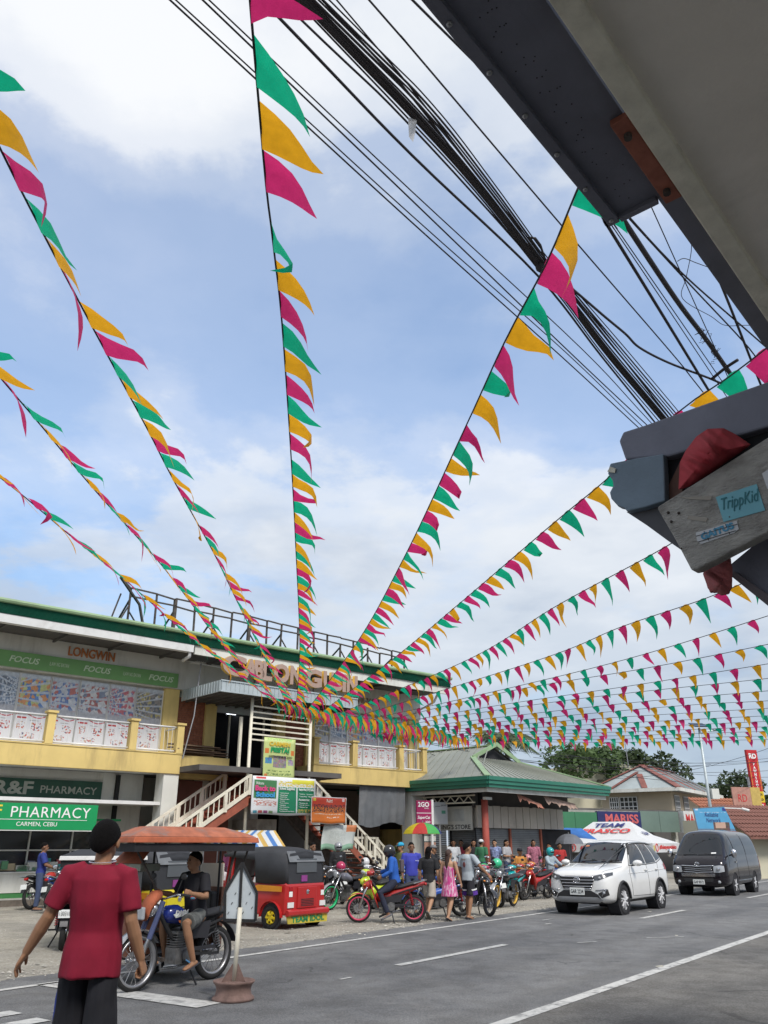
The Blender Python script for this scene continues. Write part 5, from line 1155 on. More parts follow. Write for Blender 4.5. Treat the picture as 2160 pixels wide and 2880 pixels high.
# ================================================================ trees and palm
def leafmat(n, c): return mat(n, c, .7, var=.45, scale=.9, trans=.3)
m_bark = mat('bark', (.10, .08, .06), .9, var=.3, bump=.4)
def tree(name, label, px, Y, zlo, zhi, rx, m, n=2600, leaf=.22, seed=0, lobes=9, trunk_px=None):
    rr = random.Random(seed); p = aty(px, 2300, Y); t = thing(name, label, 'tree', (p.x, p.y, 0))
    zc_ = (zlo + zhi) / 2; hz_ = (zhi - zlo) / 2
    br = MB(); br.tube([(0, 0, 0), (.1, 0, zlo * .6), (.05, .1, zc_)], [.28, .2, .1], 8)
    L_ = []
    for i in range(lobes):
        a = rr.uniform(0, 6.28); q = rr.uniform(.15, .82); c = V((rx * q * math.cos(a), rx * q * .9 * math.sin(a), zc_ + hz_ * rr.uniform(-.6, .62)))
        L_.append((c, rx * rr.uniform(.28, .46), hz_ * rr.uniform(.3, .48))); br.tube([(.05, .05, zlo * .75), (c * .5 + V((0, 0, zc_ * .45))), c], [.12, .07, .03], 6)
    br.build('trunk', m_bark, t, smooth=True)
    vs = []; fs = []
    for i in range(n):
        c, r1, r2 = rr.choice(L_); d = V((rr.gauss(0, 1), rr.gauss(0, 1), rr.gauss(0, 1))).normalized(); f = rr.uniform(.55, 1.08) ** .6
        q = c + V((d.x * r1 * f, d.y * r1 * f, d.z * r2 * f)); k = len(vs); s = leaf * rr.uniform(.6, 1.4)
        u = V((rr.gauss(0, 1), rr.gauss(0, 1), rr.gauss(0, .6))).normalized(); w2 = u.cross(d); w2 = w2.normalized() if w2.length > .01 else V((1, 0, 0))
        vs += [q - u * s, q + w2 * s * .55 + d * s * .2, q + u * s, q - w2 * s * .55]; fs.append((k, k + 1, k + 2, k + 3))
    me = bpy.data.meshes.new('crown'); me.from_pydata(vs, [], fs); me.materials.append(m); linkobj('crown', me, t); return t
lm1, lm2, lm3 = leafmat('leaf_mid', (.07, .115, .036)), leafmat('leaf_dark', (.05, .075, .03)), leafmat('leaf_olive', (.075, .10, .04))
tree('broadleaf_tree', 'broad green tree behind the cream wall', 1635, 66, 5.0, 9.0, 4.2, lm1, 3600, .2, 3, 14)
tree('broadleaf_tree', 'dark open-crowned tree above the rusty roof', 1858, 68, 4.6, 9.1, 3.2, lm2, 2600, .19, 8, 10)
tree('broadleaf_tree', 'olive tree left of the street lamp pole', 1950, 72, 3.6, 7.2, 2.6, lm3, 1700, .2, 21, 8)
tree('broadleaf_tree', 'low dark tree between the lamp pole and the pawnshop sign', 2050, 70, 2.6, 7.4, 3.4, lm2, 2800, .2, 13, 11)
tree('broadleaf_tree', 'dark tree behind the tiled roof at the right edge', 2150, 78, 2.2, 6.4, 3.5, lm3, 2200, .22, 31, 9)
p = aty(1432, 2200, 52); PT = thing('coconut_palm', 'coconut palm rising behind the market hall roof', 'palm tree', (p.x, p.y, 0))
part('trunk', m_bark, PT, lambda b: b.tube([(0, 0, 0), (.15, 0, 3.5), (-.1, 0, 7.7)], [.2, .16, .13], 10), smooth=True)
m_frond = leafmat('palm_frond', (.085, .12, .055))
rr = random.Random(4)
for i in range(19):
    a = 2 * math.pi * i / 19 + rr.uniform(-.2, .2); up = rr.uniform(-.1, 1.25); Lf = rr.uniform(1.9, 2.8); pts = []
    for k in range(8):
        f = k / 7; pts.append(V((-.1 + math.cos(a) * Lf * f * (.55 + .45 * math.cos(up * .7)), math.sin(a) * Lf * f * .9, 7.7 + Lf * (up * f * .75 - f * f * (.55 + .25 * up)))))
    mb = MB(); mb.tube(pts, [.03 - .003 * k for k in range(8)], 5)
    for k in range(1, 30):
        f = k / 30 * 6.9; j = int(f); c = pts[j].lerp(pts[j + 1], f - j); d = (pts[j + 1] - pts[j]).normalized(); sd_ = d.cross(V((0, 0, 1))).normalized(); ll = .75 * math.sin(math.pi * min(1, .2 + k / 36))
        for s in (-1, 1):
            e = c + sd_ * s * ll * .75 + d * ll * .5 - V((0, 0, ll * rr.uniform(.3, .7))); w2 = d * .06
            mb.add([c - w2, c + w2, e], [(0, 1, 2)])
    mb.build('frond', m_frond, PT)
# distant wires on the right
for i, (x0, y0, x1, y1, Y0, Y1) in enumerate(((1195, 2078, 2200, 2140, 36, 60), (1195, 2085, 2200, 2210, 36, 52), (1200, 2110, 2200, 2165, 38, 60), (1210, 2120, 1660, 2200, 38, 60), (1500, 2120, 2200, 2128, 48, 62), (1500, 2130, 2200, 2136, 48, 62), (1520, 2105, 2200, 2185, 48, 62), (1700, 2190, 2200, 2090, 55, 50), (1205, 2092, 2000, 2150, 36, 45))):
    a, b_ = aty(x0, y0, Y0), aty(x1, y1, Y1); pts = [a.lerp(b_, k / 10) - V((0, 0, .5 * (1 - (k / 5 - 1) ** 2))) for k in range(11)]
    o = MB().tube(pts, .012, 5).build('street_wire', m_cab); tag(o, 'thin wire among those sagging over the roofs at right', 'wire', 'wires over the roofs at right')
a, b_ = aty(1758, 2090, 60), aty(1768, 2158, 60)
o = MB().tube([a, b_], .03, 6).build('whip_aerial', m_steel); tag(o, 'single whip aerial above the cream wall', 'aerial')
# ================================================================ vehicles
WORK = bpy.data.scenes.new('work')      # bench for applying modifiers, removed at the end
def evaluated(o):
    WORK.collection.objects.link(o)
    for m in o.modifiers:
        if m.type == 'BOOLEAN' and m.object and m.object.name not in WORK.collection.objects: WORK.collection.objects.link(m.object)
    WORK.view_layers[0].update(); dg = WORK.view_layers[0].depsgraph
    me = bpy.data.meshes.new_from_object(o.evaluated_get(dg)); WORK.collection.objects.unlink(o); return me
def solid_wheel(parent, c, r, w, rimr, m_rim, side=1, spokes=7, twist=.25):
    """car wheel: tyre with a rim as its sub-part; axis along y"""
    M = Matrix.Translation(c) @ Matrix.Rotation(RD(90), 4, 'X')
    ty = MB(); h = w / 2
    ty.lathe([(rimr, -h * .85), (r * .93, -h), (r * .985, -h * .8), (r, -h * .4), (r, h * .4), (r * .985, h * .8), (r * .93, h), (rimr, h * .85), (rimr * .96, 0)], 36, M, closed=True)
    wh = ty.build('wheel', m_black, parent, smooth=True)
    rm = MB(); s = -side; f = s * h * .90
    rm.lathe([(rimr, -h * .9), (rimr, h * .9), (rimr * .9, h * .75), (rimr * .9, -h * .75)], 32, M, closed=True)
    for k in range(spokes):
        a = 2 * math.pi * k / spokes
        p0 = M @ V((.05 * math.cos(a), .05 * math.sin(a), f)); p1 = M @ V((rimr * .93 * math.cos(a + twist), rimr * .93 * math.sin(a + twist), f * .98))
        rm.bar(p0, p1, .03, .06, up=(0, 1, 0)); rm.bar(p0.lerp(p1, .3), M @ V((rimr * .93 * math.cos(a + twist + .32), rimr * .93 * math.sin(a + twist + .32), f * .95)), .025, .035, up=(0, 1, 0))
    rm.lathe([(.0, f + .02 * s), (.06, f + .015 * s), (.07, f - .02 * s), (.0, f - .02 * s)], 12, M)
    rm.build('rim', m_rim, wh)
    dk = MB(); dk.lathe([(0, f * .35), (rimr * .9, f * .35)], 24, M); dk.build('brake', m_dark, wh); return wh
class Body:
    """car body skinned over stations, with panels laid on its surface"""
    def __init__(s, T, stations, mat_, arches, r_arch, half):
        rings = []
        for (x, zb, yb, zm, ym, zs, ys, zt, yt, zc) in stations:
            h = [(0, zb), (yb, zb), (ym - .015, zb + .14), (ym, zm), (ys, zs), (yt, zt), (yt * .55, zt + (zc - zt) * .75), (0, zc)]
            rings.append([(x, -y, z) for y, z in h] + [(x, y, z) for y, z in reversed(h[1:-1])])
        o = MB().loft(rings).build('body', mat_, None, smooth=True)
        m = o.modifiers.new('s', 'SUBSURF'); m.levels = 2; m.render_levels = 2
        cut = MB()
        for ax in arches:
            for sd in (-1, 1):
                cut.lathe([(r_arch, 0), (r_arch, .34)], 28, Matrix.Translation((ax[0], sd * half - (0 if sd < 0 else 0) + (-.06 if sd < 0 else .06), ax[1])) @ Matrix.Rotation(RD(90) * (1 if sd > 0 else -1), 4, 'X'))
        c = cut.build('cutter', m_dark)
        b = o.modifiers.new('b', 'BOOLEAN'); b.operation = 'DIFFERENCE'; b.object = c; b.solver = 'EXACT'
        me0 = o.modifiers.new  # noqa
        b.show_viewport = False; full = evaluated(o); b.show_viewport = True
        s.bvh = BVHTree.FromPolygons([v.co.copy() for v in full.vertices], [tuple(p.vertices) for p in full.polygons])
        me = evaluated(o); bpy.data.objects.remove(o); bpy.data.objects.remove(c); bpy.data.meshes.remove(full)
        me.materials.clear(); me.materials.append(mat_)
        for p in me.polygons: p.material_index = 0
        me.shade_smooth(); s.o = linkobj('body', me, T); s.T = T
        e = s.o.modifiers.new('e', 'EDGE_SPLIT'); e.split_angle = RD(50)
        for ax in arches:
            for sd in (-1, 1):
                part('wheel_arch', m_dark, T, lambda q: q.lathe([(r_arch * .99, 0), (r_arch * .99, .30), (.05, .31)], 24, Matrix.Translation((ax[0], sd * (half - .02), ax[1])) @ Matrix.Rotation(RD(90) * (1 if sd > 0 else -1), 4, 'X')))
    def hit(s, a, b, axis):
        if axis == 'L': o, d = V((a, -3, b)), V((0, 1, 0))
        elif axis == 'R': o, d = V((a, 3, b)), V((0, -1, 0))
        elif axis == 'F': o, d = V((-3, a, b)), V((1, 0, 0))
        elif axis == 'B': o, d = V((9, a, b)), V((-1, 0, 0))
        else: o, d = V((a, b, 5)), V((0, 0, -1))
        loc, nrm, i, dist = s.bvh.ray_cast(o, d)
        if loc is None:
            loc, nrm, i, dist = s.bvh.find_nearest(o + d * 3)
        if nrm.dot(d) > 0: nrm = -nrm
        return loc, nrm
    def decal(s, name, m, poly, axis, off=.006, parent=None, cuts=3, label=None, th=.0):
        bm = bmesh.new(); vs = [bm.verts.new((a, b, 0)) for a, b in poly]; bm.faces.new(vs)
        bmesh.ops.triangulate(bm, faces=bm.faces[:])
        for _ in range(cuts):
            es = [e for e in bm.edges if e.calc_length() > .07]
            if not es: break
            bmesh.ops.subdivide_edges(bm, edges=es, cuts=1); bmesh.ops.triangulate(bm, faces=bm.faces[:])
        for v in bm.verts:
            loc, nrm = s.hit(v.co.x, v.co.y, axis); v.co = loc + nrm * off
        me = bpy.data.meshes.new(name); bm.to_mesh(me); bm.free(); me.shade_smooth(); me.materials.append(m)
        o = linkobj(name, me, parent or s.T)
        if th: q = o.modifiers.new('t', 'SOLIDIFY'); q.thickness = th; q.offset = 1
        if label: o['label'] = label
        return o
    def line(s, name, m, pts, axis, r=.004, off=.001, parent=None, step=.06):
        P = []
        for (a, b) in zip(pts[:-1], pts[1:]):
            n = max(1, int(math.hypot(b[0] - a[0], b[1] - a[1]) / step))
            for k in range(n): P.append((a[0] + (b[0] - a[0]) * k / n, a[1] + (b[1] - a[1]) * k / n))
        P.append(pts[-1]); Q = []
        for a, b in P: l, n = s.hit(a, b, axis); Q.append(l + n * off)
        return MB().tube(Q, r, 5).build(name, m, parent or s.T, smooth=True)
m_carw = mat('white_car_paint', (.70, .70, .68), .25, var=.02, coat=.8, spec=.5); m_cark = mat('black_car_paint', (.010, .008, .011), .1, var=.05, coat=.35, spec=.35)
m_chrome = mat('chrome', (.62, .62, .64), .14, 1.0, var=.03); m_plast = mat('black_plastic', (.025, .025, .026), .6, var=.1); m_lamp = glass('lamp_lens', (.36, .38, .40), .08); m_lampd = mat('lamp_inner', (.10, .105, .11), .2, .3)
m_alloy = mat('alloy', (.66, .66, .67), .4, .1, var=.05); m_silver = mat('silver_trim', (.42, .43, .44), .4, .5, var=.05); m_seam = mat('panel_gap', (.03, .03, .03), .8); m_tail = mat('tail_lamp', (.35, .01, .015), .2, spec=.6)
m_cglass = glass('car_glass', (.010, .012, .016), .04); m_plate = mat('plate_white', (.68, .70, .68), .5, var=.03)
def plate(T, s, x, z, w=.36, h=.15, axis=-1, y0=0.0, ang=0.0):
    p = boxpart('number_plate', m_plate, T, x - .012, x, y0 - w / 2, y0 + w / 2, z, z + h, bev=.004)
    text(s, m_txtk, p, (x - .014, y0 + w * .43 * (1 if axis < 0 else -1), z + h * .22), xdir=(0, -1, 0), w=w * .86, h=h * .55, depth=.002, bold=.012)
    return p
def emblem(T, x, z, m, rx=.085, rz=.06):
    mb = MB(); f = lambda cx, cz, a, b: [(x - .01, cx + a * math.cos(t), cz + b * math.sin(t)) for t in [k * math.pi / 10 for k in range(20)]]
    mb.tube(f(0, z, rx, rz), .009, 6, closed=True); mb.tube(f(0, z, rx * .38, rz * .92), .008, 6, closed=True); mb.tube(f(0, z + rz * .42, rx * .72, rz * .42), .008, 6, closed=True); return mb.build('emblem', m, T, smooth=True)
# ---------------------------------------------------------------- white SUV
SV = thing('suv', 'white seven-seat SUV driving towards the camera in the far lane', 'car', st(20.50, 9.12), RANG)
bs_ = Body(SV, [(0.0, .40, .42, .56, .52, .74, .48, .82, .38, .84), (.03, .33, .62, .52, .68, .80, .66, .90, .52, .93), (.14, .27, .74, .52, .80, .90, .78, .99, .62, 1.02), (.45, .24, .77, .60, .855, .98, .83, 1.06, .66, 1.09), (.85, .23, .78, .62, .86, 1.02, .835, 1.10, .68, 1.13),
    (1.12, .23, .78, .62, .855, 1.05, .83, 1.13, .70, 1.16), (1.22, .23, .78, .62, .855, 1.06, .83, 1.16, .70, 1.20), (1.95, .23, .78, .62, .855, 1.08, .835, 1.60, .595, 1.66), (2.15, .23, .78, .62, .855, 1.08, .835, 1.655, .60, 1.71), (2.7, .23, .78, .62, .855, 1.09, .835, 1.68, .61, 1.735),
    (3.4, .23, .78, .62, .86, 1.11, .84, 1.67, .60, 1.72), (3.95, .25, .78, .64, .86, 1.13, .84, 1.63, .58, 1.68), (4.2, .28, .77, .66, .85, 1.14, .82, 1.46, .58, 1.52), (4.36, .31, .74, .68, .82, 1.08, .79, 1.16, .62, 1.20), (4.42, .36, .66, .66, .74, 1.0, .70, 1.05, .52, 1.06)],
    m_carw, [(.84, .335), (3.525, .335)], .40, .86)
for ax in (.84, 3.525):
    for sd in (-1, 1): solid_wheel(SV, (ax, sd * .745, .335), .335, .215, .225, m_alloy, side=sd)
for ax_ in 'LR':
    for pl in ([(1.60, 1.13), (2.12, 1.575), (2.66, 1.615), (2.70, 1.13)], [(2.76, 1.13), (2.72, 1.615), (3.38, 1.60), (3.52, 1.16)], [(3.58, 1.18), (3.46, 1.595), (3.88, 1.55), (4.10, 1.27)]):
        bs_.decal('side_window', m_cglass, pl, ax_)
    bs_.line('window_trim', m_plast, [(1.50, 1.10), (2.10, 1.60), (2.68, 1.645), (3.40, 1.63), (3.92, 1.58)], ax_, .012); bs_.line('belt_trim', m_plast, [(1.5, 1.105), (2.7, 1.11), (3.55, 1.14), (4.14, 1.25)], ax_, .010)
    bs_.line('rain_visor', m_plast, [(1.82, 1.36), (2.14, 1.61), (2.66, 1.64), (3.40, 1.63), (3.6, 1.60)], ax_, .022, .012)
    for pts in ([(1.50, .42), (1.42, .95), (1.56, 1.08)], [(2.72, 1.10), (2.72, .36)], [(3.60, 1.14), (3.50, .78), (3.28, .62), (3.16, .40)], [(1.50, .40), (3.16, .38)]): bs_.line('door_seam', m_seam, pts, ax_, .005)
    bs_.line('body_crease', m_carw, [(1.3, .92), (2.6, .93), (4.1, .98)], ax_, .010, .0); bs_.decal('sill_cladding', m_plast, [(1.28, .24), (3.08, .24), (3.08, .33), (1.28, .33)], ax_, .008)
    sg = -1 if ax_ == 'L' else 1
    for hx in (2.50, 3.30): part('door_handle', m_carw, SV, lambda b: b.box(hx, hx + .17, min(sg * .84, sg * .875), max(sg * .84, sg * .875), .965, 1.0), bev=.01)
    for ax in (.84, 3.525):
        mb = MB(); pr = [(math.cos(a) * .415 + ax, math.sin(a) * .415 + .335) for a in [RD(2 + 176 * k / 18) for k in range(19)]]
        mb.tube([bs_.hit(*p, ax_)[0] if False else V((p[0], sg * .862, p[1])) for p in pr], .03, 6); mb.build('arch_cladding', m_plast, SV, smooth=True)
    mi = MB(); mi.M = Matrix.Translation((1.62, sg * .99, 1.16)); mi.sph((0, 0, 0), (.085, .13, .075), 12, 8); mi.M = None; mi = mi.build('mirror', m_carw, SV, smooth=True)
    part('mirror_arm', m_plast, mi, lambda b: b.bar((1.65, sg * .82, 1.10), (1.62, sg * .93, 1.12), .06, .04)); part('mirror_glass', m_cglass, mi, lambda b: b.sph((1.69, sg * .99, 1.16), (.02, .10, .058), 10, 6))
    bs_.decal('tail_light', m_tail, [(4.12, .95), (4.08, 1.10), (4.34, 1.14), (4.38, .98)], ax_, .01)
bs_.decal('windscreen', m_cglass, [(-.69, 1.19), (-.35, 1.17), (0, 1.165), (.35, 1.17), (.69, 1.19), (.56, 1.625), (0, 1.66), (-.56, 1.625)], 'F', cuts=5)
bs_.decal('rear_window', m_cglass, [(-.55, 1.22), (.55, 1.22), (.48, 1.56), (-.48, 1.56)], 'B')
bs_.line('cowl', m_plast, [(-.70, 1.165), (0, 1.145), (.70, 1.165)], 'F', .02, .002)
for y0 in (-.2, .35): bs_.line('wiper', m_plast, [(y0, 1.185), (y0 - .42, 1.215)], 'F', .01, .012)
part('sticker', mat('orange_sticker', (.55, .2, .08), .5), SV, lambda b: b.add([bs_.hit(y, z, 'F')[0] + V((-.012, 0, .008)) for y, z in ((.36, 1.58), (.48, 1.575), (.48, 1.54), (.36, 1.545))], [(0, 1, 2, 3)]))
for sg in (-1, 1):
    bs_.line('bonnet_crease', m_carw, [(.45, sg * .30), (1.1, sg * .42)], 'T', .012, -.004); bs_.line('bonnet_seam', m_seam, [(.16, sg * .60), (.5, sg * .72), (1.1, sg * .76)], 'T', .004)
    hl = bs_.decal('headlight', m_lampd, [(sg * .40, .80), (sg * .42, .865), (sg * .60, .905), (sg * .775, .95), (sg * .79, .90), (sg * .70, .845), (sg * .55, .79)], 'F', .010, cuts=4)
    bs_.line('lamp_strip', m_chrome, [(sg * .40, .875), (sg * .60, .915), (sg * .77, .955)], 'F', .008, .014, parent=hl); part('projector', m_lamp, hl, lambda b: b.sph(bs_.hit(sg * .58, .845, 'F')[0] + V((-.004, 0, 0)), .035, 10, 8))
    bs_.decal('fog_recess', m_plast, [(sg * .52, .50), (sg * .74, .60), (sg * .76, .47), (sg * .60, .40)], 'F', .008); bs_.line('fog_trim', m_chrome, [(sg * .47, .57), (sg * .72, .60), (sg * .60, .44)], 'F', .010, .014); part('fog_lamp', m_lamp, SV, lambda b: b.sph(bs_.hit(sg * .66, .52, 'F')[0], .035, 10, 8))
    bs_.line('rail', m_silver, [(2.2, sg * .56), (3.9, sg * .54)], 'T', .018, .03)
g_ = bs_.decal('grille', m_plast, [(-.47, .84), (-.3, .88), (.3, .88), (.47, .84), (.36, .585), (-.36, .585)], 'F', .010, cuts=4)
for z, w_ in ((.862, .44), (.795, .45), (.725, .42), (.655, .39), (.600, .36)): bs_.line('grille_bar', m_chrome, [(-w_, z), (0, z - .004), (w_, z)], 'F', .013, .016, parent=g_)
emblem(SV, bs_.hit(0, .80, 'F')[0].x - .01, .785, m_chrome)
bs_.decal('lower_intake', m_plast, [(-.52, .48), (-.36, .56), (.36, .56), (.52, .48), (.60, .34), (-.60, .34)], 'F', .008, cuts=4); bs_.decal('skid_plate', m_silver, [(-.62, .36), (-.50, .42), (.50, .42), (.62, .36), (.50, .30), (-.50, .30)], 'F', .014, cuts=4)
plate(SV, 'GAR 2234', bs_.hit(0, .52, 'F')[0].x - .02, .46, .38, .16)
bs_.decal('bumper_base', m_plast, [(-.72, .25), (.72, .25), (.74, .32), (-.74, .32)], 'F', .006)
part('interior', m_dark, SV, lambda b: b.box(1.0, 3.9, -.6, .6, .4, 1.0))
# ---------------------------------------------------------------- black van
VN = thing('van', 'black passenger van behind the white SUV', 'van', st(30.45, 9.14), RANG)
bv = Body(VN, [(0.0, .42, .50, .58, .66, .80, .64, .92, .55, .95), (.03, .34, .70, .56, .80, .88, .78, 1.00, .66, 1.03), (.12, .28, .82, .60, .89, 1.02, .87, 1.12, .72, 1.15), (.30, .26, .85, .62, .93, 1.12, .91, 1.22, .77, 1.25), (.36, .26, .85, .62, .935, 1.14, .915, 1.26, .775, 1.29),
    (.95, .26, .86, .64, .945, 1.2, .925, 1.88, .72, 1.97), (1.15, .26, .86, .64, .945, 1.2, .93, 1.96, .74, 2.06), (1.6, .26, .86, .64, .945, 1.2, .93, 2.0, .76, 2.10), (3.2, .26, .86, .64, .945, 1.2, .93, 2.01, .77, 2.11), (4.5, .27, .86, .64, .945, 1.2, .93, 1.99, .76, 2.09), (4.75, .3, .84, .66, .93, 1.2, .91, 1.92, .74, 2.0), (4.84, .36, .78, .68, .88, 1.18, .85, 1.78, .70, 1.84)],
    m_cark, [(1.0, .335), (3.62, .335)], .39, .945)
for ax in (1.0, 3.62):
    for sd in (-1, 1): solid_wheel(VN, (ax, sd * .82, .335), .335, .2, .21, m_alloy, side=sd, spokes=6, twist=.1)
for ax_ in 'LR':
    for pl in ([(.62, 1.26), (.98, 1.82), (1.42, 1.88), (1.46, 1.26)], [(1.55, 1.27), (1.52, 1.89), (2.9, 1.90), (2.9, 1.27)], [(2.98, 1.27), (2.98, 1.90), (4.5, 1.88), (4.55, 1.27)]): bv.decal('side_window', m_cglass, pl, ax_, cuts=4)
    for pts in ([(1.5, 1.95), (1.5, .36)], [(2.92, 1.95), (2.92, .36)], [(.55, .9), (.7, 1.22)], [(1.5, .8), (4.6, .82)]): bv.line('door_seam', m_seam, pts, ax_, .005)
    sg = -1 if ax_ == 'L' else 1
    part('side_moulding', m_plast, VN, lambda b: b.box(1.5, 3.2, min(sg * .94, sg * .955), max(sg * .94, sg * .955), .50, .58)); bv.line('chrome_strip', m_chrome, [(1.45, .46), (3.15, .46)], ax_, .012, .006)
    mi = part('mirror', m_chrome, VN, lambda b: b.sph((.68, sg * 1.08, 1.32), (.06, .10, .14), 12, 8), smooth=True); part('mirror_arm', m_plast, mi, lambda b: b.bar((.75, sg * .9, 1.25), (.70, sg * 1.02, 1.28), .04)); part('door_handle', m_chrome, VN, lambda b: b.box(1.3, 1.44, min(sg * .93, sg * .955), max(sg * .93, sg * .955), 1.02, 1.06))
    bv.decal('tail_light', m_tail, [(4.62, .8), (4.62, 1.2), (4.78, 1.2), (4.78, .8)], ax_)
bv.decal('windscreen', m_cglass, [(-.76, 1.27), (-.3, 1.245), (.3, 1.245), (.76, 1.27), (.69, 1.88), (.3, 1.93), (-.3, 1.93), (-.69, 1.88)], 'F', cuts=5)
for y0 in (0, .5): bv.line('wiper', m_plast, [(y0, 1.265), (y0 - .45, 1.285)], 'F', .012, .012)
part('sticker', m_txtw, VN, lambda b: b.add([bv.hit(y, z, 'F')[0] + V((-.014, 0, .006)) for y, z in ((-.42, 1.34), (-.58, 1.345), (-.58, 1.31), (-.42, 1.305))], [(0, 1, 2, 3)]))
g_ = bv.decal('grille', m_plast, [(-.52, .93), (.52, .93), (.46, .73), (-.46, .73)], 'F', .010, cuts=4)
for z, w_, r in ((.925, .55, .018), (.855, .46, .010), (.80, .46, .010), (.735, .50, .014)): bv.line('grille_bar', m_chrome, [(-w_, z + .012), (-.12, z), (0, z - .02), (.12, z), (w_, z + .012)], 'F', r, .016, parent=g_)
bv.decal('chrome_bumper', m_chrome, [(-.56, .70), (.56, .70), (.55, .60), (-.55, .60)], 'F', .016, cuts=4); emblem(VN, bv.hit(0, .96, 'F')[0].x - .012, .99, m_chrome, .075, .055)
bv.decal('lower_intake', m_plast, [(-.50, .55), (.50, .55), (.46, .44), (-.46, .44)], 'F', .010, cuts=4); plate(VN, 'GAP 8572', bv.hit(0, .45, 'F')[0].x - .03, .36, .38, .15)
for sg in (-1, 1):
    hl = bv.decal('headlight', m_lamp, [(sg * .52, .73), (sg * .53, .93), (sg * .74, .95), (sg * .84, .93), (sg * .85, .76), (sg * .70, .73)], 'F', .012, cuts=4); part('reflector', m_chrome, hl, lambda b: b.sph(bv.hit(sg * .68, .84, 'F')[0], .06, 10, 8))
    part('fog_lamp', m_lamp, VN, lambda b: b.sph(bv.hit(sg * .66, .44, 'F')[0], .05, 12, 8))
part('interior', m_dark, VN, lambda b: b.box(.7, 4.6, -.7, .7, .4, 1.1))
# ================================================================ motorcycles
m_tyre = mat('bike_tyre', (.02, .02, .02), .85, var=.2); m_seatk = mat('black_vinyl', (.022, .022, .024), .5, var=.15); m_eng = mat('engine_alloy', (.20, .20, .20), .45, .6, var=.25, scale=20, dirt=.5, dirtcol=(.06, .05, .04)); m_frm = mat('bike_frame', (.03, .03, .032), .5, .2, var=.2)
m_bchr = mat('bike_chrome', (.5, .5, .51), .22, .9, var=.1); m_red_l = mat('red_lens', (.4, .01, .01), .2); m_mirr = mat('mirror_face', (.75, .78, .8), .05, 1.0, var=0)
m_body0 = mat('moto_body', (.45, .03, .03), .25, var=.05, coat=.6); m_rim0 = mat('moto_rim', (.32, .32, .33), .35, .7, var=.1); m_sec0 = mat('moto_trim', (.03, .03, .035), .4, var=.1)
def moto_wheel(T, x, R_=.285, w=.085, style='spoke', fatty=1.0):
    M = Matrix.Translation((x, 0, R_)) @ Matrix.Rotation(RD(90), 4, 'X'); r = w * .5 * fatty
    ty = MB(); ty.lathe([(R_ - r + r * math.cos(a), r * math.sin(a)) for a in [k * math.pi / 5 for k in range(10)]], 30, M, closed=True); wh = ty.build('wheel', m_tyre, T, smooth=True)
    rm = MB(); ri = R_ - 2 * r * .80; rm.lathe([(ri - .012, -.034), (ri + .016, -.038), (ri + .016, .038), (ri - .012, .034), (ri - .018, 0)], 30, M, closed=True); rm.build('rim', m_rim0, wh, smooth=True)
    sp = MB(); sp.lathe([(0, -.05), (.045, -.05), (.03, -.02), (.03, .02), (.045, .05), (0, .05)], 12, M)
    if style == 'spoke':
        for k in range(18):
            a = 2 * math.pi * k / 18; s = .035 if k % 2 else -.035
            sp.bar(M @ V((.035 * math.cos(a + .5 * (1 if k % 4 < 2 else -1)), .035 * math.sin(a + .5 * (1 if k % 4 < 2 else -1)), s)), M @ V((ri * math.cos(a), ri * math.sin(a), 0)), .005)
    else:
        for k in range(5):
            a = 2 * math.pi * k / 5; sp.bar(M @ V((.03 * math.cos(a), .03 * math.sin(a), 0)), M @ V((ri * math.cos(a + .2), ri * math.sin(a + .2), 0)), .03, .03, up=(0, 1, 0))
    sp.build('spokes', m_rim0 if style != 'spoke' else m_bchr, wh)
    if x > 0: part('brake_disc', m_bchr, wh, lambda b: b.lathe([(.05, .055), (.105, .055), (.105, .06), (.05, .06)], 20, M, closed=True))
    return wh
def ell(c, rx, ry, n=10, tilt=0.0):
    """ring in the y-z plane at c, tilted about y"""
    return [(c[0] + math.sin(tilt) * ry * math.sin(2 * math.pi * k / n), c[1] + rx * math.cos(2 * math.pi * k / n), c[2] + math.cos(tilt) * ry * math.sin(2 * math.pi * k / n)) for k in range(n)]
def spring(b, p, q, r, turns=7, wr=.006):
    p, q = V(p), V(q); d = (q - p); u = d.orthogonal().normalized(); w2 = d.normalized().cross(u)
    b.tube([p + d * (k / (turns * 8)) + u * r * math.cos(k * math.pi / 4) + w2 * r * math.sin(k * math.pi / 4) for k in range(turns * 8 + 1)], wr, 4)
def mirrors(T, x, z, y=.22):
    for s in (-1, 1):
        m = part('mirror', m_plast, T, lambda b: (b.tube([(x, s * y, z), (x - .02, s * (y + .06), z + .16)], .006, 5), b.sph((x - .02, s * (y + .09), z + .20), (.014, .055, .038), 10, 6)))
        part('mirror_glass', m_mirr, m, lambda b: b.sph((x - .031, s * (y + .09), z + .20), (.006, .047, .031), 10, 6))
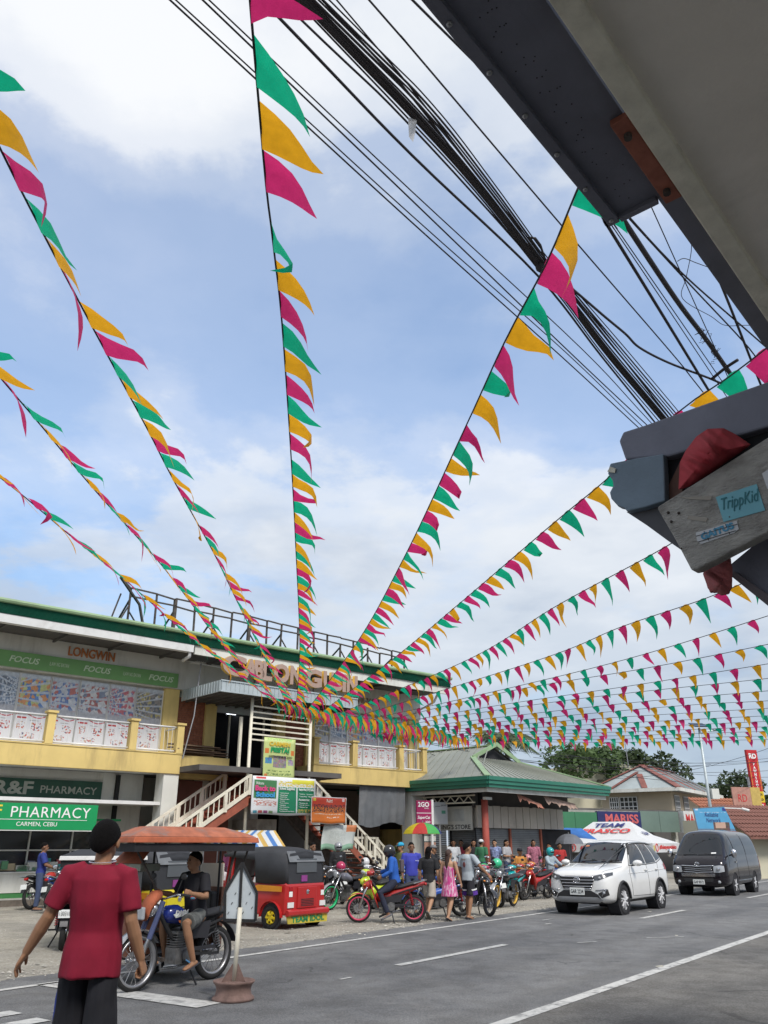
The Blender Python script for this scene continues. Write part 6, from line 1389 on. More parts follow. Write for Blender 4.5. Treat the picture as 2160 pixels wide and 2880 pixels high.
def moto(name, label, style='under', group='motorcycles parked on the gravel'):
    T = thing(name, label, 'motorcycle', (0, 0, 0), 0, group)
    fx, rx = .62, -.60
    if style == 'std': R1 = R2 = .315
    elif style == 'scoot': R1 = R2 = .235
    else: R1 = R2 = .285
    moto_wheel(T, fx, R1, .075 if style != 'scoot' else .1, 'spoke' if style != 'scoot' else 'cast'); moto_wheel(T, rx, R2, .09 if style != 'scoot' else .11, 'spoke' if style != 'scoot' else 'cast')
    hx, hz = (.33, .98) if style != 'scoot' else (.36, .95)
    for s in (-1, 1): part('fork', m_bchr if style != 'scoot' else m_frm, T, lambda b: b.tube([(fx, s * .085, R1), (fx - .09, s * .085, R1 + .25), (hx + .04, s * .08, hz - .12)], [.022, .024, .019], 8), smooth=True)
    part('front_fender', m_body0 if style != 'std' else m_bchr, T, lambda b: b.loft([[(fx + (R1 + .035) * math.cos(a), y, R1 + (R1 + .035) * math.sin(a) - (.02 if abs(y) > .05 else 0)) for y in (-.065, -.04, 0, .04, .065)] for a in [RD(25 + 125 * k / 9) for k in range(10)]], cap=False, closed_ring=False), smooth=True)
    part('handlebar', m_bchr if style == 'std' else m_frm, T, lambda b: b.tube([(hx - .16, -.34, hz + .03), (hx - .08, -.22, hz + .05), (hx, -.08, hz), (hx, .08, hz), (hx - .08, .22, hz + .05), (hx - .16, .34, hz + .03)], .013, 7), smooth=True)
    for s in (-1, 1): part('grip', m_black, T, lambda b: b.tube([(hx - .10, s * .25, hz + .047), (hx - .165, s * .35, hz + .028)], .018, 7)); part('lever', m_bchr, T, lambda b: b.tube([(hx - .05, s * .2, hz + .05), (hx - .06, s * .34, hz + .02)], .006, 5))
    mirrors(T, hx - .07, hz + .05, .2)
    part('frame', m_frm, T, lambda b: (b.tube([(hx + .02, 0, hz - .14), (.12, 0, .55), (-.1, 0, .42), (-.25, 0, .36)], .03, 8), b.tube([(-.1, .1, .55), (-.45, .11, .66), (-.78, .09, .74)], .017, 6), b.tube([(-.1, -.1, .55), (-.45, -.11, .66), (-.78, -.09, .74)], .017, 6), b.bar((rx, .1, R2), (-.12, .1, .34), .03), b.bar((rx, -.1, R2), (-.12, -.1, .34), .03)))
    def eng(b):
        b.box(-.17, .10, -.10, .10, .24, .42)
        b.lathe([(.085, -.135), (.09, -.12), (.09, .12), (.085, .135)], 18, Matrix.Translation((-.09, 0, .33)) @ Matrix.Rotation(RD(90), 4, 'X'))
        if style == 'std':
            b.box(-.04, .07, -.06, .06, .42, .60)
            for k in range(6): b.box(-.075, .105, -.09, .09, .43 + k * .028, .438 + k * .028)
        else:
            b.box(.08, .30, -.06, .06, .31, .41)
            for k in range(6): b.box(.11 + k * .028, .118 + k * .028, -.085, .085, .28, .43)
    part('engine', m_eng, T, eng)
    part('exhaust', m_bchr, T, lambda b: b.tube([(.2, -.07, .30), (.16, -.1, .19), (-.1, -.14, .18), (-.3, -.16, .22), (-.75, -.17, .36)], [.016, .018, .018, .034, .04], 9), smooth=True)
    part('chain_guard', m_sec0, T, lambda b: b.box(rx - .02, -.15, .095, .115, R2 + .06, R2 + .10))
    for s in (-1, 1):
        sh_ = part('shock', m_frm, T, lambda b: b.tube([(rx + .02, s * .125, R2 + .02), (rx + .10, s * .12, .66)], .012, 6)); part('spring', m_bchr if style == 'std' else m_red_l, sh_, lambda b: spring(b, (rx + .03, s * .125, R2 + .08), (rx + .09, s * .12, .60), .027))
    part('stand', m_frm, T, lambda b: b.bar((-.1, .1, .24), (-.16, .22, .01), .02)); part('foot_pegs', m_black, T, lambda b: b.bar((-.02, -.26, .26), (-.02, .26, .26), .025))
    part('rear_fender', m_sec0, T, lambda b: b.loft([[(rx + (R2 + .05) * math.cos(a), y, R2 + (R2 + .05) * math.sin(a)) for y in (-.06, 0, .06)] for a in [RD(70 + 95 * k / 7) for k in range(8)]], cap=False, closed_ring=False), smooth=True)
    pl = part('number_plate', m_plate, T, lambda b: b.add([(-.93, -.1, .50), (-.93, .1, .50), (-.905, .1, .62), (-.905, -.1, .62), (-.925, -.1, .50), (-.925, .1, .50), (-.9, .1, .62), (-.9, -.1, .62)], [(0, 1, 2, 3), (7, 6, 5, 4), (0, 4, 5, 1), (2, 6, 7, 3)]))
    if style == 'std':
        part('tank', m_body0, T, lambda b: b.loft([ell((.27, 0, .80), .05, .05), ell((.22, 0, .80), .105, .10), ell((.08, 0, .79), .13, .115), ell((-.06, 0, .75), .11, .085), ell((-.13, 0, .72), .07, .05)]), smooth=True)
        part('seat', m_seatk, T, lambda b: b.loft([ell((-.10, 0, .76), .08, .03), ell((-.2, 0, .75), .115, .045), ell((-.45, 0, .77), .125, .05), ell((-.7, 0, .80), .11, .05), ell((-.78, 0, .81), .07, .03)]), smooth=True)
        for s in (-1, 1): part('side_cover', m_sec0, T, lambda b: b.prism([(-.38, .50), (-.12, .52), (-.14, .68), (-.42, .70)], s * .10, s * .125))
        part('headlight', m_bchr, T, lambda b: b.lathe([(0, -.10), (.06, -.09), (.085, -.02), (.085, .02), (.07, .035), (0, .04)], 16, Matrix.Translation((.45, 0, .86)) @ Matrix.Rotation(RD(90), 4, 'Y')), smooth=True)
        part('headlight_lens', m_lamp, T, lambda b: b.sph((.488, 0, .86), (.02, .072, .072), 12, 8)); part('tail_light', m_red_l, T, lambda b: b.box(-.86, -.81, -.06, .06, .72, .78), bev=.01)
        part('carrier', m_bchr, T, lambda b: (b.tube([(-.72, .12, .80), (-.98, .12, .82), (-.98, -.12, .82), (-.72, -.12, .80)], .011, 6),))
    else:
        sc = style == 'scoot'
        # leg shield, nose, body and tail fairing
        part('leg_shield', m_body0, T, lambda b: b.loft([[(x, s_ * y, z) for s_, y in ((-1, y1), (-1, y1 * .6), (1, y1 * .6), (1, y1))] for x, y1, z in ((.40, .10, .86), (.36, .17, .74), (.32, .185, .6), (.25, .17, .42), (.20, .12, .30))], cap=False, closed_ring=False), smooth=True).modifiers.new('t', 'SOLIDIFY').thickness = .03
        part('nose', m_body0, T, lambda b: b.loft([ell((.54, 0, .74), .03, .03), ell((.50, 0, .74), .085, .07), ell((.42, 0, .76), .125, .10), ell((.33, 0, .78), .11, .10)]), smooth=True)
        part('handle_cowl', m_body0, T, lambda b: b.loft([ell((hx + .14, 0, hz + .01), .05, .035), ell((hx + .10, 0, hz + .015), .11, .06), ell((hx, 0, hz + .025), .15, .06), ell((hx - .06, 0, hz + .02), .10, .04)]), smooth=True)
        part('headlight', m_lamp, T, lambda b: b.sph((hx + .125, 0, hz + .01), (.035, .085, .042), 12, 8), smooth=True)
        for s in (-1, 1): part('indicator', mat('amber_lens', (.6, .2, .02), .2), T, lambda b: b.sph((.50, s * .10, .77), (.03, .03, .022), 8, 6))
        part('body_cover', m_body0, T, lambda b: b.loft([ell((.24, 0, .50), .05, .10), ell((.10, 0, .50), .09, .11), ell((-.1, 0, .55), .10, .12), ell((-.4, 0, .64), .115, .10), ell((-.68, 0, .74), .10, .07), ell((-.86, 0, .80), .05, .035)]), smooth=True)
        part('side_panel', m_sec0, T, lambda b: [b.prism([(-.30, .42), (.12, .40), (.05, .52), (-.42, .60)], s * .085, s * .118) for s in (-1, 1)])
        part('seat', m_seatk, T, lambda b: b.loft([ell((-.02, 0, .68), .06, .025), ell((-.12, 0, .70), .11, .05), ell((-.35, 0, .73), .13, .05), ell((-.62, 0, .80), .12, .05), ell((-.76, 0, .83), .07, .03)]), smooth=True)
        part('tail_light', m_red_l, T, lambda b: b.sph((-.87, 0, .78), (.035, .075, .035), 10, 6)); part('grab_rail', m_bchr, T, lambda b: b.tube([(-.6, .12, .79), (-.86, .12, .86), (-.9, 0, .87), (-.86, -.12, .86), (-.6, -.12, .79)], .012, 6))
        if sc: part('floorboard', m_plast, T, lambda b: b.box(-.05, .28, -.16, .16, .27, .33), bev=.02)
    return T
def paint(n, c, **k): return mat('paint_' + n, c, .25, var=.05, coat=.6, **k)
P_std = moto('motorcycle', 'proto', 'std'); P_und = moto('motorcycle', 'proto', 'under'); P_sco = moto('motor_scooter', 'proto', 'scoot')
first = {'std': True, 'under': True, 'scoot': True}
def park(style, label, p, rz, body, rim=None, trim=None, lean=.1, group='motorcycles parked on the gravel'):
    src = {'std': P_std, 'under': P_und, 'scoot': P_sco}[style]
    sw = {'moto_body': body}
    if rim: sw['moto_rim'] = rim
    if trim: sw['moto_trim'] = trim
    o = dup(src, (p[0], p[1], 0), rz, label, group, sw); o.rotation_euler = (-lean, 0, rz); return o
def between(pf, pr):
    """place and heading from front and rear wheel ground points"""
    f, r = V((pf[0], pf[1], 0)), V((pr[0], pr[1], 0)); d = (f - r); return r + d.normalized() * .6, math.atan2(d.y, d.x)
red, blue, green_, black_, teal, white_, yel_, mag_, org = paint('red', (.38, .025, .02)), paint('blue', (.03, .10, .42)), paint('green', (.02, .35, .12)), paint('black', (.02, .02, .022)), paint('teal', (.01, .33, .34)), paint('white', (.6, .6, .6)), paint('lime', (.50, .62, .04)), paint('crimson', (.42, .02, .08)), paint('orange', (.6, .22, .03))
rim_g, rim_r, rim_y, rim_k, rim_s = mat('rim_green', (.01, .40, .14), .4), mat('rim_pink', (.48, .04, .10), .4), mat('rim_gold', (.55, .33, .04), .4), mat('rim_black', (.03, .03, .03), .5), m_rim0
PW = {}
c, a = between((-1.6, 23.5), (-.62, 24.55)); PW['green'] = park('std', 'silver-grey motorcycle with bright green wheel rims behind the red rickshaw', c, a, mat('tank_grey', (.16, .16, .19), .3, coat=.5), rim_g)
c, a = between((-.56, 20.0), (.66, 20.05)); PW['red'] = park('under', 'red underbone motorcycle with pink wheel rims carrying the rider in blue', c, a, red, rim_r, lean=.02)
c, a = between((-.9, 22.6), (.35, 22.9)); park('scoot', 'lime yellow scooter behind the rider in blue', c, a + .5, yel_, rim_k)
c, a = between((.75, 21.0), (1.7, 21.95)); park('under', 'black motorcycle with blue front fairing beside the walking girl', c, a - .5, blue, rim_k, lean=.12)
c, a = between((2.55, 21.6), (2.0, 22.75)); park('under', 'dark motorcycle just behind the man in the grey shirt', c, a, black_, rim_k)
c, a = between((2.6, 24.9), (3.4, 25.6)); park('std', 'black motorcycle with beige cover on its seat near the grey shirt man', c, a - 1.9, black_, rim_k)
c, a = between((2.92, 24.05), (3.62, 25.2)); park('std', 'motorcycle with golden wheel rims in the open gravel', c, a, black_, rim_y)
c, a = between((4.4, 27.9), (5.25, 28.7)); park('under', 'shiny red motorcycle parked left of the white SUV', c, a, red, rim_k)
c, a = between((3.7, 26.9), (4.3, 28.0)); park('scoot', 'teal scooter between the golden-rimmed and the red motorcycle', c, a, teal, rim_k)
c, a = between((2.9, 26.8), (3.3, 28.0)); park('scoot', 'crimson scooter left of the teal scooter', c, a, mag_, rim_k)
c, a = between((5.6, 29.6), (6.2, 30.7)); park('under', 'blue motorcycle behind the shiny red one', c, a, blue, rim_k)
c, a = between((4.9, 30.2), (5.3, 31.3)); park('under', 'orange motorcycle in the back row by the shutters', c, a, org, rim_k)
c, a = between((2.2, 28.4), (2.6, 29.5)); park('under', 'red motorcycle in the back row left of the red post', c, a, red, rim_k)
c, a = between((1.2, 27.6), (1.5, 28.8)); park('std', 'black motorcycle parked by the salmon column', c, a, black_, rim_k)
c, a = between((.2, 25.4), (1.1, 26.3)); park('under', 'blue-seated motorcycle in the row before the right stair', c, a + .6, blue, rim_k)
c, a = between((-.9, 25.6), (-.1, 26.6)); park('under', 'white motorcycle in the row before the right stair', c, a + .4, white_, rim_k)
c, a = between((-2.1, 25.0), (-1.5, 26.2)); park('scoot', 'black scooter under the right stair beside the rickshaw', c, a + .3, black_, rim_k)
c, a = between((-3.0, 26.0), (-2.6, 27.2)); park('under', 'dark motorcycle deeper under the right stair', c, a + .3, black_, rim_k)
c, a = between((6.5, 32.0), (6.9, 33.2)); park('scoot', 'black scooter in the back row nearest the tent', c, a, black_, rim_k)
c, a = between((7.4, 31.2), (8.1, 32.2)); park('under', 'green motorcycle behind the white SUV bonnet', c, a, green_, rim_k)
c, a = between((-9.05, 24.8), (-9.37, 23.85)); park('std', 'red-tailed motorcycle parked before the pharmacy counter', c, a, red, rim_k)
c, a = between((-7.7, 23.6), (-8.3, 22.6)); park('under', 'blue motorcycle beside the one at the pharmacy counter', c, a, blue, rim_k)
c, a = between((12.6, 35.0), (13.5, 36.0)); park('under', 'dark motorcycle between the SUV and the van', c, a, black_, rim_k)
c, a = between((20.2, 42.0), (20.9, 43.0)); park('under', 'red motorcycle parked far behind the van', c, a, red, rim_k)
for i, (lab, x, y, ang, stl, pc) in enumerate((('red motorcycle behind the girl in pink', 1.6, 24.2, .8, 'under', red), ('black motorcycle second in the row behind the girl', 2.2, 25.9, .9, 'std', black_), ('blue motorcycle between the umbrella and the walking group', .9, 24.4, 2.4, 'under', blue), ('white scooter in front of the umbrella pole', .4, 27.6, 2.2, 'scoot', white_), ('dark motorcycle left of the crimson scooter', 2.0, 27.0, 1.0, 'under', black_), ('green scooter in the third row before the red post', 3.4, 29.6, 1.1, 'scoot', green_), ('black motorcycle directly before the red post', 3.9, 30.6, 1.3, 'std', black_), ('red scooter before the grey shutter', 4.6, 29.2, .9, 'scoot', red), ('blue scooter in the back row before the pink coat', 6.0, 31.6, 1.2, 'scoot', blue), ('black motorcycle beside the white stair bottom', -.3, 24.2, 2.2, 'std', black_), ('silver motorcycle under the loose white banner', -1.4, 26.6, 1.9, 'std', mat('tank_silver', (.35, .36, .38), .3, coat=.5)), ('dark scooter hidden behind the lime one', .1, 23.6, 2.3, 'scoot', black_))):
    park(stl, lab, (x, y), ang + math.pi * (i % 2), pc, rim_k)
# helmets left on the bikes
def helmet(label, p, m):
    t = thing('helmet', label, 'helmet', p, rnd.uniform(0, 6), 'helmets left on motorcycles')
    part('shell', m, t, lambda b: b.sph((0, 0, .0), (.145, .125, .13), 14, 10), smooth=True); part('visor', m_cglass, t, lambda b: b.sph((.045, 0, -.01), (.115, .112, .075), 12, 8), smooth=True)
helmet('pink helmet on the green-rimmed motorcycle', (-1.17, 23.97, 1.05), mat('helmet_pink', (.42, .03, .10), .35, coat=.5)); helmet('mint green helmet on the golden-rimmed motorcycle', (3.12, 24.4, 1.12), mat('helmet_mint', (.05, .5, .25), .35, coat=.5))
helmet('white helmet near the right stair', (-.55, 26.1, 1.12), white_); helmet('red helmet on the motorcycle with blue fairing', (1.75, 22.6, .98), red); helmet('pale pink helmet in the back row of motorcycles', (5.0, 30.7, 1.16), mat('helmet_rose', (.5, .18, .2), .35, coat=.5)); helmet('cyan helmet in the back row of motorcycles', (5.9, 31.0, 1.1), teal)
# ================================================================ three-wheeled rickshaws
m_hood = mat('black_canvas_hood', (.035, .037, .042), .65, var=.15, scale=3, bump=.1); m_clear = glass('clear_plastic', (.10, .11, .12), .15)
def rickshaw(name, label, loc, rz, body, rear_text=None):
    """x forward, rear at x=0"""
    T = thing(name, label, 'rickshaw', loc, rz)
    def ring(x, yb, zb, zt, yt): return [(x, -yb, zb), (x, -yb, (zb + zt) / 2), (x, -yt, zt), (x, yt, zt), (x, yb, (zb + zt) / 2), (x, yb, zb)]
    bd = part('body', body, T, lambda b: b.loft([ring(0, .58, .30, .82, .56), ring(.06, .62, .26, .86, .60), ring(.9, .64, .26, .86, .62), ring(.96, .64, .26, .50, .62), ring(1.7, .60, .26, .48, .58), ring(1.95, .42, .28, .82, .40), ring(2.35, .26, .34, .86, .22), ring(2.45, .16, .42, .80, .14)]), bev=.025)
    for sg in (-1, 1):
        part('arch_panel', body, T, lambda b: b.loft([[(.40 + .30 * math.cos(a), sg * y, .22 + .30 * math.sin(a)) for y in (.60, .69)] for a in [RD(180 * k / 12) for k in range(13)]], cap=False, closed_ring=False), smooth=True)
        part('arch_hollow', m_dark, T, lambda b: b.lathe([(.27, 0), (.27, .03), (0, .03)], 20, Matrix.Translation((.40, sg * .635, .22)) @ Matrix.Rotation(RD(90), 4, 'X')))
        solid_wheel(T, (.40, sg * .60, .215), .215, .11, .125, mat('wheel_yellow', (.62, .48, .02), .5), side=sg, spokes=6, twist=0)
        part('side_stripe', mat('orange_stripe', (.60, .24, .02), .5), T, lambda b: b.prism([(.12, .70), (.88, .70), (.98, .76), (.80, .82), (.12, .80)], sg * .646, sg * .652))
        text('JAKE TAXI', m_txtr, T, (.82 if sg < 0 else .3, sg * .655, .735), xdir=(-1 if sg < 0 else 1, 0, 0) if False else ((1, 0, 0) if sg < 0 else (-1, 0, 0)), w=.3, h=.05, name='lettering') if sg < 0 else None
        part('tail_cluster', m_txtw, T, lambda b: b.box(-.012, .0, sg * .50 - .05, sg * .50 + .05, .60, .70), bev=.005); part('tail_lamp', m_tail, T, lambda b: b.box(-.014, .0, sg * .50 - .05, sg * .50 + .05, .71, .79), bev=.005); part('plate', m_plate, T, lambda b: b.box(-.02, -.005, sg * .50 - .09, sg * .50 + .09, .40, .50))
        part('corner_post', body, T, lambda b: b.bar((1.72, sg * .58, .48), (1.62, sg * .56, 1.42), .04)); part('windscreen_post', body, T, lambda b: b.bar((2.02, sg * .40, .82), (1.82, sg * .50, 1.40), .035))
        part('mirror', m_plast, T, lambda b: (b.tube([(1.9, sg * .5, 1.05), (1.98, sg * .68, 1.15)], .008, 5), b.box(1.96, 1.99, sg * .72 - .05, sg * .72 + .05, 1.1, 1.22)))
    part('engine_door', body, T, lambda b: b.box(-.025, 0, -.30, .30, .38, .78), bev=.012); mb = MB()
    for k in range(5): mb.box(-.032, -.024, -.2, .2, .42 + k * .03, .432 + k * .03)
    mb.build('louvres', m_dark, T); part('badge', m_chrome, T, lambda b: b.sph((-.03, 0, .68), (.01, .05, .045), 10, 6))
    part('bumper', body, T, lambda b: b.loft([[(-.06, y, .24), (-.10, y, .27), (-.10, y, .34), (-.05, y, .37), (0, y, .36), (0, y, .24)] for y in (-.64, 0, .64)]), bev=.01)
    fl = part('mud_flap', mat('flap_yellow', (.52, .42, .05), .6, var=.15, dirt=.3), T, lambda b: b.add([(-.05, -.62, .09), (-.05, .60, .11), (-.04, .64, .26), (-.04, -.64, .26), (-.03, -.62, .09), (-.03, .60, .11), (-.02, .64, .26), (-.02, -.64, .26)], [(0, 1, 2, 3), (7, 6, 5, 4), (0, 4, 5, 1), (1, 5, 6, 2), (3, 2, 6, 7), (3, 7, 4, 0)]))
    if rear_text: text(rear_text, mat('paint_green_text', (.02, .22, .08), .6), fl, (-.055, .50, .125), xdir=(0, -1, 0), w=1.02, h=.11, bold=.03)
    hd = part('hood', m_hood, T, lambda b: b.loft([[(x, y * wy, z) for y, z in ((-1, zl), (-1.0, zl + (zr - zl) * .5), (-.96, zr - .1), (-.82, zr - .02), (-.4, zr + .02), (0, zr + .03), (.4, zr + .02), (.82, zr - .02), (.96, zr - .1), (1.0, zl + (zr - zl) * .5), (1, zl))] for x, wy, zl, zr in ((.02, .56, .84, 1.28), (.10, .60, .84, 1.46), (.5, .64, .84, 1.52), (.88, .645, .86, 1.54), (.94, .645, 1.30, 1.54), (1.5, .63, 1.34, 1.52), (1.95, .58, 1.36, 1.46))], closed_ring=False, cap=False), smooth=True)
    so = hd.modifiers.new('t', 'SOLIDIFY'); so.thickness = .02
    part('hood_back', m_hood, T, lambda b: b.add([(.03, -.55, .84), (.03, .55, .84), (.035, .55, 1.28), (.06, .5, 1.42), (.08, 0, 1.47), (.06, -.5, 1.42), (.035, -.55, 1.28)], [(0, 1, 2, 3, 4, 5, 6)]))
    part('rear_window', m_clear, T, lambda b: b.box(.015, .028, -.32, .32, 1.05, 1.32), bev=.005); part('hood_patch', mat('purple_patch', (.25, .05, .22), .6), T, lambda b: b.box(.012, .028, -.02, .16, .88, 1.0))
    part('side_curtain', m_clear, T, lambda b: b.box(.55, .75, -.652, -.646, .92, 1.28)); part('hood_flap', mat('grey_canvas2', (.16, .17, .18), .7), T, lambda b: b.add([(-.0, -.57, 1.26), (-.0, .57, 1.26), (.10, .56, 1.47), (.10, -.56, 1.47)], [(0, 1, 2, 3)]))
    part('seat', m_seatk, T, lambda b: (b.box(.45, .9, -.55, .55, .5, .62), b.box(.30, .45, -.55, .55, .5, 1.05), b.box(1.35, 1.6, -.35, .35, .5, .68)), bev=.03)
    part('windscreen', m_clear, T, lambda b: b.add([(2.0, -.38, .84), (2.0, .38, .84), (1.84, .46, 1.38), (1.84, -.46, 1.38)], [(0, 1, 2, 3)])); part('handlebar', m_frm, T, lambda b: b.tube([(1.75, -.3, .95), (1.85, 0, .92), (1.75, .3, .95)], .015, 6))
    M = Matrix.Translation((2.3, 0, .2)) @ Matrix.Rotation(RD(90), 4, 'X'); part('front_wheel', m_tyre, T, lambda b: b.lathe([(.12, -.04), (.19, -.05), (.2, 0), (.19, .05), (.12, .04)], 24, M, closed=True)); part('mudguard', body, T, lambda b: b.loft([[(2.3 + .24 * math.cos(a), y, .2 + .24 * math.sin(a)) for y in (-.07, .07)] for a in [RD(15 + 150 * k / 8) for k in range(9)]], cap=False, closed_ring=False)); part('headlamp', m_lamp, T, lambda b: b.sph((2.44, 0, .68), .07, 12, 8))
    return T
m_tred = mat('rickshaw_red', (.42, .02, .02), .3, var=.06, coat=.4, scale=3); m_tyel = mat('rickshaw_yellow', (.66, .55, .02), .35, var=.06, coat=.3)
rickshaw('auto_rickshaw', 'red three-wheeled rickshaw with TEAM IDOL mud flap seen from behind', st(14.22, 12.42), RANG + RD(90), m_tred, 'TEAM IDOL')
rickshaw('auto_rickshaw', 'bright yellow three-wheeled rickshaw half hidden behind the tricycle', st(11.0, 12.7), RANG + RD(95), m_tyel)
# ================================================================ tricycle with sidecar in the foreground
TA = RANG + math.pi          # heads back down the road
def tricycle(T, roofm, shellm, roof_th=.14, black=False):
    """sidecar and roof, bike at y=0, sidecar on the -y side (right of travel); x forward"""
    sc = thing('x', 'x', 'x') if False else T
    part('sidecar_floor', m_frm, T, lambda b: b.box(-1.1, .3, -1.02, -.40, .26, .32)); part('sidecar_front', shellm, T, lambda b: b.loft([[(x, y, z) for y, z in ((-1.02, .30), (-1.02, zt), (-.42, zt), (-.42, .30))] for x, zt in ((.05, .85), (.26, .82), (.36, .62), (.42, .42))]), bev=.03)
    part('sidecar_back', shellm, T, lambda b: b.box(-1.14, -1.08, -1.02, -.42, .30, 1.05)); part('sidecar_side', shellm, T, lambda b: b.box(-1.1, .1, -1.04, -1.0, .30, .72)); part('sidecar_seat', m_seatk, T, lambda b: b.box(-1.0, -.6, -.98, -.46, .42, .56), bev=.03); part('seat_back', m_seatk, T, lambda b: b.box(-1.06, -.94, -.98, -.46, .562, 1.0), bev=.03)
    solid_wheel(T, (-.45, -1.0, .25), .25, .09, .16, m_rim0, side=-1, spokes=8, twist=0)
    part('sidecar_fender', mat('fender_red', (.30, .03, .025), .5), T, lambda b: b.box(.20, .55, -.72, -.36, .46, .52), bev=.015)
    for x in (-1.05, .12):
        for y in (-1.0, -.46): part('roof_post', m_frm, T, lambda b: b.tube([(x, y, .3), (x, y, 1.62 if not black else 1.36)], .017, 6))
    for p_, q_, w_ in (((.2, 0, .3), (.2, -.5, .3), .04), ((-.4, 0, .32), (-.4, -.5, .32), .04), ((0, 0, .58), (0, -.5, .6), .03)): part('link_bar', m_rust, T, lambda b: b.bar(p_, q_, w_))
def roof_on(T, P, z0, z1, m_side, m_top):
    cx = sum(p[0] for p in P) / len(P); cy = sum(p[1] for p in P) / len(P); sc_ = lambda f, z: [(cx + (x - cx) * f, cy + (y - cy) * f, z) for x, y in P]
    r = part('roof', m_side, T, lambda b: b.loft([sc_(1, z0), sc_(.985, z0 + .065)]), bev=.008)
    part('roof_top', m_top, r, lambda b: b.loft([sc_(.97, z0 + .067), sc_(.86, z0 + .6 * (z1 - z0)), sc_(.6, z1)]), bev=.015); part('roof_lining', m_dark, r, lambda b: b.loft([sc_(.95, z0 - .10), sc_(.96, z0 - .004)])); return r
m_otri = mat('weathered_orange', (.44, .12, .055), .75, var=.2, scale=5, dirt=.6, dirtcol=(.20, .08, .05)); m_troof = mat('worn_orange_roof', (.36, .12, .065), .8, var=.3, scale=5, dirt=.95, dirtcol=(.17, .155, .145))
c, a = between(st(7.05, 8.80), st(8.27, 8.80))
TR = dup(P_std, c, a, 'weathered orange-roofed tricycle with blue tank and sidecar in the foreground', None, {'moto_body': paint('tankblue', (.015, .03, .20)), 'moto_rim': m_rim0}); TR.name = 'tricycle'; TR['category'] = 'tricycle'; del TR['group']
tricycle(TR, m_otri, mat('sidecar_brown', (.20, .09, .055), .7, var=.35, scale=3, dirt=.5, dirtcol=(.35, .12, .06)))
roof_on(TR, [(-.92, .42), (1.16, .42), (1.02, -.05), (.42, -1.02), (-1.15, -1.02)], 1.62, 1.81, m_otri, m_troof)
for pts_ in ([(-.55, .14, .8), (-.62, .3, 1.6)], [(.3, 0, .95), (.75, -.1, 1.6)], [(-.75, .12, .82), (-.85, .3, 1.6)]): part('roof_brace', m_rust, TR, lambda b: b.tube(pts_, .014, 6))
part('headlight_cowl', m_otri, TR, lambda b: b.loft([ell((.56, 0, .80), .09, .06), ell((.54, 0, .90), .10, .10), ell((.46, 0, .98), .09, .10), ell((.36, 0, 1.02), .07, .06)]), smooth=True); part('cowl_lamp', m_lamp, TR, lambda b: b.box(.60, .645, -.07, .07, .76, .90), bev=.015)
part('dropped_fork', mat('fork_blue', (.06, .075, .16), .5), TR, lambda b: (b.tube([(.53, .09, .55), (.36, .085, .95)], .032, 8), b.tube([(.53, -.09, .55), (.36, -.085, .95)], .032, 8)))
part('number_board', m_panelc, TR, lambda b: b.box(-1.18, -1.15, -.95, -.5, 1.05, 1.35)); part('top_box', mat('sidecar_lid', (.30, .33, .27), .7, dirt=.6, dirtcol=(.2, .1, .06)), TR, lambda b: b.box(.02, .34, -1.0, -.44, 1.28, 1.37), bev=.01); part('sun_visor', m_otri, TR, lambda b: b.add([(.36, -1.02, 1.372), (.36, -.42, 1.372), (.18, -.46, 1.54), (.18, -.98, 1.54)], [(0, 1, 2, 3)]))
part('sidecar_glass', m_clear, TR, lambda b: b.box(.27, .285, -.98, -.46, .86, 1.27)); part('tank_decal', mat('decal_silver', (.55, .6, .55), .4), TR, lambda b: b.prism([(.22, .80), (.05, .84), (-.02, .82), (.02, .78), (.18, .76)], .128, .134)); text('DMX', m_txtw, TR, (.20, .136, .775), xdir=(-1, 0, 0), w=.22, h=.07, bold=.03, shear=.3); part('tank_decal', mat('decal_green', (.02, .3, .08), .4), TR, lambda b: b.prism([(.05, .75), (-.06, .79), (-.08, .76), (.02, .73)], .120, .127)); part('tank_decal', mat('decal_orange', (.55, .14, .03), .4), TR, lambda b: b.prism([(.12, .73), (-.02, .72), (-.04, .70), (.10, .70)], .115, .122))
c2 = st(8.94, 13.12); T2 = dup(P_und, (c2.x - .15, c2.y + .55, 0), RD(108), 'black-roofed tricycle with a black scooter behind the man in red', None, {'moto_body': black_, 'moto_rim': rim_k}); T2.name = 'tricycle'; T2['category'] = 'tricycle'; del T2['group']
tricycle(T2, m_hood, mat('sidecar_dark', (.05, .05, .055), .6), black=True); roof_on(T2, [(-1.15, .2), (.6, .2), (.6, -1.2), (-1.15, -1.2)], 1.36, 1.52, m_wmetal, m_hood)
text('130310', m_txtk, T2, (-.935, .085, .535), xdir=(0, -1, 0), w=.17, h=.06, depth=.002)
# remove the patterns that were only copied from
for r in (P_std, P_und, P_sco):
    for o in [r] + [x for x in r.children_recursive]: bpy.data.objects.remove(o)
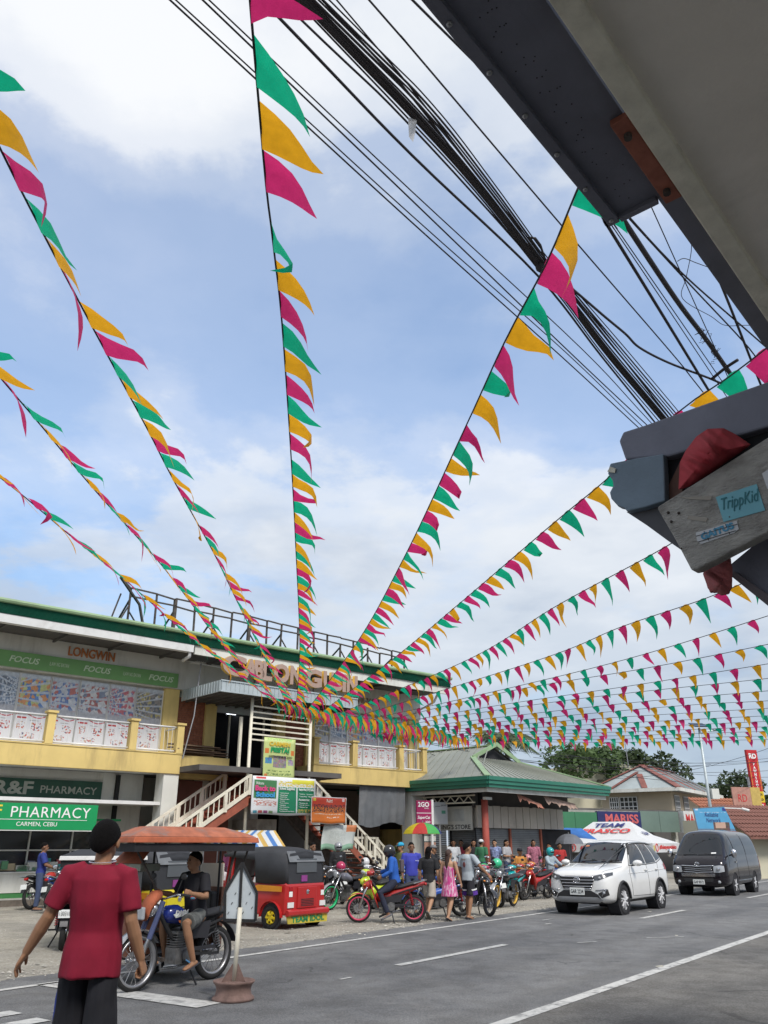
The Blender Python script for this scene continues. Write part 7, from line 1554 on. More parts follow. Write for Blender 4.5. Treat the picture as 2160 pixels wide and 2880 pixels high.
# ================================================================ portable road sign on a wheel rim
g0 = atz(655, 2814, 0); RS = thing('road_sign', 'house-shaped white board sign seen from behind, its post set in a rusty wheel rim', 'road sign', g0, RD(6))
m_rimr = mat('rusty_rim', (.20, .13, .11), .85, .2, var=.3, scale=9, bump=.25)
part('rim_base', m_rimr, RS, lambda b: b.lathe([(.05, .02), (.22, 0), (.235, .02), (.23, .035), (.20, .06), (.19, .11), (.20, .15), (.225, .175), (.235, .195), (.225, .20), (.19, .17), (.10, .185), (.05, .19)], 32), smooth=True); part('gusset', m_rimr, RS, lambda b: (b.add([(-.14, -.02, .18), (.12, -.03, .18), (.02, -.03, .36), (-.03, -.03, .36)], [(0, 1, 2, 3)]), b.bar((.12, -.02, .18), (.03, -.02, .36), .015)))
part('post', m_wpaint, RS, lambda b: b.tube([(0, -.02, .17), (.02, -.03, .93)], .026, 12), smooth=True); m_sgb = mat('sign_back', (.55, .60, .62), .5, .2, var=.08, dirt=.25)
out = [(-.15, .80), (.20, .79), (.20, 1.08), (.01, 1.405), (-.165, 1.10)]
part('board', m_sgb, RS, lambda b: b.prism(out, .012, .03)); 
for p_, q_ in zip(out, out[1:] + out[:1]): part('border', m_black, RS, lambda b: b.bar((p_[0], .005, p_[1]), (q_[0], .005, q_[1]), .03, .028, up=(0, 1, 0)))
part('centre_bar', m_black, RS, lambda b: b.bar((.015, -.0, .80), (.008, 0, 1.40), .03, .02, up=(0, 1, 0)))
for i in range(9): part('tape_scrap', m_txtk if i % 3 else m_shut, RS, lambda b: b.bar((-.12 + .033 * i, .009, .86 + .05 * (i * 7 % 5)), (-.105 + .033 * i, .009, .885 + .05 * (i * 7 % 5)), .008, .004, up=(0, 1, 0)))
# striped market tarpaulin and roof load behind the rickshaw
tp = aty(715, 2400, 22.5)
m_strip = print_mat('striped_tarp', lambda t, uv: mixc(t, ramp(mth('SINE', mth('MULTIPLY', (lambda s: (L(t, uv, s.inputs[0]), s.outputs[0])[1])(N('ShaderNodeSeparateXYZ', t)), 55.0, nt_=t), nt_=t), [(.0, (0, 0, 0)), (.05, (1, 1, 1))], t), mixc(t, mth('GREATER_THAN', mth('SINE', mth('MULTIPLY', (lambda s: (L(t, uv, s.inputs[0]), s.outputs[0])[1])(N('ShaderNodeSeparateXYZ', t)), 27.5, nt_=t), nt_=t), 0.0, nt_=t), (.06, .18, .45), (.55, .35, .08)), (.6, .62, .62)))
vs = [(-1.3, -.6, 1.55), (1.0, -.5, 1.35), (.4, .9, 1.95), (-1.1, .9, 1.95)]
me = bpy.data.meshes.new('striped_tarpaulin'); me.from_pydata(vs, [], [(0, 1, 2, 3)]); uvl = me.uv_layers.new(name='UVMap')
for lp, u in zip(me.loops, ((0, 0), (1, 0), (1, 1), (0, 1))): uvl.data[lp.index].uv = u
me.materials.append(m_strip); TPA = thing('vendor_stall', 'vendor stall under a blue, yellow and white striped tarpaulin', 'stall', (tp.x, tp.y, 0)); linkobj('tarpaulin', me, TPA)
for x, y, z in ((-1.2, -.5, 1.58), (.95, -.45, 1.36), (.4, .85, 1.92), (-1.1, .85, 1.92)): part('pole', m_steel, TPA, lambda b: b.tube([(x, y, 0), (x, y, z)], .018, 6))
part('table', m_wood, TPA, lambda b: (b.box(-1.1, .7, -.3, .6, .68, .72), b.box(-1.05, -1.0, -.25, .55, 0, .68), b.box(.6, .65, -.25, .55, 0, .68)))
for i in range(14): part('goods', mat('goods_%d' % (i % 5), [(.5, .12, .2), (.1, .3, .5), (.5, .45, .1), (.1, .35, .15), (.5, .5, .5)][i % 5], .6), TPA, lambda b: b.box(-1.0 + (i % 7) * .24, -.82 + (i % 7) * .24, -.25 + .35 * (i // 7), .02 + .35 * (i // 7), .72, .80 + .05 * (i % 3)), bev=.01)
# ================================================================ people
def voxel(mb, vox, smooth_it=3, wrinkle=0.0, wsc=9.0, seed=0, keep=None):
    """union of closed pieces as one skin"""
    me = bpy.data.meshes.new('tmp'); me.from_pydata(mb.v, [], mb.f); bm = bmesh.new(); bm.from_mesh(me); bmesh.ops.recalc_face_normals(bm, faces=bm.faces); bm.to_mesh(me); bm.free()
    o = bpy.data.objects.new('tmp', me)
    r = o.modifiers.new('r', 'REMESH'); r.mode = 'VOXEL'; r.voxel_size = vox
    if smooth_it: s = o.modifiers.new('s', 'SMOOTH'); s.factor = .5; s.iterations = smooth_it
    out = evaluated(o); bpy.data.objects.remove(o); bpy.data.meshes.remove(me)
    if wrinkle:
        nr = [v.normal.copy() for v in out.vertices]
        for v, n in zip(out.vertices, nr):
            c = v.co; k = noise.noise(V((c.x * wsc + seed, c.y * wsc, c.z * wsc * .5 + c.y * 2))) + .3 * noise.noise(V((c.x * wsc * 2.1 + c.z * 3, c.y * wsc * 2.1 + seed, c.z * wsc * .9)))
            v.co = c + n * (wrinkle * k)
    out.shade_smooth(); return out
def capsule(b, pts, rs, n=10):
    """closed tapering limb with rounded ends"""
    pts = [V(p) for p in pts]
    d0 = (pts[0] - pts[1]).normalized(); d1 = (pts[-1] - pts[-2]).normalized()
    P = [pts[0] + d0 * rs[0] * .8, pts[0] + d0 * rs[0] * .45] + pts + [pts[-1] + d1 * rs[-1] * .45, pts[-1] + d1 * rs[-1] * .8]
    Rr = [rs[0] * .25, rs[0] * .8] + list(rs) + [rs[-1] * .8, rs[-1] * .25]
    b.tube(P, Rr, n)
def spine_rings(sp, side, ws, n=14):
    rings = []
    for i, p in enumerate(sp):
        a = sp[max(i - 1, 0)]; c = sp[min(i + 1, len(sp) - 1)]; t = (c - a).normalized(); f = side.cross(t).normalized(); s_ = t.cross(f).normalized()
        w_, d_ = ws[i]; rings.append([p + s_ * w_ * math.cos(2 * math.pi * k / n) + f * d_ * math.sin(2 * math.pi * k / n) for k in range(n)])
    return rings
def lerp_path(pts, f):
    """point at fraction f along control points"""
    m = len(pts) - 1; x = f * m; i = min(int(x), m - 1); return pts[i].lerp(pts[i + 1], x - i)
SKIN = [mat('skin_tan', (.30, .155, .085), .6, var=.06, scale=9), mat('skin_brown', (.21, .105, .06), .6, var=.06, scale=9), mat('skin_light', (.40, .23, .14), .6, var=.06, scale=9)]
m_hair = mat('black_hair', (.007, .006, .006), .8, var=.4, scale=60, bump=.8, bscale=260, spec=.12); m_hairb = mat('brown_hair', (.045, .022, .015), .55, var=.3, scale=40, bump=.5, bscale=150); m_eye = mat('eye_dark', (.01, .008, .008), .2); m_lip = mat('lips', (.22, .07, .06), .5); m_sole = mat('sandal', (.04, .04, .05), .8)
def person(label, loc, rz, H=1.66, shirt=None, bottom=None, blen='short', skin=0, hair='short', arms=None, legs=None, pelvis=(0, 0, .90), neck=(0, 0, 1.43), headoff=(.015, 0, .135), face=0.0, sleeve='short', vox=.013, cap=None, hem=-.02, bw=1.0, shoe=None, dress=None, helmet_m=None, hands=('open', 'open'), lean_side=0.0, hairm=None, group=None, flare=0.0, detail=False):
    """figure facing +x, y to its left; all joints for a 1.70 m body, scaled to H"""
    k = H / 1.70; T = thing('person', label, 'person', loc, rz, group); S = lambda p: V(p) * k; m_sk = SKIN[skin]
    A = {'L': [(0, .19, 1.375), (-.02, .24, 1.10), (.05, .25, .86)], 'R': [(0, -.19, 1.375), (-.02, -.24, 1.10), (.05, -.25, .86)]}
    G = {'L': [(0, .09, .88), (.02, .10, .48), (0, .10, .08)], 'R': [(0, -.09, .88), (.02, -.10, .48), (0, -.10, .08)]}
    pel, nk = V(pelvis), V(neck); dn = nk - V((0, 0, 1.43)); dp = pel - V((0, 0, .90))
    for s in 'LR': A[s] = [V(p) + dn for p in A[s]]; G[s] = [V(G[s][0]) + dp] + [V(p) for p in G[s][1:]]
    if arms:
        for s, p in arms.items(): A[s] = [V(q) for q in ([A[s][0]] + list(p) if len(p) == 2 else p)]
    if legs:
        for s, p in legs.items(): G[s] = [G[s][0]] + [V(q) for q in p]
    A = {s: [S(p) for p in v] for s, v in A.items()}; G = {s: [S(p) for p in v] for s, v in G.items()}; pel, nk = S(pel), S(nk)
    side = V((0, 1, lean_side)).normalized(); ax = (nk - pel)
    sp = [pel + ax * f + V((.012 * math.sin(f * 5), 0, 0)) for f in (-.12, .05, .28, .62, .86, .96, 1.02)]
    ws = [(.130 * k * bw, .095 * k * bw), (.155 * k * bw, .11 * k * bw), (.14 * k * bw, .10 * k * bw), (.165 * k * bw, .115 * k * bw), (.165 * k * bw, .095 * k), (.10 * k, .07 * k), (.06 * k, .058 * k)]
    hc = nk + S(headoff); fy = V((math.cos(face), math.sin(face), 0)); fs_ = V((-fy.y, fy.x, 0))
    b = MB(); b.loft(spine_rings(sp, side, ws)); capsule(b, [nk - ax.normalized() * .05, nk + (hc - nk) * .5], [.058 * k, .052 * k])
    RM = Matrix((fy, fs_, V((0, 0, 1)))).transposed()
    b.sph(hc + V((0, 0, .025 * k)) - fy * .012 * k, (.098 * k, .077 * k, .10 * k), 16, 12, RM); b.sph(hc + fy * .03 * k - V((0, 0, .045 * k)), (.062 * k, .058 * k, .075 * k), 14, 10, RM)
    capsule(b, [hc + fy * .085 * k + V((0, 0, .01 * k)), hc + fy * .103 * k - V((0, 0, .022 * k))], [.010 * k, .014 * k], 8)
    for s in (-1, 1): b.sph(hc + fs_ * s * .088 * k - fy * .008 * k - V((0, 0, .004 * k)), (.022 * k, .013 * k, .034 * k), 8, 6, RM)
    for s in 'LR':
        a0, a1, a2 = A[s]; capsule(b, [a0, a0.lerp(a1, .45), a1, a1.lerp(a2, .35), a2], [.052 * k, .049 * k, .040 * k, .042 * k, .028 * k])
        d = (a2 - a1).normalized(); inw = V((0, -1 if s == 'L' else 1, 0)); fw = d.cross(inw)
        fw = fw.normalized() if fw.length > .1 else V((1, 0, 0))
        if fw.x < 0: fw = -fw
        pn = d.cross(fw).normalized()
        if pn.dot(inw) < 0: pn = -pn
        style = hands[0] if s == 'L' else hands[1]
        pc = a2 + d * .055 * k; b.loft([[a2 + d * t * k + fw * w_ * k * math.cos(q) + pn * h_ * k * math.sin(q) for q in [j * math.pi / 4 for j in range(8)]] for t, w_, h_ in ((-.01, .024, .022), (.03, .038, .018), (.075, .046, .017), (.09, .042, .014))])
        for j, (o_, L_) in enumerate(((-.036, .066), (-.012, .080), (.012, .076), (.036, .060))):
            base = a2 + d * .082 * k - fw * o_ * k * .95; L_ *= k
            if style == 'fist': q = [base, base + d * L_ * .3 + pn * .018 * k, base + d * L_ * .05 + pn * .045 * k, base - d * L_ * .35 + pn * .038 * k]
            elif style == 'grip': q = [base, base + d * L_ * .4 + pn * .02 * k, base + d * L_ * .2 + pn * .045 * k]
            else: q = [base, base + d * L_ * .5 + pn * .006 * k, base + d * L_ * .92 + pn * .030 * k]
            capsule(b, q, [.0092 * k, .0086 * k] + [.0078 * k] * (len(q) - 2), 7)
        tb = a2 + d * .025 * k + fw * .028 * k
        capsule(b, [tb, tb + d * .03 * k + fw * .022 * k + pn * .012 * k, tb + (d * .065 + fw * (.020 if style == 'open' else -.005) + pn * .03) * k], [.013 * k, .0115 * k, .0095 * k], 7)
        g0_, g1, g2 = G[s]; capsule(b, [g0_, g0_.lerp(g1, .4), g1, g1.lerp(g2, .3), g2], [.076 * k, .074 * k, .056 * k, .056 * k, .036 * k])
        sh = (g2 - g1).normalized(); tf = V((1, 0, 0)) - sh * V((1, 0, 0)).dot(sh); tf = V((tf.x, tf.y, min(0, tf.z) if g2.z < .15 else tf.z)).normalized()
        hl = g2 - tf * .05 * k + sh * .045 * k; b.loft([[hl + tf * t * k + V((0, 1, 0)) * w_ * k * math.cos(q) - sh * (h_ * k * (math.sin(q) + .15)) for q in [j * math.pi / 4 for j in range(8)]] for t, w_, h_ in ((-.01, .022, .018), (.03, .034, .034), (.10, .038, .030), (.17, .044, .022), (.215, .036, .015), (.225, .02, .01))])
        G[s].append((hl, tf, sh))
    me = voxel(b, vox * k, 2); me.materials.append(m_sk); linkobj('body', me, T)
    # face
    for s in (-1, 1):
        part('eye', m_eye, T, lambda q: q.sph(hc + fy * .080 * k + fs_ * s * .032 * k + V((0, 0, .012 * k)), (.010 * k, .013 * k, .007 * k), 8, 6)); part('eyebrow', m_hair, T, lambda q: q.tube([hc + fy * .088 * k + fs_ * s * .016 * k + V((0, 0, .031 * k)), hc + fy * .080 * k + fs_ * s * .048 * k + V((0, 0, .030 * k))], .0045 * k, 5))
    part('mouth', m_lip, T, lambda q: q.sph(hc + fy * .088 * k - V((0, 0, .062 * k)), (.008 * k, .022 * k, .006 * k), 8, 6))
    # hair, cap, helmet
    hm = hairm or m_hair
    if helmet_m:
        o = part('helmet', helmet_m, T, lambda q: q.sph(hc + V((0, 0, .012 * k)), (.142 * k, .125 * k, .142 * k), 18, 12, RM), smooth=True); part('visor', m_cglass, o, lambda q: q.sph(hc + fy * .05 * k + V((0, 0, -.0 * k)), (.10 * k, .108 * k, .062 * k), 14, 10, RM), smooth=True)
    else:
        q = MB(); n_, m_ = (20, 12) if hair != 'fade' else (48, 26); vs = []; fs = []
        for i in range(m_ + 1):
            for j in range(n_):
                t = 2 * math.pi * j / n_; front = .5 + .5 * math.cos(t); lim = math.pi * (.33 * front ** .8 + (.72 if hair != 'fade' else .75) * (1 - front ** .8)); a = lim * i / m_
                rr_ = 1.0 + (.02 * noise.noise(V((j * .9, i * .9, 3))) if hair != 'fade' else .018 * noise.noise(V((j * 1.3, i * 1.7, 3))) + (.03 * rnd.random() * (i / m_) ** 4)); p = V((.106 * math.sin(a) * math.cos(t), .082 * math.sin(a) * math.sin(t), .110 * math.cos(a))) * (k * rr_)
                vs.append(hc + V((0, 0, .025 * k)) - fy * .014 * k + RM @ p)
        for i in range(m_):
            for j in range(n_): fs.append((i * n_ + j, (i + 1) * n_ + j, (i + 1) * n_ + (j + 1) % n_, i * n_ + (j + 1) % n_))
        q.add(vs, fs); ho = q.build('hair', hm, T, smooth=True); so = ho.modifiers.new('t', 'SOLIDIFY'); so.thickness = .012; so.offset = -1
        if hair == 'fade':
            for f_, m_f, sc2 in ((.87, mat('fade_a', (.055, .032, .022), .8, var=.3, scale=60), .955), (.815, mat('fade_b', (.022, .015, .012), .8, var=.3, scale=60), .972)):
                v2 = []
                for i in range(m_ + 1):
                    for j in range(n_):
                        t = 2 * math.pi * j / n_; front = (.5 + .5 * math.cos(t)) ** .8; a = math.pi * (.32 * front + f_ * (1 - front)) * i / m_
                        v2.append(hc + V((0, 0, .025 * k)) - fy * .014 * k + RM @ (V((.106 * math.sin(a) * math.cos(t), .086 * math.sin(a) * math.sin(t), .110 * math.cos(a))) * (k * sc2)))
                MB().add(v2, fs).build('faded_sides', m_f, ho, smooth=True)
        if hair == 'long':
            part('hair_length', hm, ho, lambda q: q.loft([[hc - fy * (.055 + dx) * k + fs_ * w_ * k * math.cos(a) + fy * .035 * k * math.sin(a) + V((0, 0, z * k)) for a in [j * math.pi / 5 for j in range(10)]] for z, w_, dx in ((.07, .07, 0), (-.02, .085, .01), (-.12, .075, .03), (-.24, .06, .045), (-.36, .03, .05))]), smooth=True)
        if cap:
            co = part('cap', cap, T, lambda q: q.loft([[hc + RM @ V((.112 * math.cos(t) * r_ * k - .012 * k, .092 * math.sin(t) * r_ * k, z * k)) for t in [j * math.pi / 8 for j in range(16)]] for z, r_ in ((.035, 1.0), (.085, .96), (.12, .72), (.138, .3))]), smooth=True); part('cap_brim', cap, co, lambda q: q.prism([(hc.x + fy.x * (.09 + .10 * math.cos(t)) * k + fs_.x * .08 * math.sin(t) * k, hc.y + fy.y * (.09 + .10 * math.cos(t)) * k + fs_.y * .08 * math.sin(t) * k) for t in [RD(-80 + 16 * j) for j in range(11)]], hc.z + .035 * k, hc.z + .043 * k, 'z'))
    # clothes
    wr = .007 if not detail else .014
    if shirt and not dress:
        c = MB(); z0 = hem; fr = [f for f in (z0, .10, .28, .62, .86, .955, 1.0)]
        sp2 = [pel + ax * f + V((.012 * math.sin(f * 5), 0, 0)) for f in fr]; w2 = [(.172 * k * bw * (1 + flare), .128 * k * bw * (1 + flare)), (.172 * k * bw * (1 + flare * .7), .128 * k * bw * (1 + flare * .7)), (.162 * k * bw * (1 + flare * .3), .122 * k * bw), (.182 * k * bw, .132 * k * bw), (.184 * k * bw, .116 * k), (.125 * k, .092 * k), (.072 * k, .070 * k)]
        c.loft(spine_rings(sp2, side, w2, 18))
        for s in 'LR': capsule(c, [nk - ax.normalized() * .07 * k, nk.lerp(A[s][0], .55) - ax.normalized() * .035 * k, A[s][0] - ax.normalized() * .012 * k], [.070 * k, .066 * k, .062 * k])
        for s in 'LR':
            a0, a1, a2 = A[s]
            if sleeve == 'short': c.tube([nk.lerp(a0, .55), a0 + (a0 - nk) * .04, a0.lerp(a1, .35), a0.lerp(a1, .80)], [.050 * k, .068 * k, .070 * k, .070 * k], 14)
            elif sleeve == 'long': c.tube([nk.lerp(a0, .55), a0, a0.lerp(a1, .5), a1, a1.lerp(a2, .5), a2], [.06 * k, .072 * k, .066 * k, .058 * k, .053 * k, .042 * k], 12)
        me = voxel(c, vox * (.9 if not detail else 1.5) * k, 2 if not detail else 14, wr * k, 9 if not detail else 7, seed=len(label)); me.materials.append(shirt); so = linkobj('shirt', me, T)
        if detail: part('collar', shirt, so, lambda q: q.tube([nk + V((.0, 0, .002)) + V((.072 * k * math.cos(t), .074 * k * math.sin(t), .010 * k * math.cos(t))) for t in [j * math.pi / 10 for j in range(20)]], .011 * k, 6, closed=True), smooth=True)
    if dress:
        c = MB(); fr = (-.62, -.3, 0, .28, .62, .80); c.loft(spine_rings([pel + ax * f for f in fr], side, [(.235 * k, .20 * k), (.21 * k, .17 * k), (.175 * k, .135 * k), (.155 * k, .115 * k), (.168 * k, .122 * k), (.15 * k, .10 * k)], 24))
        me = voxel(c, vox * .9 * k, 1, .012 * k, 13); me.materials.append(dress); linkobj('dress', me, T)
    if bottom:
        c = MB(); c.loft(spine_rings([pel + ax * f for f in (-.16, -.02, .06, .12)], side, [(w_ * k * bw * (.9 if detail else 1), d_ * k * bw * (.9 if detail else 1)) for w_, d_ in ((.13, .105), (.160, .116), (.152, .108), (.140, .10))], 16))
        for s in 'LR':
            g0_, g1, g2 = G[s][:3]
            if blen == 'short': c.tube([g0_ + V((0, 0, .05 * k)), g0_.lerp(g1, .4), g0_.lerp(g1, .88)], [.080 * k, .098 * k, .108 * k] if not detail else [.084 * k, .092 * k, .106 * k], 14)
            else: c.tube([g0_ + V((0, 0, .05 * k)), g0_.lerp(g1, .5), g1, g1.lerp(g2, .5), g1.lerp(g2, .95)], [.097 * k, .088 * k, .070 * k, .064 * k, .060 * k], 12)
        me = voxel(c, vox * .9 * k, 2, wr * k, 11); me.materials.append(bottom); linkobj('trousers' if blen != 'short' else 'shorts', me, T)
    for s in 'LR':
        hl, tf, sh = G[s][3]; sv = V((0, 1, 0)); m_ = shoe or m_sole
        part('shoe' if shoe else 'sandal', m_, T, lambda q: q.loft([[hl + tf * t * k + sv * w_ * k * math.cos(a) + sh * (.018 + (.012 if not shoe else .006) * math.sin(a)) * k - (sh * (.030 * (1 if math.sin(a) < 0 else 0)) * k if shoe else V((0, 0, 0))) for a in [j * math.pi / 4 for j in range(8)]] for t, w_ in ((-.03, .03), (.03, .042), (.12, .046), (.20, .048), (.25, .03))]), smooth=True)
    return T
def facing_cam(p, extra=0.0): return math.atan2(-p[1], -p[0]) + extra
cl = lambda n, c, **k_: mat('cloth_' + n, c, .85, var=k_.pop('var', .10), scale=k_.pop('scale', 6), **k_)
# ---- man in red, close to the camera, seen from behind
mr = V((-1.88, 5.9, 0))
FM = person('man in red T-shirt and black shorts walking away at lower left', mr, RD(90), 1.75, cl('red_tee', (.20, .004, .022), var=.10, bump=.15, bscale=180), cl('black_shorts', (.012, .012, .016)), hair='fade', skin=0, face=-.12, vox=.0052, detail=True, hem=-.21, flare=.10,
    arms={'L': [(-.02, .18, 1.385), (-.03, .29, 1.135), (.03, .42, .93)], 'R': [(-.02, -.18, 1.375), (-.035, -.235, 1.11), (.04, -.30, .89)]}, legs={'L': [(.10, .11, .48), (-.02, .11, .08)], 'R': [(.0, -.10, .48), (-.12, -.10, .10)]}, hands=('open', 'fist'), bw=.99)
k_ = 1.75 / 1.70
part('necklace', m_chrome, FM, lambda q: [q.sph((.082 * k_ * math.cos(t), .082 * k_ * math.sin(t), 1.452 * k_ + .008 * math.cos(t)), .0042, 6, 4) for t in [j * math.pi / 30 for j in range(60)]])
part('side_stripe', cl('blue_stripe', (.05, .08, .35)), FM, lambda q: q.tube([(.0, .172, .80), (.04, .196, .70), (.065, .204, .53)], [.012, .014, .014], 8))
# ---- tricycle driver
trl = lambda x, y: TR.location + V((math.cos(a_tr) * x - math.sin(a_tr) * y, math.sin(a_tr) * x + math.cos(a_tr) * y, 0))
a_tr = TR.rotation_euler.z
DR = person('tricycle driver in black T-shirt and grey shorts, seated and looking ahead', TR.location.copy(), a_tr, 1.64, cl('black_tee', (.014, .014, .018)), cl('camo_grey', (.10, .105, .10), var=.5, scale=16), skin=0, vox=.010, pelvis=(-.28, 0, .80), neck=(-.20, 0, 1.31), headoff=(.03, 0, .135), face=-.25,
    arms={'L': [(-.21, .19, 1.255), (-.15, .30, 1.02), (.10, .31, 1.07)], 'R': [(-.21, -.19, 1.255), (-.15, -.30, 1.02), (.10, -.31, 1.07)]}, legs={'L': [(.10, .24, .72), (-.04, .27, .30)], 'R': [(.10, -.22, .72), (-.02, -.25, .33)]}, hands=('grip', 'grip'), hem=-.06)
part('shirt_logo', m_txtr, DR, lambda q: q.sph((-.075, .13, .98), (.03, .05, .035), 10, 6)); part('logo_oval', mat('logo_blue', (.06, .2, .3), .6), DR, lambda q: q.sph((-.06, .145, .97), (.03, .035, .018), 10, 6))
for s in (1, -1): part('strap', mat('strap_blue', (.05, .18, .36), .6), DR, lambda q: q.tube([(-.0, s * .23, .27), (.06, s * .25, .30), (.03, s * .29, .27)], .007, 5))
# ---- rider in blue on the pink-rimmed motorcycle
rb = PW['red']; 
person('rider in blue jacket and dark jeans sitting on the pink-rimmed motorcycle', rb.location.copy(), rb.rotation_euler.z, 1.66, cl('blue_jacket', (.02, .10, .40), bump=.2), cl('dark_jeans', (.02, .024, .045)), 'long', skin=1, sleeve='long', pelvis=(-.20, 0, .83), neck=(-.10, 0, 1.36), headoff=(.04, 0, .12), helmet_m=black_,
    arms={'L': [(-.11, .18, 1.31), (-.08, .27, 1.06), (.12, .24, .96)], 'R': [(-.11, -.18, 1.31), (-.04, -.28, 1.08), (.14, -.27, 1.03)]}, legs={'L': [(.16, .2, .62), (-.02, .22, .20)], 'R': [(.16, -.2, .62), (.0, -.22, .22)]}, hands=('grip', 'grip'), shoe=cl('grey_shoe', (.12, .12, .13)), hem=-.04)
# ---- walking group at the road edge
GD = math.atan2(.75, .66)
pg = V((1.50, 20.45, 0)); person('girl in pink striped dress walking away at the road edge', pg, GD, 1.50, skin=2, hair='long', hairm=m_hairb, dress=print_mat('pink_tie_dye', lambda t, uv: ramp(nz(26, 2, .5, (0, 0, 0), mapped(t, N('ShaderNodeTexCoord', t).outputs['Object'], (1, 1, .12)), t), [(.42, (.52, .05, .22)), (.5, (.62, .42, .5)), (.58, (.48, .03, .2))], t)),
    arms={'L': [(-.03, .25, 1.10), (-.02, .22, .86)], 'R': [(.03, -.26, 1.12), (.12, -.27, .90)]}, legs={'L': [(.10, .08, .48), (.02, .09, .08)], 'R': [(-.04, -.09, .48), (-.20, -.09, .12)]})
pm = V((1.98, 20.95, 0)); GM = person('man in grey printed T-shirt and black shorts walking away beside the girl', pm, GD - .1, 1.64, cl('grey_tee', (.36, .41, .44)), cl('black_purple_shorts', (.02, .02, .025)), skin=0, hem=-.12, vox=.012, arms={'L': [(-.02, .25, 1.10), (.04, .24, .86)], 'R': [(.06, -.36, 1.16), (.22, -.46, .97)]}, legs={'L': [(.08, .10, .48), (.06, .10, .08)], 'R': [(-.02, -.09, .48), (-.12, -.10, .09)]}, face=-.4)
kk = 1.64 / 1.7
part('shorts_band', cl('purple', (.09, .03, .26)), GM, lambda q: [q.tube([(.045 + dx, s * .097, .60), (.06 + dx, s * .10, .515)], [.116, .117], 16, cap=False) for s, dx in ((1, .02), (-1, -.02))]); part('white_band', m_txtw, GM, lambda q: [q.tube([(.035 + dx, s * .095, .645), (.04 + dx, s * .096, .615)], .1155, 16, cap=False) for s, dx in ((1, .02), (-1, -.02))])
part('back_print', mat('print_maroon', (.16, .05, .05), .7), GM, lambda q: q.sph((-.118, 0, 1.16), (.012, .045, .06), 10, 8)); text('STREET', mat('print_brown', (.25, .12, .06), .7), GM, (-.135, .065, 1.255), xdir=(0, -1, 0), w=.13, h=.025, depth=.004)
pw = V((1.05, 20.75, 0)); person('woman in black dotted blouse and beige shorts walking behind the girl', pw, GD + .3, 1.56, cl('black_dotted', (.02, .02, .022), var=.6, scale=60), cl('beige_shorts', (.42, .38, .32)), skin=2, hair='long', hem=-.10, legs={'L': [(.16, .09, .50), (.06, .09, .08)], 'R': [(-.06, -.09, .47), (-.30, -.08, .20)]}, shoe=cl('grey_slip', (.12, .12, .11)))
# ---- people standing around
def stand(label, px, Y, shirt, bottom, extra=0.0, z=0.0, **k):
    p = aty(px, 2440, Y); return person(label, (p.x, p.y, z), facing_cam(p, extra), shirt=shirt, bottom=bottom, **k)
dj = cl('denim', (.05, .07, .13)); dk_ = cl('dark_trousers', (.025, .025, .03)); 
BM = stand('man in royal blue T-shirt standing among the motorcycles', 1157, 22.6, cl('royal_tee', (.045, .055, .36)), dj, .25, blen='long', skin=1, H=1.66, vox=.012); text('wrangler', m_txtw, BM, (.135, .07, 1.20), xdir=(0, 1, 0), w=.14, h=.035, depth=.004)
part('sling_bag', cl('bag_grey', (.1, .08, .09)), BM, lambda q: q.box(-.06, .08, -.30, -.20, .95, 1.25), bev=.03)
stand('person in olive top with cyan cap and hand raised to the head', 1128, 25.0, cl('olive', (.10, .11, .035)), dk_, -.8, sleeve='long', blen='long', cap=cl('cyan_cap', (.03, .32, .50)), arms={'R': [(.18, -.22, 1.36), (.10, -.09, 1.58)], 'L': [(.1, .25, 1.12), (.2, .15, 1.0)]})
stand('person in black leaning over a motorcycle by the salmon column', 1205, 28.0, cl('black_top', (.016, .018, .022)), dk_, 1.2, blen='long', neck=(.18, 0, 1.36), cap=cl('grey_cap', (.2, .2, .2)), arms={'L': [(.32, .22, 1.12), (.42, .2, .92)], 'R': [(.32, -.22, 1.12), (.42, -.2, .92)]})
fz = .12
stand('man in white T-shirt and blue shorts before the dark store entrance', 1277, 33.4, cl('white_tee', (.58, .60, .62)), cl('blue_shorts', (.03, .09, .34)), .1, fz, skin=1)
stand('man in maroon T-shirt beside the one in white', 1299, 34.0, cl('maroon_tee', (.26, .03, .05)), dk_, -.2, fz, skin=1)
stand('woman in black sleeveless dress left of the red post', 1334, 33.0, cl('black_dress', (.02, .018, .02)), dk_, .2, fz, sleeve='none', hair='long', blen='long')
stand('person with white cap and green shirt by the red post', 1356, 32.2, cl('green_shirt', (.04, .16, .08)), dj, 2.6, fz, cap=cl('white_cap', (.6, .6, .6)), blen='long')
stand('woman in blue and white top right of the red post', 1394, 33.3, cl('blue_white', (.22, .27, .45), var=.8, scale=20), cl('navy', (.03, .04, .12)), -.3, fz, skin=2, blen='long')
stand('woman in grey T-shirt with folded arms before the shutter', 1427, 33.2, cl('pale_grey', (.36, .36, .37)), dj, 1.0, fz, hair='long', blen='long', arms={'L': [(.03, .24, 1.10), (.22, .05, 1.13)], 'R': [(.03, -.24, 1.10), (.22, -.03, 1.10)]})
stand('man in orange shirt and black cap sitting in the motorcycle rows', 1463, 30.0, cl('orange_shirt', (.50, .22, .05)), dk_, .5, 0, blen='long', cap=cl('black_cap', (.02, .02, .025)), pelvis=(0, 0, .72), neck=(.03, 0, 1.26), legs={'L': [(.34, .16, .62), (.32, .18, .20)], 'R': [(.34, -.16, .62), (.32, -.18, .20)]})
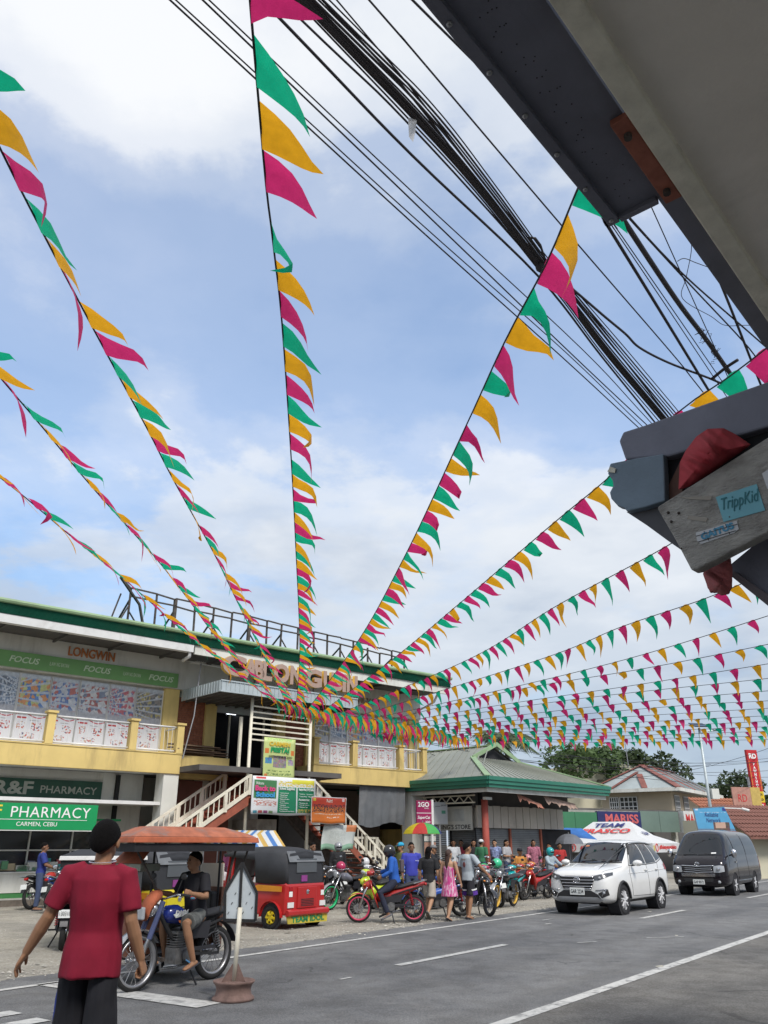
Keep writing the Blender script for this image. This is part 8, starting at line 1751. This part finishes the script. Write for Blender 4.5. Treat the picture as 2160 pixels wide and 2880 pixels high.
stand('woman in pink patterned coat before the dark shopfront', 1504, 33.8, cl('pink_coat', (.34, .12, .17), var=.6, scale=22), cl('coat_low', (.3, .12, .16)), .2, fz, sleeve='long', hair='long', hem=-.35)
stand('person in red shirt beside the blue awning', 1578, 36, cl('red_shirt', (.38, .03, .03)), dk_, .3, 0, blen='long')
stand('person in dark shirt under the blue awning', 1548, 36.5, cl('dim_shirt', (.05, .05, .06)), dk_, -.4, 0, blen='long')
stand('shopper in blue at the pharmacy counter', 116, 23.6, cl('blue_polo', (.025, .04, .20)), dj, 1.5, .0, blen='long', skin=1, arms={'L': [(.12, .22, 1.12), (.28, .12, 1.06)], 'R': [(.12, -.22, 1.12), (.28, -.1, 1.06)]})
stand('vendor in white sitting at the striped stall', 618, 20.6, cl('vendor_white', (.55, .52, .52)), dk_, .9, 0, blen='long', hair='long', pelvis=(0, 0, .5), neck=(.02, 0, 1.03), legs={'L': [(.38, .12, .48), (.36, .12, .08)], 'R': [(.38, -.12, .48), (.36, -.12, .08)]})
stand('woman in pink sleeves at the back of the striped stall', 655, 22.6, cl('pink_sleeves', (.5, .14, .3)), dk_, .2, 0, sleeve='long', blen='long', hair='long')
stand('rider in black with grey helmet waiting under the right stair', 950, 27.2, cl('rider_black', (.02, .02, .022)), dk_, .3, 0, sleeve='long', blen='long', helmet_m=mat('helmet_grey', (.3, .31, .33), .3, coat=.5))
stand('man in dark shirt behind the red rickshaw', 878, 24.4, cl('charcoal', (.03, .03, .035)), dk_, .6, 0, blen='long', skin=1)
stand('person in light blue jacket on a scooter left of the white SUV', 1546, 29.0, cl('jacket_pale', (.30, .36, .40)), dk_, .9, 0, sleeve='long', blen='long', helmet_m=teal, pelvis=(0, 0, .75), neck=(.05, 0, 1.27), arms={'L': [(.18, .25, 1.06), (.36, .22, 1.0)], 'R': [(.18, -.25, 1.06), (.36, -.22, 1.0)]}, legs={'L': [(.34, .16, .62), (.32, .18, .16)], 'R': [(.34, -.16, .62), (.32, -.18, .16)]})

bpy.data.scenes.remove(WORK)
